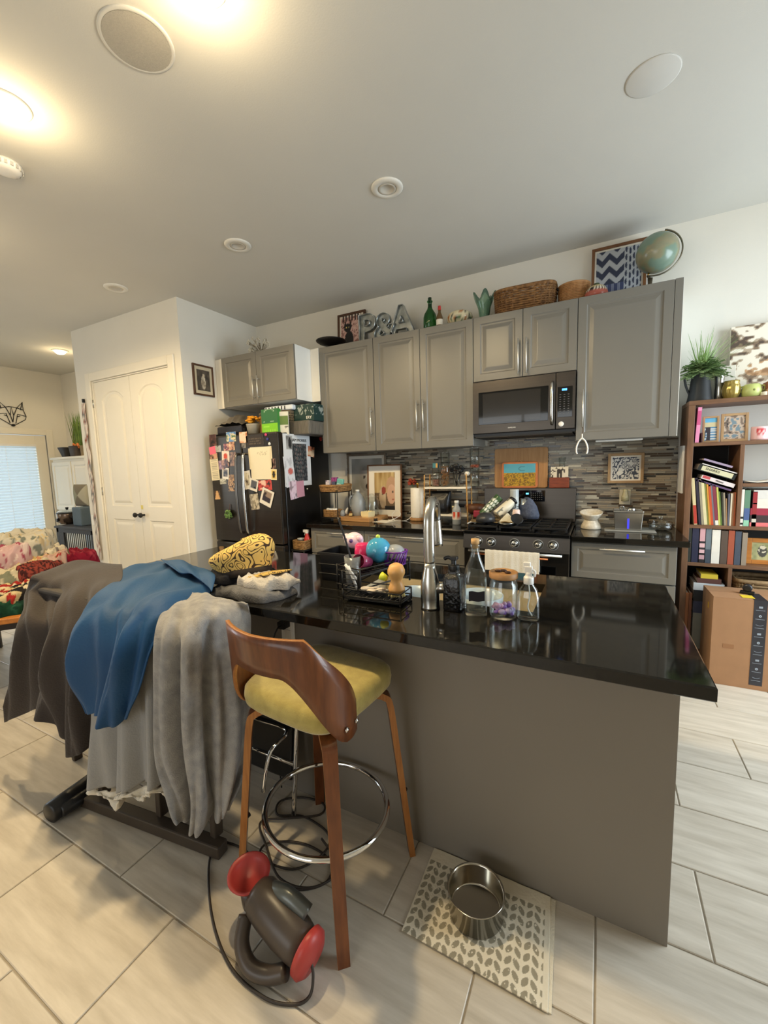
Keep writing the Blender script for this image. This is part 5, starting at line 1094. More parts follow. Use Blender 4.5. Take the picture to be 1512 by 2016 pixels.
# slim cart in the gap beside the fridge
t = T('slim_cart', 'slim black rolling cart in the gap between fridge and base cabinet', 'cart', (-1.495, -.52, 0)); q = MB()
for z in (.08, .38, .665): q.box(-.078, .078, -.24, .24, z, z + .012)
q.build('shelves', MATTEB, t); q = MB()
for x in (-.07, .07):
    for y in (-.23, .23): q.tube([(x, y, .05), (x, y, .68)], .007, 8)
q.build('posts', MATTEB, t); q = MB()
for x in (-.06, .06):
    for y in (-.21, .21): q.lathe([(.02, -.012), (.025, -.008), (.025, .008), (.02, .012)], 14, (x, y, .025), axis='x')
q.build('casters', PLASTB, t)
t = T('seagrass_basket', 'low square seagrass basket on top of the slim black cart', 'basket', (-1.495, -.66, .6775)); woven(t, lambda a: sq(a, .07, .085, .3), 0, .075, WICK, bands=7, r=.0055, n=48, stakes=20, flare=.03)
t = T('spray_bottle', 'red cleaning spray bottle with a white trigger in the seagrass basket', 'bottle', (-1.455, -.655, .6865)); MB().lathe([(.028, 0), (.03, .004), (.03, .085), (.014, .13), (.013, .14), (0, .14)], 20).build('body', RED, t)
MB().box(-.04, .018, -.012, .012, .145, .172).tube([(-.02, 0, .148), (-.03, 0, .115)], .005, 6).lathe([(.015, .136), (.015, .15), (0, .15)], 14).build('trigger', WPLAST, t, bevel=.004)
t = T('clear_tub', 'round lidded clear tub beside the red spray bottle in the seagrass basket', 'tub', (-1.528, -.66, .6865)); MB().lathe([(.03, 0), (.033, .07), (.03, .072), (0, .072)], 24).build('body', M('smoky tub', (120, 118, 112), .2, trans=.4), t); MB().lathe([(.035, .0725), (.035, .088), (0, .09)], 24).build('lid', M('tub lid', (196, 196, 190), .3), t)
# ------------------------------------------------------------------ on the island (z = CT)
IC = CT + .0005
t = T('faucet', 'tall brushed steel pull-down kitchen faucet on the island', 'faucet', (.492, -2.395, IC))
MB().lathe([(.036, 0), (.036, .006), (.034, .012), (.036, .04), (.035, .09), (.028, .125), (.022, .15), (.0205, .17)], 28).build('base', STEEL, t)
MB().tube(path([(0, 0, .165), (-.001, 0, .27), (-.001, .004, .335), (-.006, .03, .375), (-.016, .080, .392), (-.026, .128, .375), (-.034, .158, .335), (-.036, .168, .31)], 40), [.0205] * 12 + [.020] * 28, 16).build('spout', STEEL, t)
MB().tube(path([(-.036, .168, .315), (-.037, .173, .27), (-.038, .18, .20)], 10), [.019, .0195, .020, .0205, .021, .022, .0235, .025, .026, .025], 16).build('spray_head', STEEL, t)
MB().tube([(-.036, .1675, .318), (-.036, .169, .3125)], .0212, 16).build('joint_ring', PLASTB, t)
MB().tube([(.02, 0, .075), (.07, .01, .082)], .020, 14).tube(path([(.06, .008, .085), (.085, .012, .105), (.105, .018, .135)], 8), [.009, .009, .008, .008, .007, .007, .006, .006], 10).build('lever', STEEL, t)
def rounded_sq(a, s, p=.35): return sq(a, s, s, p)
t = T('soap_dispenser', 'black square soap pump bottle with carved pattern beside the faucet', 'soap dispenser', (.578, -2.375, IC)); rows = []
for z_, s_ in ((0, .033), (.004, .035), (.115, .035), (.128, .030), (.133, .02), (.138, .018), (.15, .018)): rows.append([(*rounded_sq(2 * PI * k / 32, s_), z_) for k in range(32)])
MB().loops(rows, cap0=True, smooth=True).build('body', M('carved black glass', (16, 15, 15), .15, bump=.9, bs=55, coat=.4), t)
MB().lathe([(.021, .145), (.021, .165), (.009, .168), (.009, .188), (.0, .19)], 18).tube(path([(.0, 0, .186), (-.022, -.0, .192), (-.036, 0, .184)], 8), .0075, 8).box(-.012, .014, -.012, .012, .184, .197).build('pump', PLASTB, t, bevel=.002)
t = T('corked_bottle', 'tall square clear glass bottle with cork and black label', 'bottle', (.660, -2.385, IC), R(20)); rows = []; inn = []
for z_, s_, p in ((0, .036, .35), (.004, .039, .35), (.135, .038, .35), (.165, .032, .5), (.195, .021, .8), (.215, .0155, 1), (.24, .0145, 1), (.242, .0165, 1), (.25, .0165, 1)): rows.append([(*sq(2 * PI * k / 32, s_, s_, p), z_) for k in range(32)])
for z_, s_, p in ((.25, .0125, 1), (.24, .0115, 1), (.215, .0125, 1), (.195, .018, .8), (.165, .029, .5), (.135, .035, .35), (.012, .035, .35), (.009, .02, .6)): inn.append([(*sq(2 * PI * k / 32, s_, s_, p), z_) for k in range(32)])
MB().loops(rows + inn, cap0=True, smooth=True).build('body', GLASS, t)
MB().lathe([(.0112, .235), (.0122, .251), (.0145, .252), (.0145, .268), (0, .269)], 18).build('cork', CORK, t)
def lab(x0, x1, z0, z1, y): return MB().grid([[(x0 + (x1 - x0) * i / 8, y, z0 + (z1 - z0) * j / 4 + (.002 * math.sin(i) if j in (0, 4) else 0)) for j in range(5)] for i in range(9)])
lab(-.026, .028, .055, .09, -.0398).build('chalk_label', M('chalk label', (38, 34, 40), .8), t)
t = T('wood_lid_jar', 'clear glass jar with a wooden lid holding lilac pebbles', 'jar', (.757, -2.383, IC))
MB().lathe([(.040, 0), (.044, .005), (.044, .012), (.047, .018), (.047, .115), (.042, .128), (.042, .137), (.039, .137), (.039, .127), (.044, .114), (.044, .02), (.040, .010), (0, .009)], 36).build('body', GLASS, t)
MB().lathe([(.0405, .1385), (.047, .139), (.048, .142), (.048, .158), (.045, .160), (.041, .154), (0, .154)], 36).build('lid', M('lid wood', (186, 142, 92), .5, rgb2=(150, 104, 62), vs=12), t)
q = MB(); random.seed(2)
for k in range(34):
    a = random.uniform(0, 2 * PI); r_ = .033 * math.sqrt(random.random()); q.sphere((r_ * math.cos(a), r_ * math.sin(a), .017 + random.random() * .026), .009, 7, 5, mi=k % 3, rx=random.uniform(.8, 1.3), rz=random.uniform(.6, 1.1))
q.build('pebbles', [M('lilac pebble', (170, 130, 220), .3), M('pink pebble', (224, 180, 216), .3), M('violet pebble', (206, 186, 232), .3)], t)
q = MB()
for x, y in ((-.02, .008), (.014, .0), (-.004, .02)): q.sphere((x, y, .158), .0085, 8, 6, rx=1.4, rz=.5)
q.build('coffee_beans', M('bean brown', (62, 36, 24), .5), t)
t = T('clear_spray_bottle', 'clear plastic spray bottle with a white trigger at the right of the jar', 'bottle', (.838, -2.372, IC)); rows = []; inn = []
for z_, s_, p in ((0, .032, .8), (.003, .035, .8), (.012, .037, .8), (.08, .035, .8), (.105, .028, .8), (.120, .017, 1), (.126, .0135, 1), (.132, .0135, 1)): rows.append([(*sq(2 * PI * k / 32, s_, s_ * .72, p), z_) for k in range(32)])
for z_, s_, p in ((.132, .011, 1), (.12, .0135, 1), (.105, .026, .8), (.08, .033, .8), (.012, .035, .8), (.008, .02, .8)): inn.append([(*sq(2 * PI * k / 32, s_, s_ * .70, p), z_) for k in range(32)])
MB().loops(rows + inn, cap0=True, smooth=True).build('body', GLASS, t)
MB().lathe([(.0165, .122), (.0165, .145), (.011, .15), (.011, .162), (0, .163)], 20).box(-.013, .012, -.0085, .0085, .158, .183).box(-.017, .006, -.007, .007, .178, .196).tube(path([(.010, 0, .172), (.02, -.002, .165), (.019, -.002, .148)], 8), .0045, 6).build('trigger', WPLAST, t, bevel=.003)
MB().tube(path([(0, 0, .122), (.004, 0, .08), (-.002, 0, .04), (.012, 0, .012)], 14), .0022, 6).build('dip_tube', WPLAST, t)
# dish rack: lower tray tier and raised drainer behind it
t = T('dish_rack', 'black wire dish rack with a low front tray beside the faucet', 'dish rack', (.265, -2.395, IC), R(2)); q = MB(); a, b = .125, .055
def rail(z, A=a, Bq=b, r=.003, x0=0, y0=0): q.tube([(x0 - A, y0 - Bq, z), (x0 + A, y0 - Bq, z), (x0 + A, y0 + Bq, z), (x0 - A, y0 + Bq, z)], r, 6, closed=True)
rail(.05); rail(.022); rail(.012, a * .98, b * .98)
for sx_ in (-1, 1):
    for sy_ in (-1, 1): q.tube([(sx_ * a, sy_ * b, .0035), (sx_ * a, sy_ * b, .05)], .0035, 6)
for k in range(1, 10): q.tube([(-a + 2 * a * k / 10, -b, .022), (-a + 2 * a * k / 10, b, .022)], .0018, 5)
q.tube([(-a, -b, .05), (-a, -b, .125), (-a + .07, -b, .125), (-a + .07, -b, .05)], .003, 6)
for z in (.07, .09, .11): q.tube([(-a, -b, z), (-a + .07, -b, z)], .0018, 5)
q.build('wire_frame', MATTEB, t)
MB().box(-a + .004, a - .004, -b + .004, b - .004, .008, .013).build('drip_tray', PLASTB, t)
t2 = T('upper_drainer', 'raised black two level drainer behind the dish rack, holding coloured cups', 'drainer', (.155, -2.215, IC), R(72)); q = MB(); A2, B2 = .15, .075
for z, k_ in ((.11, 1.), (.088, 1.), (.028, 1.02)): q.tube([(-A2 * k_, -B2 * k_, z), (A2 * k_, -B2 * k_, z), (A2 * k_, B2 * k_, z), (-A2 * k_, B2 * k_, z)], .0035, 6, closed=True)
for x in (-A2, A2):
    for y in (-B2, B2): q.tube([(x, y, .0035), (x, y, .115)], .0045, 6)
for k in range(13): q.tube([(-A2 + 2 * A2 * k / 12, -B2, .088), (-A2 + 2 * A2 * k / 12, B2, .088)], .0018, 5)
q.build('wire_frame', MATTEB, t2); MB().box(-A2 + .005, A2 - .005, -B2 + .005, B2 - .005, .080, .0855).box(-A2 + .005, -A2 + .012, -B2 + .01, B2 - .01, .03, .08).box(A2 - .012, A2 - .005, -B2 + .01, B2 - .01, .03, .08).box(-A2 + .02, A2 - .02, B2 - .012, B2 - .006, .03, .08).build('drip_tray', PLASTB, t2)
t3 = T('black_crate', 'black plastic crate left of the drainer on the island', 'crate', (-.03, -2.15, IC)); 
MB().loops([sl(-.095, .085, -.08, .08, 0), sl(-.10, .09, -.085, .085, .125), sl(-.108, .098, -.093, .093, .125), sl(-.108, .098, -.093, .093, .135), sl(-.095, .085, -.08, .08, .135), sl(-.09, .08, -.075, .075, .006)], cap0=True).build('body', PLASTB, t3)
q = MB()
for z in (.035, .08): q.tube([(-.103, -.088, z), (.093, -.088, z), (.093, .088, z), (-.103, .088, z)], .003, 6, closed=True)
q.build('rails', MATTEB, t3)
UZ = IC + .0925
t = T('utensil_cup', 'clear ribbed cup holding a long black stirrer, at the left of the dish rack', 'cup', (.118, -2.335, IC)); MB().lathe([(.028, 0), (.036, .155), (.034, .155), (.026, .006), (0, .005)], 24).build('body', M('ribbed clear plastic', (226, 230, 230), .12, trans=.8, var=0, bump=.5, bs=40), t)
t = T('black_stirrer', 'long thin black stirrer standing in the clear cup', 'stirrer', (.118, -2.335, IC)); MB().tube(path([(.02, -.0, .012), (-.02, .01, .16), (-.085, .03, .315)], 12), .0045, 8).build('rod', PLASTB, t)
t = T('white_spatulas', 'two pale utensil handles leaning over the wire side of the rack', 'utensil', (.145, -2.385, IC)); MB().tube([(.03, -.01, .03), (-.005, -.02, .13)], .006, 6).tube([(-.01, -.035, .14), (.035, -.02, .075)], .006, 6).build('handles', WPLAST, t)
t = T('pink_cup', 'hot pink plastic cup upside down on the raised drainer', 'cup', (.092, -2.20, UZ)); MB().lathe([(.042, 0), (.044, .004), (.040, .06), (.036, .085), (.028, .093), (0, .094)], 26).build('body', M('hot pink plastic', (222, 44, 108), .18, coat=.4), t)
t = T('blue_ball_cup', 'shiny blue round sippy cup on the raised drainer', 'cup', (.165, -2.19, UZ + .005)); q = MB(); q.sphere((0, 0, .058), .058, 26, 18); q.build('body', M('sky blue plastic', (66, 156, 196), .12, coat=.5), t); MB().lathe([(.010, .112), (.010, .122), (.006, .128), (0, .129)], 12).build('spout', M('lime spout', (196, 214, 90), .4), t)
t = T('cow_cup', 'white and pink baby cup at the left on the drainer', 'cup', (-.0, -2.13, IC + .1355)); q = MB(); q.sphere((0, 0, .045), .046, 20, 14, rz=.85); q.sphere((-.035, -.01, .06), .018, 10, 8); q.sphere((.038, -.012, .058), .018, 10, 8); q.build('body', M('white baby cup', (232, 216, 220), .3, rgb2=(236, 190, 204), vs=14), t); q = MB(); q.sphere((.01, -.042, .05), .010, 10, 8); q.sphere((-.018, -.041, .055), .006, 8, 6); q.build('spots', M('violet spot', (96, 70, 130), .4), t)
t = T('clear_cup', 'clear red tinted cup lying in the drainer below the pink cup', 'cup', (.145, -2.285, UZ)); MB(Matrix.Translation((0, 0, .03)) @ Matrix.Rotation(R(75), 4, 'X')).lathe([(.022, -.04), (.03, .05), (.028, .05), (.02, -.036), (0, -.037)], 22).build('body', M('rose clear plastic', (220, 90, 140), .1, trans=.6, var=0), t)
t = T('purple_basket', 'purple openwork plastic basket with a clear bag, right end of the drainer', 'basket', (.235, -2.165, UZ)); q = MB(); n = 18
for z, k_ in ((.002, .8), (.06, 1.0)): q.tube([(sq(2 * PI * i / 36, .052 * k_, .05 * k_, .7)[0], sq(2 * PI * i / 36, .052 * k_, .05 * k_, .7)[1], z) for i in range(36)], .004, 6, closed=True)
for i in range(n):
    A_ = 2 * PI * i / n; p0 = sq(A_, .042, .04, .7); p1 = sq(A_ + .5, .052, .05, .7); q.tube([(*p0, .002), (*p1, .06)], .0035, 5)
q.build('lattice', M('purple plastic', (104, 44, 140), .25, coat=.3), t); MB().sphere((0, 0, .055), .045, 16, 10, rz=.75).build('clear_bag', PLASTC, t)
t = T('wooden_brush', 'round wooden dish brush with a knob handle in the rack tray', 'brush', (.348, -2.385, IC + .0245)); MB().lathe([(.032, .016), (.033, .03), (.026, .05), (.022, .06), (.0255, .072), (.034, .09), (.034, .104), (.026, .122), (.012, .130), (0, .131)], 28).build('handle', M('honey wood', (226, 176, 110), .4, rgb2=(206, 150, 86), vs=10), t); q = MB(); random.seed(9)
for k in range(120):
    a_ = random.uniform(0, 2 * PI); r_ = .034 * math.sqrt(random.random()); q.tube([(r_ * .8 * math.cos(a_), r_ * .8 * math.sin(a_), .018), (r_ * math.cos(a_), r_ * math.sin(a_), 0)], .0016, 4)
q.build('bristles', M('bristle straw', (224, 206, 140), .8), t, kind='stuff')
t = T('lime_scrubber', 'lime silicone scrubber leaning on the wooden brush', 'scrubber', (.312, -2.392, IC + .09)); MB(Matrix.Rotation(R(-70), 4, 'Y')).lathe([(.004, 0), (.012, .006), (.017, .03), (0, .031)], 16).build('cone', M('lime silicone', (206, 214, 60), .4), t)
t = T('spoons', 'pile of pale spoons and lids lying in the rack tray', 'utensil', (.255, -2.395, IC + .026)); q = MB()
for x, y, a_ in ((-.05, .01, .2), (-.01, -.01, .5), (.02, .015, -.2)): q.sphere((x, y, .012), .02, 12, 8, rz=.4); q.tube([(x, y, .012), (x + .06 * math.cos(a_), y + .04 * math.sin(a_), .02)], .004, 6)
q.build('heads', M('pale plastic', (220, 208, 192), .35, var=.1), t)
SZ = zb + .001
t = T('mixing_bowl', 'pale blue metal bowl standing in the sink behind the rack', 'bowl', (.30, -2.10, SZ)); MB().lathe([(.05, 0), (.09, .05), (.10, .13), (.105, .19), (.10, .19), (.094, .13), (.085, .05), (0, .006)], 30).build('body', M('pale blue enamel', (186, 206, 222), .25), t)
t = T('salmon_lid', 'salmon pink utensil tip standing in the sink behind the brush', 'utensil', (.375, -2.05, SZ)); MB().tube(path([(0, 0, .006), (.004, 0, .14), (.02, 0, .235)], 8), [.012, .013, .015, .017, .018, .018, .014, .005], 10, flat=.4).build('blade', M('salmon silicone', (214, 130, 110), .5), t)
t = T('glass_bowl', 'blue white bowl standing in the sink behind the soap pump', 'bowl', (.60, -2.10, SZ)); MB().lathe([(.05, 0), (.085, .05), (.095, .17), (.098, .215), (.093, .215), (.09, .17), (.08, .05), (0, .006)], 30).build('body', M('blue white ceramic', (206, 216, 226), .2), t)
t = T('yellow_sponge', 'yellow cleaning cloth lying in the right end of the sink', 'sponge', (.77, -2.16, SZ)); MB().box(-.045, .045, -.06, .06, 0, .10).build('block', M('yellow sponge', (196, 166, 70), .95, bump=.5, bs=120), t, bevel=.02, seg=3)
# folded clothes on the left end of the island
def blanket(name, label, cat, mat, rows, nu, nv, fold, th=.006, part='cloth'):
    t = T(name, label, cat, tuple(sum((Vector(p) for p in rows[0]), Vector()) / len(rows[0])))
    G = cloth(rows, nu, nv, fold); o = t.location
    MB().grid([[p - o for p in r_] for r_ in G]).build(part, mat, t, solid=th, offset=0)
    return t
def lump(name, label, cat, mat, c, rx, ry, h, seed, amp=.25, rz=0., freq=3., n=84, m=30, wr=.03):
    """a heap of crumpled cloth: a flat-topped mound with ridged folds"""
    t = T(name, label, cat, c, rz); mb = MB(); rows = []
    for i in range(m + 1):
        s = i / m; rr_ = (1 - s) if s > .35 else 1 - s * .9 * s / .35 * 1.02; rr_ = max(0, math.cos(s * PI / 2) ** .6); z0 = h * (1 - (1 - min(1, s * 1.5)) ** 2.4); row = []
        for k in range(n):
            a = 2 * PI * k / n; ca, sa = math.cos(a), math.sin(a); w = 1 + amp * 1.3 * (vn(ca * freq + seed, sa * freq + 3, seed) - .5)
            x, y = rx * rr_ * w * math.copysign(abs(ca) ** .75, ca), ry * rr_ * w * math.copysign(abs(sa) ** .75, sa)
            wx, wy = (x + .06 * vn(x * 7, y * 7, seed + 9)) * .55 + y * .3, (y + .06 * vn(x * 7 + 5, y * 7, seed + 4)) * 1.5 + x * .5
            f = (1 - abs(2 * vn(wx * 11 + seed, wy * 11, seed + 1) - 1)) ** 1.5 + .6 * (1 - abs(2 * vn(wx * 22 + seed, wy * 22, seed + 2) - 1)) ** 2 + .9 * vn(wx * 5, wy * 5, seed + 6)
            row.append((x, y, max(.0, z0 * (.72 + .28 * vn(x * 4, y * 4, seed + 3)) + wr * (f - .9) * sm(s, .02, .3))))
        rows.append(row)
    rows = [[(p[0] * .95, p[1] * .95, 0) for p in rows[0]]] + rows
    mb.loops(rows, cap0=True, smooth=True); mb.build('cloth', mat, t); return t
DENIMW = M('grey white jersey', (206, 200, 192), .95, rgb2=(178, 174, 168), vs=10, bump=.4, bs=160)
lump('charcoal_garment', 'dark charcoal folded garment lowest in the pile on the island', 'clothes', M('charcoal jersey', (48, 48, 52), .95, rgb2=(112, 112, 114), vs=7, bump=.4, bs=120), (-.32, -2.50, IC), .22, .13, .030, 3, .3, wr=.018)
lump('white_shorts', 'grey white gathered shorts folded in the pile on the island', 'clothes', DENIMW, (-.225, -2.475, IC + .036), .13, .095, .034, 5, .35, wr=.022)
lump('navy_garment', 'navy black crumpled garment under the patterned cap on the island', 'clothes', M('navy cloth', (28, 29, 36), .9, var=.2, bump=.3, bs=90), (-.44, -2.43, IC + .030), .16, .11, .040, 8, .3, wr=.02)
# patterned cap with its brim
def squiggle_mat():
    m = bpy.data.materials.new('squiggle cloth'); m.use_nodes = True; nt = m.node_tree; b = nt.nodes['Principled BSDF']; b.inputs['Roughness'].default_value = .9
    tc = nt.nodes.new('ShaderNodeTexCoord'); n = nt.nodes.new('ShaderNodeTexNoise'); n.inputs['Scale'].default_value = 24; n.inputs['Detail'].default_value = 0; nt.links.new(tc.outputs['Object'], n.inputs['Vector'])
    ml = nt.nodes.new('ShaderNodeMath'); ml.operation = 'MULTIPLY'; ml.inputs[1].default_value = 46; nt.links.new(n.outputs['Fac'], ml.inputs[0]); si = nt.nodes.new('ShaderNodeMath'); si.operation = 'SINE'; nt.links.new(ml.outputs[0], si.inputs[0])
    r = nt.nodes.new('ShaderNodeValToRGB'); r.color_ramp.elements[0].position = .52; r.color_ramp.elements[0].color = C(226, 188, 104); r.color_ramp.elements[1].position = .70; r.color_ramp.elements[1].color = C(66, 46, 30)
    nt.links.new(si.outputs[0], r.inputs[0]); nt.links.new(r.outputs[0], b.inputs['Base Color']); return m
CAPM = squiggle_mat()
t = T('sun_hat', 'yellow cap with a black squiggle pattern lying on the clothes pile', 'hat', (-.41, -2.44, IC + .060), R(8)); XC = Matrix.Rotation(R(-10), 4, 'Y') @ Matrix.Rotation(R(-8), 4, 'X') @ Matrix.Scale(1.16, 4); mb = MB(XC); n = 64; rows = []
for r_, z in ((.098, -.004), (.100, .012), (.104, .034), (.116, .062), (.121, .088), (.116, .112), (.100, .130), (.075, .140), (.045, .142), (.015, .139), (.001, .138)):
    row = []
    for k in range(n):
        a = 2 * PI * k / n; f = 1 + .035 * math.sin(3 * a + z * 20) * min(1, max(0, z) * 14) + .02 * math.sin(7 * a + 1) * min(1, max(0, z) * 10); e = 1.15 * math.cos(a) - .04
        row.append((r_ * 1.18 * f * math.cos(a), r_ * .84 * f * math.sin(a), z * (.84 + .20 * math.cos(a) + .05 * math.sin(a)) - .010 * (1 - r_ / .09) * (1 if z > .13 else 0)))
    rows.append(row)
mb.loops(rows, cap1=True, smooth=True); mb.build('crown', CAPM, t, solid=.004)
MB(XC).loops([[(r_ * 1.18 * math.cos(2 * PI * k / n), r_ * .84 * math.sin(2 * PI * k / n), z) for k in range(n)] for r_, z in ((.1005, -.014), (.1012, .014))], cap1=False, smooth=True).build('sweatband', M('dark sweatband', (46, 36, 28), .8), t, solid=.003)
G = [[((.095 + .085 * i / 8 * math.cos(R(-80 + 160 * j / 20))) * 1.0 * math.cos(R(-62 + 124 * j / 20) * 1.0) * 1.2, .105 * math.sin(R(-62 + 124 * j / 20)) * (1 + .12 * i / 8), .004 - .010 * (j / 10 - 1) ** 2 - .004 * i / 8 - .012) for j in range(21)] for i in range(9)]
MB(XC).grid(G).build('brim', CAPM, t, solid=.008)
# ------------------------------------------------------------------ rack of clothes before the island's left end
t = T('clothes_rack', 'dark low metal rack with a floor bar and roller feet, buried under draped clothes', 'rack', (0, 0, 0)); RM = M('rack brown metal', (62, 52, 42), .5, var=.1)
q = MB(); q.bar((-1.0, -2.95, .03), (-.18, -2.85, .03), .05, .05); q.build('floor_bar', RM, t, bevel=.006)
for x, y in ((-.86, -2.90), (-.52, -2.86), (-.235, -2.83)): MB().bar((x, y, .05), (x, y + .02, .885), .04, .03, up=(1, 0, 0)).build('upright', RM, t, bevel=.005)
MB().box(-1.38, -.22, -2.86, -2.68, .885, .915).build('top_board', M('rack board', (70, 64, 58), .8, var=.1), t, bevel=.012)
q = MB(Matrix.Translation((-.975, -2.97, .045)) @ Matrix.Rotation(R(8), 4, 'Z')); q.lathe([(.034, -.10), (.043, -.094), (.043, .094), (.034, .10)], 20, axis='y'); q.build('roller_foot', PLASTB, t)
MB(Matrix.Translation((-.93, -2.97, .045))).lathe([(.02, -.07), (.026, -.065), (.026, .065), (.02, .07)], 16, axis='y').build('roller_foot', PLASTB, t)
MB().bar((-1.30, -2.80, 0), (-1.30, -2.80, .885), .04, .03, up=(1, 0, 0)).build('upright', RM, t, bevel=.005)
def A(L): return [at(u, v, **({'y': y} if y < 0 else {'z': y})) for (u, v, y) in L]
BRN = M('dark brown cloth', (58, 51, 48), .85, var=.1, vs=4, bump=.3, bs=150, sheen=.1)
blanket('brown_shirt', 'dark brown long shirt draped at the left end of the clothes rack, sleeve hanging', 'shirt', BRN,
        [A([(80, 1126, .95), (130, 1110, .952), (180, 1104, .955), (240, 1113, .95)]), A([(62, 1139, .955), (110, 1136, .955), (170, 1128, .955), (240, 1138, .955)]),
         A([(46, 1166, -2.86), (98, 1172, -2.86), (150, 1168, -2.86), (215, 1172, -2.84)]),
         A([(40, 1215, -2.96), (88, 1225, -2.97), (135, 1225, -2.95), (190, 1225, -2.93)]), A([(32, 1290, -2.99), (80, 1300, -3.0), (125, 1300, -3.0), (182, 1300, -2.97)]),
         A([(17, 1375, -3.0), (74, 1365, -3.01), (118, 1400, -3.02), (180, 1390, -2.98)]), A([(8, 1422, -3.0), (73, 1402, -3.02), (128, 1488, -3.02), (182, 1470, -2.98)])], 60, 90,
        lambda s, u: (.030 * (abs(math.sin(u * 9.5 + s * 1.4 + 2.4 * vn(u * 3, s * 2, 1))) * 2 - 1) + .014 * math.sin(u * 43 + 4 * vn(u * 4, s * 3, 2)) + .02 * vn(u * 5, s * 3, 3)) * sm(s, .15, .5) + .007 * math.sin(s * 30 + u * 10) * (1 - s))
SKIRT = M('pale grey cloth', (148, 147, 145), .9, var=.06, vs=5, bump=.25, bs=160)
sk_rows = [A([(170, 1215, -2.92), (225, 1215, -2.92), (280, 1215, -2.92), (325, 1220, -2.91)]), A([(168, 1330, -2.95), (225, 1330, -2.95), (280, 1330, -2.95), (328, 1330, -2.93)]),
           A([(178, 1440, -2.98), (228, 1440, -2.98), (285, 1440, -2.97), (340, 1440, -2.94)]), A([(184, 1540, -3.0), (232, 1556, -3.0), (288, 1543, -2.98), (348, 1540, -2.94)])]
ft_ = lambda s, u: (.022 * math.sin(u * 20 + s + 3 * vn(u * 3, s * 2, 6)) + .010 * math.sin(u * 47)) * (.25 + s)
sk_o = blanket('grey_dress', 'pale grey dress with a white ruffled hem hanging under the blue shirt', 'dress', SKIRT, sk_rows, 40, 80, ft_)
G = cloth([sk_rows[2], sk_rows[3], [p + Vector((.004, -.012, -.030)) for p in sk_rows[3]]], 20, 110, lambda s, u: (.022 * math.sin(u * 20 + 1 + 3 * vn(u * 3, 2, 6)) + .010 * math.sin(u * 47)) * 1.25 + .008 * math.sin(u * 150) * sm(s, .5, 1))
MB().grid([[p - sk_o.location for p in r_] for r_ in G[11:]]).build('ruffle', M('white ruffle', (226, 218, 202), .9, bump=.3, bs=120), sk_o, solid=.003)
GREYT = M('heather grey knit', (160, 157, 153), .95, rgb2=(128, 127, 127), vs=26, bump=.35, bs=240, sheen=.2)
blanket('grey_throw', 'heather grey knit throw hanging in long folds beside the bar stool', 'throw', GREYT,
        [A([(345, 1164, .965), (385, 1166, .965), (430, 1176, .962), (486, 1190, .955)]), A([(318, 1198, .955), (368, 1200, .958), (428, 1208, .955), (494, 1218, -2.68)]),
         A([(296, 1258, -2.985), (358, 1262, -2.96), (424, 1270, -2.86), (497, 1292, -2.74)]), A([(292, 1380, -3.01), (358, 1388, -2.98), (428, 1396, -2.88), (499, 1400, -2.76)]),
         A([(300, 1485, -3.01), (364, 1495, -2.98), (428, 1505, -2.90), (492, 1500, -2.80)]), A([(328, 1560, -3.0), (374, 1578, -2.97), (424, 1585, -2.92), (468, 1565, -2.86)]), A([(344, 1610, -2.99), (372, 1636, -2.96), (420, 1620, -2.92), (452, 1596, -2.88)])], 70, 110,
        lambda s, u: (.024 * math.sin(u * 19 + 3.2 * vn(u * 3, s * 2, 4) + s * 1.5) + .012 * math.sin(u * 41 + 4 * vn(u * 4, s * 3, 7)) + .02 * vn(u * 6, s * 2.5, 2)) * (.15 + sm(s, .1, .55)), th=.007)
BLUE = M('blue cotton', (8, 66, 110), .65, var=.06, vs=5, bump=.15, bs=120, sheen=.03)
bl = blanket('blue_shirt', 'blue cotton shirt draped over the rack and island end, above the grey throw', 'shirt', BLUE,
        [A([(308, 1099, .945), (345, 1101, .95), (385, 1107, .952), (418, 1128, .945)]), A([(246, 1118, .958), (300, 1124, .968), (352, 1136, .972), (410, 1163, .955)]),
         A([(192, 1157, .965), (238, 1164, .975), (288, 1172, .985), (338, 1188, .98)]), A([(152, 1210, -2.96), (200, 1214, -2.98), (252, 1220, -2.98), (304, 1230, -2.96)]),
         A([(144, 1285, -3.02), (190, 1288, -3.03), (240, 1288, -3.03), (286, 1286, -3.0)]), A([(151, 1365, -3.03), (186, 1368, -3.04), (226, 1368, -3.04), (266, 1366, -3.02)]), A([(158, 1410, -3.03), (186, 1413, -3.05), (220, 1434, -3.04), (252, 1410, -3.02)])], 70, 80,
        lambda s, u: (.018 * (abs(math.sin(u * 6.5 + s * 2.4 + 1.6 * vn(u * 2, s * 2, 5))) * 2 - 1) + .007 * math.sin(u * 31 + 3 * vn(u * 3, s * 4, 8))) * (.35 + sm(s, .2, .6)) + (.007 * math.sin(s * 24 + u * 9 + 4 * vn(u * 4, s * 6, 3)) + .02 * vn(u * 6, s * 9, 4)) * (1 - sm(s, .35, .7)))
G = cloth([A([(318, 1100, .968), (366, 1106, .970), (414, 1126, .965)]), A([(330, 1108, 1.0), (374, 1116, 1.0), (424, 1136, .99)]), A([(352, 1124, .99), (388, 1136, .985), (418, 1165, .97)])], 14, 40, lambda s, u: .006 * math.sin(u * 12))
MB().grid([[p - bl.location for p in r_] for r_ in G]).build('collar', BLUE, bl, solid=.006)
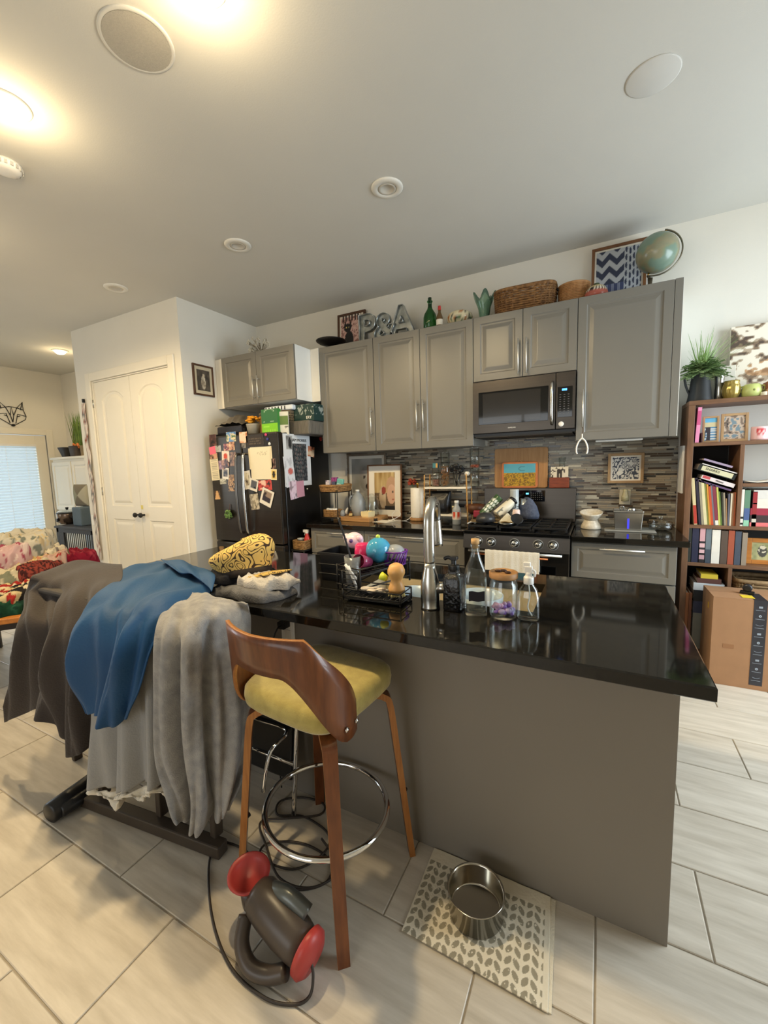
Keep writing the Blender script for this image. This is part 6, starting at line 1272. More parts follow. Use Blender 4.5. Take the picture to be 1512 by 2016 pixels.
# black folding chair pushed under the island overhang
t = T('folding_chair', 'black folding chair with chrome tubes leaning under the island behind the stool', 'chair', (0, 0, 0))
q = MB(); q.tube(path([(-.44, -2.60, .02), (-.44, -2.55, .42), (-.42, -2.53, .60), (-.24, -2.525, .62), (-.07, -2.53, .60), (-.05, -2.55, .42), (-.05, -2.60, .02)], 40), .010, 8)
q.tube(path([(-.40, -2.68, .34), (-.39, -2.57, .36), (-.24, -2.56, .36), (-.09, -2.57, .36), (-.08, -2.68, .34), (-.09, -2.72, .20)], 30), .008, 8); q.tube([(-.44, -2.57, .22), (-.05, -2.57, .22)], .008, 8)
q.build('chrome_tubes', CHROME, t)
MB(Matrix.Translation((-.245, -2.565, .14)) @ Matrix.Rotation(R(-6), 4, 'X')).box(-.17, .17, -.012, .012, 0, .40).build('seat', M('black vinyl', (20, 20, 22), .45, bump=.1), t, bevel=.008)
MB(Matrix.Translation((-.245, -2.525, .54))).box(-.15, .15, -.012, .012, 0, .08).build('backrest', PLASTB, t, bevel=.006)
# ------------------------------------------------------------------ bar stool
SXc, SYc = .205, -2.71
t = T('bar_stool', 'bar stool with olive yellow seat, curved walnut back and chrome foot ring', 'stool', (SXc, SYc, 0), R(-5))
def srow(s, z): return [(*sq(2 * PI * k / 48, .205 * s, .205 * s, .42), z) for k in range(48)]
MB().loops([srow(.80, .672), srow(.93, .674), srow(.985, .688), srow(1.0, .71), srow(.985, .735), srow(.93, .749), srow(.8, .755), srow(.4, .757), srow(.1, .757)], cap0=True, smooth=True).build('seat', SEATF, t)
MB().box(-.14, .14, -.14, .14, .655, .6715).build('seat_base', M('seat base', (60, 40, 26), .6, var=.1), t, bevel=.004)
def leg(sx_, sy_, lab=None):
    pts = path([(sx_ * .08, sy_ * .08, .650), (sx_ * .13, sy_ * .125, .650), (sx_ * .162, sy_ * .152, .636), (sx_ * .176, sy_ * .164, .60), (sx_ * .192, sy_ * .178, .42), (sx_ * .228, sy_ * .206, .0)], 26)
    tg = Vector((-sx_ * .0, 0, 0)); rad = Vector((sx_, sy_ * .92, 0)).normalized(); w = Vector((-rad.y, rad.x, 0)); rows = []
    for i, p in enumerate(pts):
        d = (pts[min(25, i + 1)] - pts[max(0, i - 1)]).normalized(); nrm = w.cross(d).normalized(); k = 1.0 if i < 8 else 1 - .25 * (i - 8) / 17
        rows.append([p + w * (.024 * k) + nrm * .011, p - w * (.024 * k) + nrm * .011, p - w * (.024 * k) - nrm * .011, p + w * (.024 * k) - nrm * .011])
    zmin = min(p.z for p in rows[-1]); rows[-1] = [Vector((p.x, p.y, 0)) for p in rows[-1]]
    m = MB()
    for i in range(25):
        m.add(rows[i] + rows[i + 1], [(0, 1, 5, 4), (2, 3, 7, 6)], 0, True); m.add(rows[i] + rows[i + 1], [(1, 2, 6, 5), (3, 0, 4, 7)], 1, True)
    m.add(rows[0], [(3, 2, 1, 0)], 1); m.add(rows[-1], [(0, 1, 2, 3)], 1)
    return m.build('leg', [WALNUT, BENT], t)
for a_ in (-1, 1):
    for b_ in (-1, 1): leg(a_, b_)
MB().tube([(.222 * math.cos(2 * PI * k / 64), .205 * math.sin(2 * PI * k / 64), .25) for k in range(64)], .0105, 12, closed=True).build('foot_ring', CHROME, t)
q = MB()
for a_ in (-1, 1):
    for b_ in (-1, 1): q.lathe([(.008, -.02), (.008, .003), (.0, .004)], 10, (a_ * .207, b_ * .189, .25), axis='y')
q.build('ring_screws', MATTEB, t)
# curved veneer back: developed strip with an opening under the top rail
plan = [Vector(p) for p in ((.200, -.070, 0), (.212, -.125, 0), (.182, -.20, 0), (.095, -.238, 0), (0, -.248, 0), (-.095, -.238, 0), (-.182, -.20, 0), (-.215, -.125, 0), (-.200, -.070, 0))]
def top_z(s): s = abs(s); return .985 if s < .43 else .985 - (s - .43) / .57 * .245 if s < .97 else .75
def bot_z(s): s = abs(s); return .868 if s < .22 else .868 - .215 * sm(s, .22, .72) if s < .72 else .650
rows = []; back = []; N_ = 80
for i in range(N_ + 1):
    s = -1 + 2 * i / N_; p = cr(plan, (1 - s) / 2 if False else (s + 1) / 2); d = (cr(plan, min(1, (s + 1) / 2 + .01)) - cr(plan, max(0, (s + 1) / 2 - .01))).normalized(); n = Vector((d.y, -d.x, 0)); lean = .03
    if n.dot(Vector((0, -1, 0))) < 0 and abs(s) < .5: n = -n
    b, h = bot_z(s), top_z(s); o = []
    for f in (0, .25, .5, .75, 1):
        z = b + (h - b) * f; o.append(p + Vector((0, -lean * max(0, (z - .70)) / .28 * (1 - abs(s)), z)))
    back.append(o)
m = MB(); m.grid(back); bk = m.build('backrest', [WALNUT, BENT], t, solid=.012, offset=0)
bk.modifiers['thickness'].material_offset_rim = 1
q = MB()
for y in (-.085, -.135): q.lathe([(.0, .0), (.007, .002), (.008, .006), (.0, .008)], 12, (.214 if y > -.1 else .216, y, .69), axis='x'); q.lathe([(.0, .0), (.007, -.002), (.008, -.006), (.0, -.008)], 12, (-.214 if y > -.1 else -.218, y, .69), axis='x')
q.build('bolts', CHROME, t)
# ------------------------------------------------------------------ vacuum and its cord
DUST = M('smoky grey plastic', (70, 61, 54), .35, var=.06); VRED = M('vacuum red', (166, 58, 54), .4, var=.04)
t = T('hand_vacuum', 'red and grey handheld corded vacuum lying on the tiles by the bar stool', 'vacuum', (0, 0, 0))
Av, Bv = Vector((.125, -2.975, .135)), Vector((.335, -3.005, .085)); dv = (Bv - Av).normalized()
MB().tube([Av + (Bv - Av) * f for f in (0, .08, .3, .6, .85, 1)], [.045, .056, .060, .060, .055, .048], 24).build('motor_body', DUST, t)
XN = Matrix.Translation((.082, -2.965, .165)) @ Matrix.Rotation(R(6), 4, 'X') @ Matrix.Rotation(R(6), 4, 'Y')
MB(XN).lathe([(.03, -.05), (.05, -.02), (.062, .0), (.066, .008), (.061, .012), (.05, .0), (.035, -.012), (0, -.016)], 32).build('dust_cup', VRED, t)
MB(XN).tube([(0, 0, -.05), (.0, .0, -.10), (0, 0, -.125)], [.032, .03, .028], 18).build('cup_neck', DUST, t)
XE = Matrix.Translation(Bv) @ dv.to_track_quat('Z', 'Y').to_matrix().to_4x4()
MB(XE).lathe([(.05, -.004), (.058, 0), (.058, .018), (.045, .03), (0, .034)], 28, sy=1.25).build('end_cap', VRED, t)
MB().tube(path([(.12, -3.02, .10), (.14, -3.06, .06), (.19, -3.08, .035), (.25, -3.07, .032), (.30, -3.05, .05)], 20), [.022] * 20, 12).build('handle', DUST, t)
MB().tube(path([(.17, -2.96, .15), (.24, -2.965, .17), (.31, -2.96, .14)], 12), .024, 14).build('nozzle_tube', M('steel grey tube', (96, 100, 98), .3, .4), t)
CORD = M('dark cord', (52, 44, 38), .5)
loops_ = [(.355, -3.010, .075), (.372, -3.022, .045), (.375, -3.045, .012), (.345, -3.075, .006), (.26, -3.10, .006), (.12, -3.09, .006), (-.04, -3.02, .006), (-.20, -2.90, .006), (-.24, -2.82, .006), (-.12, -2.80, .006), (.02, -2.84, .006), (.15, -2.83, .006), (.23, -2.76, .006), (.19, -2.69, .006), (.06, -2.68, .006), (-.06, -2.74, .010), (-.04, -2.80, .012), (.10, -2.78, .012), (.16, -2.68, .012), (.12, -2.60, .006), (-.02, -2.58, .006), (-.12, -2.62, .006), (-.16, -2.56, .006), (-.08, -2.50, .006), (.02, -2.49, .006), (.04, -2.55, .012), (-.08, -2.63, .014), (-.16, -2.68, .006), (-.05, -2.76, .018), (.08, -2.83, .014), (.20, -2.80, .008), (.24, -2.70, .006), (.12, -2.64, .018)]
MB().tube(path(loops_, 320), .0042, 7).build('power_cord', CORD, t)
# ------------------------------------------------------------------ mat and dog bowl
def leafmat(u, v):
    if v > .84 or u > .965 or u < .012: return (218, 208, 186)
    c = u * 8.5; f = c % 1 - .5; r_ = (v * 10 + .55 * abs(f) * 2) % 1 - .5; ox = abs(abs(f) - .24) / .20
    w = 1 - ox * ox
    return (150, 142, 122) if w > 0 and abs(r_) < .34 * math.sqrt(max(0, w)) + .02 and vn(u * 60, v * 60) > .12 else (222, 212, 190)
t = T('floor_mat', 'cream folded towel mat with a taupe leaf pattern on the tiles', 'mat', (0, 0, .0005)); nx, ny = 230, 170; q = MB()
def mp(u, v):
    a = Vector((.530, -2.783, 0)).lerp(Vector((.958, -2.790, 0)), u); b = Vector((.522, -2.476, 0)).lerp(Vector((.932, -2.476, 0)), u); p = a.lerp(b, v); p.z = .0065 + .0022 * vn(u * 9, v * 7) ; return p
q.grid([[mp(i / nx, j / ny) for j in range(ny + 1)] for i in range(nx + 1)]); q.col = [C(*leafmat(i / nx, j / ny)) for i in range(nx + 1) for j in range(ny + 1)]; q.build('top_layer', CLOTHPRINT, t, solid=.003)
MB().loops([[(.53, -2.780, 0), (.966, -2.786, 0), (.948, -2.476, 0), (.524, -2.477, 0)], [(.53, -2.780, .0035), (.966, -2.786, .0035), (.948, -2.476, .0035), (.524, -2.477, .0035)]], cap0=True).build('bottom_layer', M('mat cream', (214, 204, 182), .9, bump=.3, bs=150), t)
t = T('dog_bowl', 'round stainless steel dog bowl standing on the leaf mat', 'bowl', (.722, -2.628, .0095))
MB().lathe([(.080, 0), (.086, .004), (.088, .075), (.0905, .077), (.0905, .080), (.087, .080), (.084, .074), (.081, .012), (.076, .008), (0, .008)], 56).build('body', M('bowl steel', (186, 180, 168), .16, 1., var=.03), t)
# ------------------------------------------------------------------ bookshelf
BX0, BX1, BY = 1.56, 2.66, -.30; t = T('bookshelf', 'tall brown wooden bookshelf with open compartments at the right', 'bookshelf', (BX0, 0, 0)); bw = BX1 - BX0
def zat(v, u=1420): return at(u, v, y=BY).z
Z1, Z2, Z3, Z4, ZT = 1.54, 1.262, .978, .713, 1.82
MB().box(0, .036, BY, -.002, 0, ZT - .03).build('side_panel', SHELFV, t, bevel=.002); MB().box(bw - .036, bw, BY, -.002, 0, ZT - .03).build('side_panel', SHELFV, t, bevel=.002)
MB().box(0, bw, BY, -.002, ZT - .0295, ZT).build('top', SHELFW, t, bevel=.002)
for z in (Z1, Z3, Z4, .09): MB().box(.0365, bw - .0365, BY + .002, -.012, z - .024, z).build('shelf', SHELFW, t, bevel=.0015)
MB().box(.3095, bw - .0365, BY + .002, -.012, Z2 - .022, Z2).build('shelf', SHELFW, t, bevel=.0015)
MB().box(.286, .309, BY + .002, -.012, Z3 + .0005, Z1 - .0245).build('divider', SHELFV, t, bevel=.0015)
MB().box(.262, .284, BY + .002, -.012, .0905, Z4 - .0245).build('divider', SHELFV, t, bevel=.0015)
MB().box(.0365, .286, -.011, -.004, Z3, Z1).box(.0365, bw - .0365, -.011, -.004, .1, Z3).build('back_panel', M('shelf back', (34, 30, 28), .7, var=.1), t)
t = T('white_board', 'white panel hanging on the outer left side of the bookshelf', 'board', (1.553, -.16, 1.19)); MB().box(-.007, .0065, -.07, .06, 0, .335).build('panel', WPLAST, t, bevel=.002)
# books: (bottom left, bottom right, top right shift, top row) read on the shelf front
_bn = [0]
def book(label, x0, x1, h, z, rgb, lean=0., depth=.19, y=BY + .012, bands=(), name='book', grp=None, txt=None, tcol=None):
    """upright book; lean in radians to the left (top moves left)"""
    w = x1 - x0; t = T(name, label, 'book', ((x0 + x1) / 2, y, z)); X = Matrix.Rotation(-lean, 4, 'Y'); lift = w / 2 * abs(math.sin(lean)); X = Matrix.Translation((0, 0, lift + .0003)) @ X; c = M('cover', rgb, .5, var=.05, vs=20)
    m = MB(X); th = min(.0025, w * .2); m.box(-w / 2, w / 2, 0, .004, 0, h).box(-w / 2, -w / 2 + th, .004, depth, 0, h).box(w / 2 - th, w / 2, .004, depth, 0, h); m.build('cover', c, t)
    MB(X).box(-w / 2 + th, w / 2 - th, .0045, depth - .004, .003, h - .004).build('pages', PAPER, t)
    for (a, b, col) in bands: MB(X).box(-w / 2 + .0003, w / 2 - .0003, -.0006, -.0001, h * a, h * b).build('spine_band', M('band', col, .5, var=.05), t)
    if txt: text(txt, w * .55, tcol or LABELW, t, X @ XF((0, -.0008, h * .5), (0, 0, -1), (1, 0, 0)))
    return t
def bx(zx): return at(1340 + zx / 8.79, 1030, y=BY).x
def bt(zy, zx=500): return at(1340 + zx / 8.79, 860 + zy / 8.79, y=BY).z - Z3
def zz(zx0, zx1, tx0, zy): return bx(zx0), bx(zx1), bt(zy), tx0
rows_ = [  # bottom left, bottom right, top left, top row, colour, label, bands
 (122, 152, 160, 850, (226, 220, 206), 'thin white book at the far left of the tall leaning books', ()),
 (240, 296, 190, 720, (212, 196, 150), 'cream book with a red lower spine, left among the leaning books', ((.02, .42, (176, 58, 46)),)),
 (322, 366, 256, 716, (44, 38, 52), 'near black navy book leaning right of the cream and red one', ()),
 (370, 412, 316, 742, (150, 140, 118), 'thin tan grey book leaning right of the navy one', ()),
 (416, 470, 356, 776, (214, 204, 160), 'pale cream book leaning left of the orange ones', ()),
 (471, 500, 412, 792, (120, 124, 60), 'olive green book leaning beside the pale cream one', ()),
 (502, 534, 452, 816, (204, 142, 52), 'yellow orange book in the middle of the leaning row', ()),
 (536, 578, 482, 862, (188, 78, 42), 'red orange book leaning in the middle of the row', ()),
 (580, 608, 522, 822, (110, 108, 116), 'thin blue grey book leaning before the maroon one', ()),
 (610, 666, 556, 846, (128, 52, 66), 'maroon book with a white sticker low on its spine', ((.0, .12, (226, 220, 206)),)),
 (668, 700, 626, 876, (190, 188, 96), 'yellow green book leaning right of the maroon one', ()),
 (702, 728, 666, 952, (96, 120, 58), 'green slim book leaning right of the yellow green one', ()),
 (734, 762, 712, 962, (54, 52, 40), 'very dark olive slim book in the right half of the row', ()),
 (764, 794, 746, 972, (150, 138, 116), 'grey tan slim book in the right half of the row', ()),
 (796, 816, 790, 1072, (146, 112, 76), 'shortest tan book of the row', ()),
 (820, 848, 838, 986, (92, 92, 106), 'slate coloured slim book right of the shortest one', ()),
 (852, 880, 884, 982, (214, 202, 178), 'cream slim book near the right end of the row', ()),
 (884, 918, 914, 972, (136, 92, 58), 'brown slim book near the right end of the row', ()),
 (920, 952, 940, 966, (168, 88, 52), 'terracotta book at the right end of the row', ())]
prev = -9
for (a, b, ta, zy, rgb, lab, bands) in rows_:
    x0, x1, h = bx(a), bx(b), bt(zy, ta); xt = at(1340 + ta / 8.79, 860 + zy / 8.79, y=BY).x; x0 = max(x0, prev + .0004); x1 = max(x1, x0 + .004)
    le = math.asin(max(-.3, min(.3, (x0 - xt) / h))); book(lab, x0, x1, h / max(.9, math.cos(le)) , Z3, rgb, le, bands=bands); prev = x1
for (a, b, zy, rgb, lab, bands) in ((1012, 1085, 915, (224, 218, 206), 'thick white book at the left of the right hand compartment', ((.20, .26, (30, 30, 30)), (.04, .09, (30, 30, 30)))),
                                     (1092, 1190, 925, (92, 128, 104), 'green book with blue middle and mint foot', ((.0, .17, (140, 190, 160)), (.17, .5, (72, 92, 136)))),
                                     (1232, 1312, 950, (50, 32, 34), 'dark book with red spine panels right of the green one', ((.35, .64, (146, 40, 44)), (.68, .98, (146, 40, 44)), (.12, .22, (200, 190, 176))))):
    book(lab, bx(a), bx(b), bt(zy, a), Z3, rgb, bands=bands)
def flat(label, cx, w, z, h, rgb, depth=.18, y=BY + .012, rot=0., txt=None, tcol=None, tsz=.7, tx=0., bands=(), name='book'):
    t = T(name, label, 'book', (cx, y, z), 0); X = Matrix.Rotation(rot, 4, 'Y'); m = MB(X); th = min(.0025, h * .2)
    m.box(-w / 2, w / 2, 0, .004, 0, h).box(-w / 2, w / 2, .004, depth, 0, th).box(-w / 2, w / 2, .004, depth, h - th, h); m.build('cover', M('cover', rgb, .5, var=.05, vs=20), t)
    MB(X).box(-w / 2 + .003, w / 2 - .003, .0045, depth - .004, th, h - th).build('pages', PAPER, t)
    for (a, b, c0, c1, col) in bands: MB(X).box(-w / 2 + w * a, -w / 2 + w * b, -.0006, -.0001, h * c0, h * c1).build('spine_band', M('band', col, .5, var=.04), t)
    if txt: text(txt, h * tsz, tcol or LABELB, t, X @ XF((tx, -.0010, h * .5), *FRONT))
    return t
xs = 2.03; z = Z3 + .0005
for lab, h, rgb in (('salmon pink book at the bottom of the flat stack at the right edge', .026, (214, 110, 110)), ('dark brown book second from the bottom of the flat stack', .048, (60, 40, 42)), ('crimson book in the middle of the flat stack', .045, (150, 40, 60)), ('thick pale book above the crimson one', .062, (216, 208, 196)), ('pale grey book on top of the flat stack', .056, (206, 202, 196))):
    flat(lab, xs + (.012 if 'top' in lab or 'thick' in lab else 0), .22, z, h, rgb); z += h + .0005
# slanted books lying on the tops of the leaning row
SL = R(20.5); cxs = 1.722
def slant(label, c, w, h, rgb, **k): return flat(label, c.x, w, c.z, h, rgb, rot=SL, depth=.17, **k)
def sp(zx, zy): return at(1340 + zx / 8.79, 860 + zy / 8.79, y=BY + .012)
slant('purple dark book lowest of the slanted stack', sp(560, 850), .205, .012, (92, 70, 104))
slant('white book with a red panel and a wordmark, second lowest of the slanted stack', sp(628, 800), .19, .026, (222, 210, 210), txt='Winter', tsz=.62, tx=.01, bands=((.03, .26, .25, .95, (190, 80, 84)),))
slant('black book with a cream SHARKS spine panel in the slanted stack', sp(600, 660), .215, .046, (30, 32, 30), txt='SHARKS', tsz=.50, tx=-.025, bands=((.09, .92, .12, .82, (206, 202, 168)),))
slant('dark book with a white top edge above the SHARKS book', sp(660, 572), .20, .014, (52, 54, 54), bands=((.0, 1., .5, 1., (214, 208, 206)),))
slant('lavender notebook on top of the slanted stack', sp(640, 470), .165, .013, (156, 140, 164), name='notebook')
t = T('open_magazine', 'open white magazine lying in the upper right compartment', 'magazine', (1.99, -.20, Z2 + .0005)); MB().grid([[(-.10 + .2 * i / 10, -.08 + .14 * j / 4, .004 + .03 * abs(i / 10 - .3) ** 1.2) for j in range(5)] for i in range(11)]).build('pages', PAPER, t, solid=.003, offset=1)
t = T('dark_folder', 'dark folder under the open magazine', 'folder', (1.895, -.17, Z2 + .0005)); MB(Matrix.Rotation(R(-30), 4, 'Y')).box(-.012, -.006, -.1, .1, .0, .075).build('sheet', M('folder black', (40, 36, 36), .5), t, bevel=.001)
# row of thick books below
def cx_(zx): return at(1310 + zx / 7.485, 1095, y=BY).x
def ch_(zy): return at(1400, 1000 + zy / 7.485, y=BY).z - Z4
for (a, b, zy, rgb, lab, bands, tx_) in ((312, 378, 300, (46, 50, 44), 'black green book at the left end of the lower row', (), None), (388, 484, 305, (40, 42, 66), 'navy book second from left in the lower row', (), None),
        (498, 578, 305, (38, 34, 38), 'black and pink striped book in the lower row', ((.62, .99, (206, 160, 166)), (.44, .56, (216, 176, 180)), (.28, .38, (216, 176, 180)), (.1, .22, (190, 150, 156))), None),
        (588, 668, 310, (104, 116, 124), 'blue grey book left of the white one in the lower row', ((.0, .4, (62, 72, 84)),), None), (680, 802, 325, (222, 218, 208), 'thick white book in the lower row', (), None),
        (814, 914, 335, (84, 70, 60), 'thick dark brown book right of the white one', (), None), (922, 1012, 328, (156, 78, 54), 'brick red book in the lower row', (), None),
        (1022, 1112, 336, (66, 74, 88), 'slate blue book in the lower row', (), None), (1128, 1204, 352, (140, 126, 110), 'taupe book at the right end of the lower row', (), None)):
    book(lab, cx_(a), cx_(b), ch_(zy), Z4, rgb, bands=bands)
MON = lambda u, v: (206, 196, 170) if ((u - .5) / .2) ** 2 + ((v - .6) / .22) ** 2 < 1 and vn(u * 9, v * 9) > .4 else (70, 66, 58) if ((u - .5) / .22) ** 2 + ((v - .5) / .34) ** 2 < 1 else mix((130, 136, 92), (190, 180, 130), vn(u * 6, v * 6))
frame_thing('framed_photo', 'orange wood framed animal photo beside the lower row of books', 'picture', cx_(1250), cx_(1250) + .17, Z4, Z4 + .175, -.20, .028, .02, ORANGEW, MON, lean=.06)
# bottom compartment
z = .0905; xs = 1.60
t = None
for lab, w, h, rgb in (('thick grey binder at the bottom of the low stack behind the cardboard box', .16, .26, (132, 128, 116)), ('navy book in the low stack behind the cardboard box', .165, .085, (54, 56, 78)), ('black book with white mark in the low stack behind the cardboard box', .165, .08, (26, 26, 28)), ('white and grey printed book box in the low stack', .172, .052, (206, 208, 208)), ('brown book second from the top of the low stack', .135, .034, (96, 62, 54)), ('yellow small book on top of the low stack', .095, .03, (214, 188, 60))):
    flat(lab, 1.725, w, z, h, rgb); z += h + .0004
for i in range(2): book(['orange brown tall album at the far left of the bottom compartment', 'brown tall album second from left in the bottom compartment'][i], 1.5985 + i * .019, 1.6155 + i * .019, .40, .0905, ((150, 92, 52), (122, 72, 44))[i])
t = T('storage_basket', 'tan woven storage basket on the bottom right shelf', 'basket', (2.05, -.155, .0905)); woven(t, lambda a: sq(a, .17, .115, .3), 0, .50, M('tan wicker box', (158, 130, 92), .7, rgb2=(120, 94, 62), vs=40), bands=26, r=.0095, flare=.03)
# framed things on the upper shelf
book('tall pink book at the left of the top compartment', 1.6035, 1.625, .235, Z1, (222, 140, 178), lean=-.04, bands=((.5, .9, (196, 84, 130)),))
book('thin dark maroon book beside the pink one', 1.6375, 1.645, .065, Z1, (70, 36, 40))
def beach(u, v): return (96, 170, 206) if v > .8 else (196, 190, 150) if v > .6 else (50, 46, 52) if u < .5 and vn(u * 7, v * 4) > .3 else (206, 210, 206) if int(v * 18) % 2 else (70, 130, 170)
frame_thing('framed_photo', 'narrow light framed beach photo on the upper shelf', 'picture', 1.652, 1.742, Z1, Z1 + .175, -.225, .012, .014, LTWOOD, beach, lean=.06)
frame_thing('framed_photo', 'wider tan framed group photo on the upper shelf', 'picture', 1.752, 1.895, Z1, Z1 + .185, -.225, .016, .014, LTWOOD, blotch([(50, 46, 44), (120, 104, 92), (186, 168, 150), (110, 130, 140)], 6, 30), lean=.06)
t = T('heart_candle', 'pink printed candle jar with red hearts on the upper shelf', 'candle', (1.955, -.225, Z1)); 
def hearts(u, v):
    for c in (.70, .78):
        x, y = (u - c) / .055, (v - .55) / .3
        if (x * x + y * y - .55) ** 3 - x * x * y ** 3 * 1.2 < 0: return (200, 72, 78) if (x * x + y * y) > .12 else (236, 190, 186)
    return (236, 196, 196)
printed_lathe('body', [(.044, .002), (.045, .012), (.045, .025), (.045, .04), (.045, .055), (.045, .07), (.045, .082), (.044, .088)], hearts, t, 56); MB().lathe([(.0435, .0), (.0435, .080), (0, .081)], 24).build('wax', M('wax', (236, 214, 206), .6), t)
# on top of the bookshelf
t = T('black_pitcher', 'matte black metal pitcher on the left corner of the bookshelf top', 'pitcher', (1.632, -.19, ZT)); MB().lathe([(.072, 0), (.074, .004), (.068, .03), (.056, .13), (.05, .185), (.054, .21), (.05, .21), (.046, .185), (.052, .13), (.062, .03), (0, .01)], 32).build('body', M('matte charcoal', (42, 43, 44), .55, .3, var=.1), t)
MB().tube(path([(-.048, -.012, .19), (-.075, -.018, .20), (-.092, -.02, .17), (-.082, -.018, .11), (-.06, -.012, .055)], 22), .0075, 8).build('handle', M('matte charcoal handle', (42, 43, 44), .55, .3), t)
t = T('potted_fern', 'green fern and grass plant growing out of the black pitcher', 'plant', (1.632, -.19, ZT + .185)); random.seed(21); blades = MB(); leaves = MB()
def blade(m, p0, d, L, w, droop):
    d = Vector(d).normalized(); sd_ = d.cross(Vector((0, 0, 1))); sd_ = sd_.normalized() if sd_.length > .01 else Vector((1, 0, 0)); P = []
    for i in range(5):
        f = i / 4; c = Vector(p0) + d * L * f + Vector((0, 0, -droop * L * f * f)); ww = w * (1 - f ** 2) + .0004; P.append([c - sd_ * ww, c + Vector((0, 0, .001)), c + sd_ * ww])
    m.grid(P)
for k in range(85):
    a = random.uniform(0, 2 * PI); el = random.uniform(.75, 1.5); d = (max(-.45, math.cos(a) * math.cos(el)) + .22, math.sin(a) * math.cos(el) * .7, math.sin(el))
    blade(blades, (random.uniform(-.02, .03), random.uniform(-.03, .03), .0), d, random.uniform(.16, .36), random.uniform(.002, .0045), random.uniform(.02, .3))
for k in range(240):
    a = random.uniform(0, 2 * PI); el = random.uniform(-.3, 1.15); d = Vector((math.cos(a) * math.cos(el), math.sin(a) * math.cos(el) - .1, math.sin(el) * .85)); L = random.uniform(.07, .17)
    for i in range(3, 11):
        c = d * L * i / 10 + Vector((.01, 0, -.25 * L * (i / 10) ** 2 + .012))
        if c.x < -.118: continue
        for s_ in (-1, 1): blade(leaves, c, (d.y * s_ * .9 + .3 * d.x, -d.x * s_ * .9 + .3 * d.y, random.uniform(-.1, .7)), .018, .0075, .3)
blades.build('grass_blades', M('light grass', (146, 176, 104), .6, rgb2=(104, 140, 72), vs=12), t, kind='stuff'); leaves.build('fern_fronds', M('fern green', (156, 178, 120), .65, rgb2=(108, 138, 86), vs=14), t, kind='stuff')
t = T('silver_vase', 'tall slim mercury silver glass vase on the bookshelf top', 'vase', (1.742, -.16, ZT)); MB().lathe([(.026, 0), (.028, .004), (.026, .10), (.028, .17), (.03, .20), (.027, .20), (.024, .10), (0, .01)], 26).build('body', M('mercury glass', (196, 198, 196), .12, .9, rgb2=(140, 140, 132), vs=20), t)
t = T('gold_vase', 'round ribbed gold glass vase on the bookshelf top', 'vase', (1.80, -.20, ZT)); n = 48; rows = []
for z_, r_ in ((0, .032), (.006, .036), (.03, .046), (.06, .050), (.09, .045), (.105, .040), (.110, .042), (.12, .042), (.12, .038), (.10, .036), (.06, .045), (.01, .03)): rows.append([(r_ * (1 + .035 * math.cos(14 * 2 * PI * k / n)) * math.cos(2 * PI * k / n), r_ * (1 + .035 * math.cos(14 * 2 * PI * k / n)) * math.sin(2 * PI * k / n), z_) for k in range(n)])
MB().loops(rows, cap0=True, smooth=True).build('body', M('gold lustre glass', (190, 168, 92), .15, .35, trans=.35, var=.1, vs=20), t)
t = T('green_mug', 'pale lime green ceramic pot with ear handles on the bookshelf top', 'pot', (1.905, -.205, ZT)); MB().lathe([(.035, 0), (.05, .012), (.055, .045), (.048, .075), (.038, .086), (.034, .086), (.043, .07), (.049, .045), (.04, .014), (0, .008)], 30).build('body', M('lime ceramic', (196, 206, 128), .3, var=.06, vs=12), t)
q = MB()
for s_ in (-1, 1): q.tube(path([(s_ * .046, 0, .074), (s_ * .066, 0, .07), (s_ * .066, 0, .048), (s_ * .052, 0, .04)], 12), .006, 8)
q.build('handles', M('lime handle', (196, 206, 128), .3), t); MB().sphere((0, -.0535, .045), .007, 8, 6, ry=.4).build('flower_mark', M('olive mark', (120, 120, 60), .5), t)
t = T('tea_light', 'small cream votive candle beside the green pot on the bookshelf top', 'candle', (1.962, -.24, ZT)); MB().lathe([(.02, 0), (.021, .002), (.021, .025), (.018, .027), (0, .025)], 20).build('wax', M('cream wax', (236, 228, 206), .6), t)
for i, (dz, w_, h_, rgb, lab) in enumerate(((0, .20, .045, (196, 150, 116), 'tan wooden block under the red brown one at the right on the bookshelf top'), (.0455, .20, .045, (156, 92, 62), 'red brown wooden block on the tan block on the bookshelf top'))):
    t = T('wood_block', lab, 'block', (2.07, -.21, ZT + dz)); MB().box(-w_ / 2, w_ / 2, -.05, .05, 0, h_).build('block', M('block wood %d' % i, rgb, .5, rgb2=tuple(int(c * .85) for c in rgb), vs=6, stretch=(1, 10, 10)), t, bevel=.003)
def stones(u, v):
    k = vn(u * 9, v * 11, 3) * .55 + vn(u * 20, v * 24, 6) * .45
    c = (232, 224, 208) if k > .55 else (176, 158, 136) if k > .48 else (124, 104, 84) if k > .4 else (84, 70, 60)
    return mix(c, (206, 150, 96), .5) if vn(u * 4, v * 5, 12) > .72 and k < .55 else c
t = T('canvas_print', 'large mottled brown and cream canvas leaning on the wall above the bookshelf', 'canvas', (2.085, -.06, ZT)); X = Matrix.Rotation(-.05, 4, 'X'); MB(X).box(-.275, .275, -.02, .012, 0, .50).build('canvas', M('canvas edge', (206, 198, 184), .85), t, bevel=.002); picture('picture', X @ Vector((-.274, -.0206, .001)), X.to_3x3() @ Vector((.548, 0, 0)), X.to_3x3() @ Vector((0, 0, .498)), stones, t, 90, 84)
t = T('white_plaque', 'plain white tall card standing behind the gold vase', 'card', (1.795, -.10, ZT)); MB(Matrix.Rotation(-.05, 4, 'X')).box(-.045, .045, -.006, .006, .0005, .24).build('card', M('card white', (228, 222, 208), .7), t, bevel=.002)
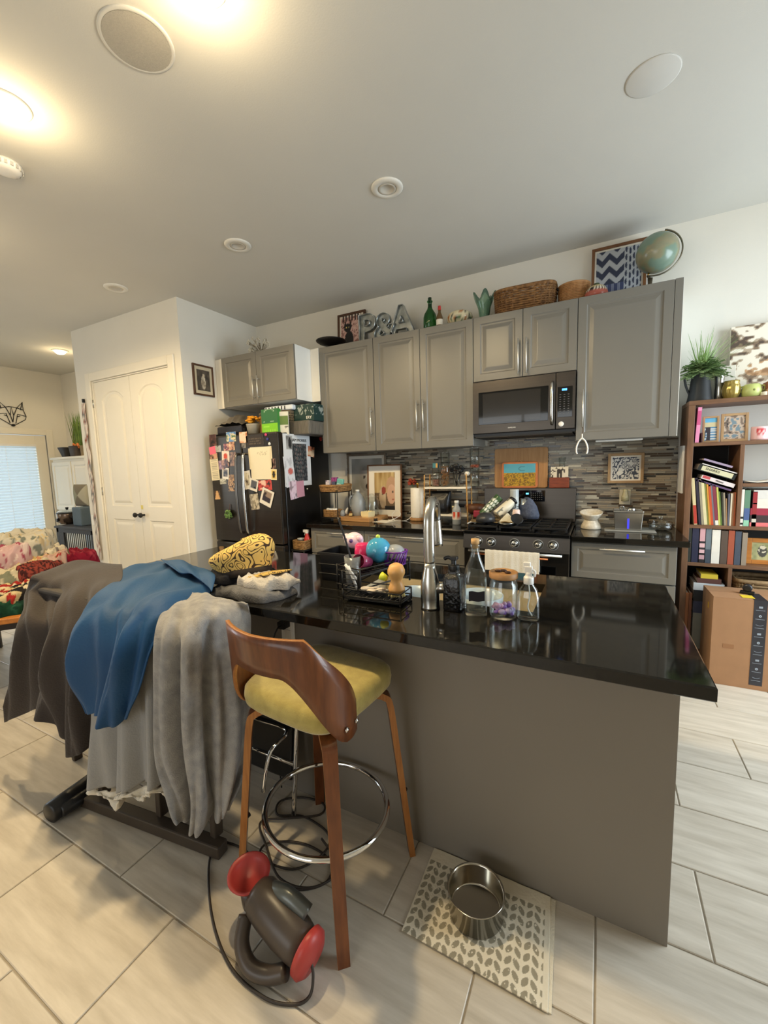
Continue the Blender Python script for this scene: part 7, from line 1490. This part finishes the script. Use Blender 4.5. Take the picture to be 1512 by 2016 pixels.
# ------------------------------------------------------------------ cardboard box before the bookshelf
t = T('cardboard_box', 'big brown cardboard box with dark printed packing tape on the floor', 'box', (1.69, -.61, 0), R(1)); BW, BD, BH = .40, .27, .565
q = MB(); q.box(0, BW, 0, .004, 0, BH).box(0, BW, BD - .004, BD, 0, BH).box(0, .004, .004, BD - .004, 0, BH).box(BW - .004, BW, .004, BD - .004, 0, BH).box(.004, BW - .004, .004, BD - .004, 0, .004); q.build('walls', CARD, t)
MB().box(.001, BW - .001, .001, BD / 2 - .002, BH + .0005, BH + .0045).build('flap', CARD, t); MB().box(.001, BW - .001, BD / 2 + .002, BD - .001, BH + .0005, BH + .0045).build('flap', CARD, t)
TAPE = M('packing tape', (50, 50, 56), .25, var=.15, vs=14); tp = MB().box(.198, .262, -.0012, -.0002, .03, BH + .0045).box(.198, .262, -.0012, BD / 2 + .02, BH + .0047, BH + .0055).build('tape', TAPE, t)
q = MB()
for k in range(9):
    z = .06 + k * .056; q.box(.208, .252, -.0018, -.0013, z, z + .002)
    if k % 3 == 0: q.tube([(.212 + .036 * i / 8, -.0016, z + .022 - .006 * math.sin(PI * i / 8)) for i in range(9)], .0011, 4)
    elif k % 3 == 1: q.lathe([(.0075, 0), (.0075, .0006), (.0035, .0006), (.0035, 0)], 14, (.230, -.0013, z + .02), axis='y')
    else: q.box(.222, .240, -.0018, -.0013, z + .014, z + .026)
q.build('tape_marks', M('tape print', (150, 160, 172), .4), tp, kind='stuff')
MB().box(.06, .115, -.0010, -.0002, .245, .272).build('print_mark', M('box print', (146, 104, 70), .8, var=.05), t, bevel=.0)
MB().box(-.001, -.0002, .10, .125, .46, .50).build('side_label', M('yellow label', (206, 160, 40), .6), t); q = MB().box(.15, .21, .03, .095, BH + .0058, BH + .0066); q.build('top_label', M('yellow top label', (224, 196, 50), .6), t)
t = T('tape_roll', 'black tape dispenser lying on top of the cardboard box', 'tape', (1.885, -.475, BH + .0068), R(-20)); MB().box(-.035, .035, -.018, .018, 0, .016).build('base', PLASTB, t, bevel=.003); MB().lathe([(.012, -.012), (.024, -.012), (.024, .012), (.012, .012)], 22, (0, 0, .037), axis='y').build('roll', M('tape roll', (40, 40, 44), .3), t)
# ------------------------------------------------------------------ far left corner of the next room
t = T('wire_fox', 'black wire fox head hanging on the wall above the blinded door', 'wall art', (XL + .012, -.71, 2.22)); FOX = [[(.0, .0), (-.05, .03), (-.23, .13), (-.25, .20), (-.20, .30), (-.22, .44), (-.10, .33), (-.04, .34), (.04, .34), (.10, .33), (.21, .44), (.21, .30), (.25, .19), (.23, .13), (.05, .03), (0, 0)], [(-.10, .33), (-.03, .19), (0, .07)], [(.10, .33), (.03, .19), (0, .07)], [(-.25, .20), (-.10, .22), (-.05, .05)], [(.25, .19), (.10, .22), (.05, .05)], [(-.03, .19), (0, .34), (.03, .19)], [(-.22, .44), (-.17, .30), (-.20, .30)], [(.21, .44), (.16, .30), (.21, .30)], [(-.10, .33), (-.2, .30)], [(.1, .33), (.21, .30)], [(-.14, .19), (-.08, .17)], [(.14, .19), (.08, .17)]]
q = MB()
for L in FOX: q.tube([(.0, a * .7, b * .85) for a, b in L], .005, 6)
q.sphere((0, 0, .015), .02, 10, 8, ry=1.3); q.build('wire_outline', MATTEB, t)
t = T('white_hutch', 'white painted hutch with two panel doors in the far corner', 'cabinet', (-6.2, -.2, 0)); MB().box(-.58, .58, -.12, .19, 0, 1.70).build('body', TRIMW, t, bevel=.003); MB().box(-.60, .60, -.15, .195, 1.70, 1.735).build('top', TRIMW, t, bevel=.003)
for a, b in ((-.57, -.012), (.012, .57)): panel_front(a, b, .9, 1.66, -.145, TRIMW, t)
HZ = 1.735
def pot(label, x, y, r0, r1, h, rgb=(46, 44, 44)):
    t = T('planter', label, 'planter', (x, y, HZ)); MB().loops([[(*sq(2 * PI * k / 28, r0, r0, .5), 0) for k in range(28)], [(*sq(2 * PI * k / 28, r1, r1, .5), h) for k in range(28)], [(*sq(2 * PI * k / 28, r1 * .9, r1 * .9, .5), h) for k in range(28)], [(*sq(2 * PI * k / 28, r0 * .9, r0 * .9, .5), h * .8) for k in range(28)]], cap0=True).build('pot', M('planter dark', rgb, .6, var=.1), t); return t
pot('empty flared dark planter at the left on the white hutch', -6.48, -.23, .07, .115, .15)
pot('dark square planter holding the tall grass on the white hutch', -6.20, -.22, .09, .105, .16, (64, 56, 52))
pot('small brass planter at the right on the white hutch', -5.98, -.22, .06, .065, .16, (130, 110, 70))
t = T('tall_grass', 'tall upright green grass growing from the dark square planter', 'plant', (-6.16, -.22, HZ + .135)); random.seed(31); q = MB()
for k in range(150):
    a = random.uniform(0, 2 * PI); blade(q, (random.uniform(-.06, .06), random.uniform(-.06, .06), 0), (math.cos(a) * .17, math.sin(a) * .14, 1), random.uniform(.38, .58), .005, random.uniform(0, .06))
q.build('blades', GREENS, t, kind='stuff'); q = MB()
for k in range(10): q.sphere((random.uniform(-.04, .09), random.uniform(-.08, -.03), random.uniform(.0, .06)), .018, 8, 6)
q.build('orange_blooms', M('orange bloom', (206, 120, 60), .7), t)
t = T('dog_crate', 'dark wooden dog crate with vertical bars before a pale liner in the far corner', 'crate', ((at(108, 1026, y=-.82).x + at(182, 1028, y=-.82).x) / 2, -.62, 0)); CR_ = M('crate slate', (52, 56, 66), .5, var=.08); cw, chh, cdp = (at(182, 1028, y=-.82).x - at(108, 1026, y=-.82).x) / 2 - .02, .745, .20
MB().box(-cw - .02, cw + .02, -cdp - .02, cdp + .02, chh - .03, chh).build('top', CR_, t, bevel=.004)
q = MB()
for x in (-cw, cw - .05):
    for y in (-cdp, cdp - .04): q.box(x, x + .05, y, y + .04, 0, chh - .03)
q.box(-cw, cw, -cdp, -cdp + .03, .03, .09).box(-cw, cw, -cdp, -cdp + .03, chh - .09, chh - .03).box(-cw, cw, cdp - .03, cdp, .03, .09).box(-cw, cw, cdp - .03, cdp, chh - .09, chh - .03).box(-cw + .05, -cw + .17, -cdp, -cdp + .03, .09, chh - .09)
q.build('frame', CR_, t, bevel=.003)
first = None
for k in range(17):
    if first is None: first = MB().tube([(0, -cdp + .015, .085), (0, -cdp + .015, chh - .085)], .006, 8).build('bar', MATTEB, t); b_ = first
    else: b_ = first.copy(); COL.objects.link(b_)
    b_.location.x = -cw + .07 + k * (2 * cw - .14) / 16
MB().box(-cw + .05, cw - .05, cdp - .06, cdp - .035, .05, chh - .05).build('back_liner', M('crate liner', (206, 216, 228), .7), t)  # pale sheet behind the dark bars
t = T('slow_cooker', 'steel and black slow cooker with a glass lid on the dog crate', 'slow cooker', (at(134, 1022, y=-.62).x, -.62, chh)); MB().lathe([(.10, .0), (.10, .02), (.125, .03), (.13, .15), (.128, .155), (0, .155)], 32).build('base', M('cooker steel', (120, 104, 92), .25, .9), t); MB().lathe([(.134, .152), (.134, .166), (.12, .17), (0, .17)], 32).build('rim', PLASTB, t)
MB().lathe([(.125, .1705), (.11, .19), (.05, .205), (.0, .208)], 28).build('lid', GLASS, t); MB().lathe([(.012, .207), (.022, .23), (.018, .24), (0, .24)], 14).build('lid_knob', PLASTB, t); MB().box(-.165, -.132, -.03, .03, .09, .12).box(.132, .165, -.03, .03, .09, .12).box(-.02, .02, -.145, -.128, .04, .09).build('handles', PLASTB, t, bevel=.005)
t = T('storage_bin', 'blue grey fabric bin beside the slow cooker on the dog crate', 'bin', (at(170, 1022, y=-.60).x + .03, -.60, chh)); MB().box(-.10, .12, -.14, .14, 0, .26).build('body', M('blue grey fabric', (96, 112, 126), .85, bump=.3, bs=120), t, bevel=.015)
def quilt(u, v): return (126, 118, 104) if (u > v) ^ (u + v > 1) else (184, 178, 158) if u + v > 1 else (150, 150, 130)
t = T('patterned_cushion', 'triangle patterned cushion on the blue grey bin', 'cushion', (at(160, 975, y=-.59).x, -.59, chh + .2605)); n = 24; G = []
def cush(s): return [[(-.17 + .34 * i / n, s * (.055 * (math.sin(PI * i / n) * math.sin(PI * j / n)) ** .4), .0 + .31 * j / n) for j in range(n + 1)] for i in range(n + 1)]
q = MB(); q.grid(cush(-1)); q.grid(cush(1)); q.col = [C(*quilt(i / n, j / n)) for s in (0, 1) for i in range(n + 1) for j in range(n + 1)]; q.build('cover', CLOTHPRINT, t)
t = T('hanging_strip', 'narrow whitish fabric strip with grey marks hanging by the pantry door frame', 'garland', (-4.30, YP - .006, .42)); q = MB(); nn = 44; q.grid([[(-.035 + .07 * i / 6 + .006 * math.sin(j * .7), -.017 + .004 * math.sin(j * .9 + i), 1.85 * j / nn) for j in range(nn + 1)] for i in range(7)], smooth=True); q.col = [C(*((120, 120, 122) if vn(i * .7, j * .9, 5) > .70 else (216, 206, 196) if vn(i, j) > .2 else (150, 96, 84))) for i in range(7) for j in range(nn + 1)]; q.build('strip', CLOTHPRINT, t, solid=.003)
MB().box(-.012, .012, -.02, -.0, 1.86, 1.90).build('hook', MATTEB, t)
t = T('light_switch', 'small cream plate on the pantry door frame beside the hanging strip', 'switch', (-4.385, YP - .0005, .90)); MB().box(-.03, .03, -.006, 0, -.06, .06).build('cover_plate', WPLAST, t, bevel=.002)
# laundry table at the left
TX, TY, TA = -2.81, -2.48, R(-38); TZ_ = .575
t = T('wooden_table', 'orange brown wooden table with dark folded legs carrying the laundry', 'table', (TX, TY, 0), TA); MB().box(-.62, .62, -.38, .38, TZ_ - .035, TZ_).build('top', ORANGEW, t, bevel=.006); MB().box(-.55, .55, -.32, .32, TZ_ - .09, TZ_ - .0355).build('apron', M('dark apron', (40, 32, 28), .6), t)
for sx_ in (-1, 1):
    q = MB()
    for sy_ in (-1, 1): q.bar((sx_ * .50, sy_ * .26, TZ_ - .09), (sx_ * .50 + .12 * sy_, sy_ * .30, .0), .035, .025, up=(1, 0, 0))
    q.build('leg_pair', M('dark grey leg', (58, 54, 52), .5), t)
FLO = lambda name, base, spots, s: (lambda u, v: spots[0] if vn(u * 9, v * 9, s) > .70 else spots[1] if vn(u * 13 + 4, v * 13, s + 2) > .76 else base)
LM = attr_mat('floral cloth', .95, .1, .25)
def heap(name, label, cx, cy, z, rx, ry, h, fn, seed, rz=0., amp=.35):
    t = lump(name, label, 'laundry', LM, (cx, cy, z), rx, ry, h, seed, amp, rz, n=100, m=38, wr=.04); o = t.children[0]; me = o.data; a = me.color_attributes.new('Col', 'FLOAT_COLOR', 'POINT'); vs = []
    for v in me.vertices: vs += C(*fn(v.co.x / .5 + v.co.z * 1.3 + 9, v.co.y / .5 + v.co.z * .8 + 9))
    a.data.foreach_set('color', vs); return t
Z0 = TZ_ + .0005
def FL(base, a, b, s, k=16.):
    def f(u, v):
        x = vn(u * k, v * k, s); return a if x > .73 else b if vn(u * k * 1.4 + 4, v * k * 1.4, s + 2) > .74 else base
    return f
def heap2(name, label, u, v, y, rx, ry, base_z, fn, seed, rz=0., amp=.3):
    p = at(u, v, y=y); return heap(name, label, p.x, p.y, base_z, rx, ry, max(.06, p.z - base_z), fn, seed, rz, amp)
heap2('green_cloth', 'dark green folded cloth at the bottom front of the laundry heap', 18, 1196, -2.60, .20, .13, Z0, FL((26, 62, 48), (22, 48, 40), (36, 78, 60), 1), 1, TA)
heap2('striped_blanket', 'red, cream and black striped blanket in the laundry heap', 22, 1160, -2.56, .22, .15, Z0 + .02, lambda u, v: ((140, 40, 36), (196, 182, 152), (36, 33, 33), (190, 172, 132))[int(abs(u * 16 + v * 4)) % 4], 2, TA)
heap2('cream_blanket', 'cream blanket with dark green piping in the laundry heap', 22, 1118, -2.42, .26, .19, Z0 + .05, FL((184, 174, 150), (110, 112, 94), (166, 156, 132), 4), 3, TA)
heap2('plaid_shirt', 'dark red plaid shirt at the right of the laundry heap next to the brown shirt', 78, 1116, -2.30, .17, .14, Z0, lambda u, v: (56, 28, 28) if int(abs(u * 22)) % 2 ^ int(abs(v * 22)) % 2 else (120, 54, 46), 4, TA)
heap2('yellow_sheet', 'pale yellow floral sheet in the middle of the laundry heap', 74, 1096, -2.12, .25, .15, Z0 + .04, FL((196, 176, 124), (176, 122, 92), (160, 150, 100), 6), 5, TA)
heap2('pink_sheet', 'pink floral sheet in the laundry heap', 14, 1070, -2.26, .26, .19, Z0 + .08, FL((178, 148, 148), (142, 66, 84), (196, 178, 172), 8), 6, TA)
heap2('white_quilt', 'grey white flowered quilt on top of the laundry heap', 52, 1048, -2.06, .30, .20, Z0 + .14, FL((176, 170, 156), (104, 108, 100), (186, 168, 132), 10), 7, TA)
heap2('white_pillowcase', 'cream white rolled cloth at the upper right of the laundry heap', 98, 1072, -1.96, .20, .12, Z0 + .06, FL((190, 180, 158), (124, 116, 108), (170, 162, 144), 13), 9, TA + .2)
heap2('red_cushion', 'deep red patterned cushion at the back right of the laundry heap', 146, 1082, -1.88, .21, .14, Z0, FL((112, 22, 40), (136, 50, 60), (92, 16, 34), 12, 30.), 8, .1, .1)
heap2('red_flowered_cloth', 'small red and white flowered cloth beside the deep red cushion', 112, 1092, -2.02, .13, .10, Z0 + .04, FL((176, 148, 134), (146, 42, 42), (98, 90, 66), 15), 10, TA)
# ------------------------------------------------------------------ repeats share a group
GROUPS = {'book': 'books on the bookshelf', 'photo': 'photos on the fridge doors', 'polaroid': 'instant photos on the fridge door', 'photo_strip': 'photo strips on the fridge doors', 'card': 'cards on the fridge', 'magnet': 'round magnets on the fridge',
          'ceiling_light': 'round ceiling lights', 'ceiling_speaker': 'ceiling speakers', 'wall_cabinet': 'grey upper cabinets', 'base_cabinet': 'grey base cabinets', 'metal_letter': 'silver letters above the cabinets',
          'white_clip': 'white coils in the woven box', 'glass_jar': 'clear jars', 'small_carton': 'cartons in the woven tray', 'planter': 'planters on the white hutch', 'wall_outlet': 'outlets on the mosaic wall', 'wood_block': 'wooden blocks on the bookshelf',
          'framed_picture': 'framed pictures', 'framed_photo': 'framed photos', 'countertop': 'black granite counters', 'pink_cup': 'pink cups', 'clear_tumbler': 'clear tumblers'}
_by = {}
for o in SC.objects:
    if o.parent is None and o.get('label'): _by.setdefault(o.name.split('.')[0], []).append(o)
for k, g in GROUPS.items():
    if len(_by.get(k, [])) > 1:
        for o in _by[k]: o['group'] = g
for o in SC.objects:
    if o.get('category') == 'laundry': o['group'] = 'blankets and sheets in the laundry heap'
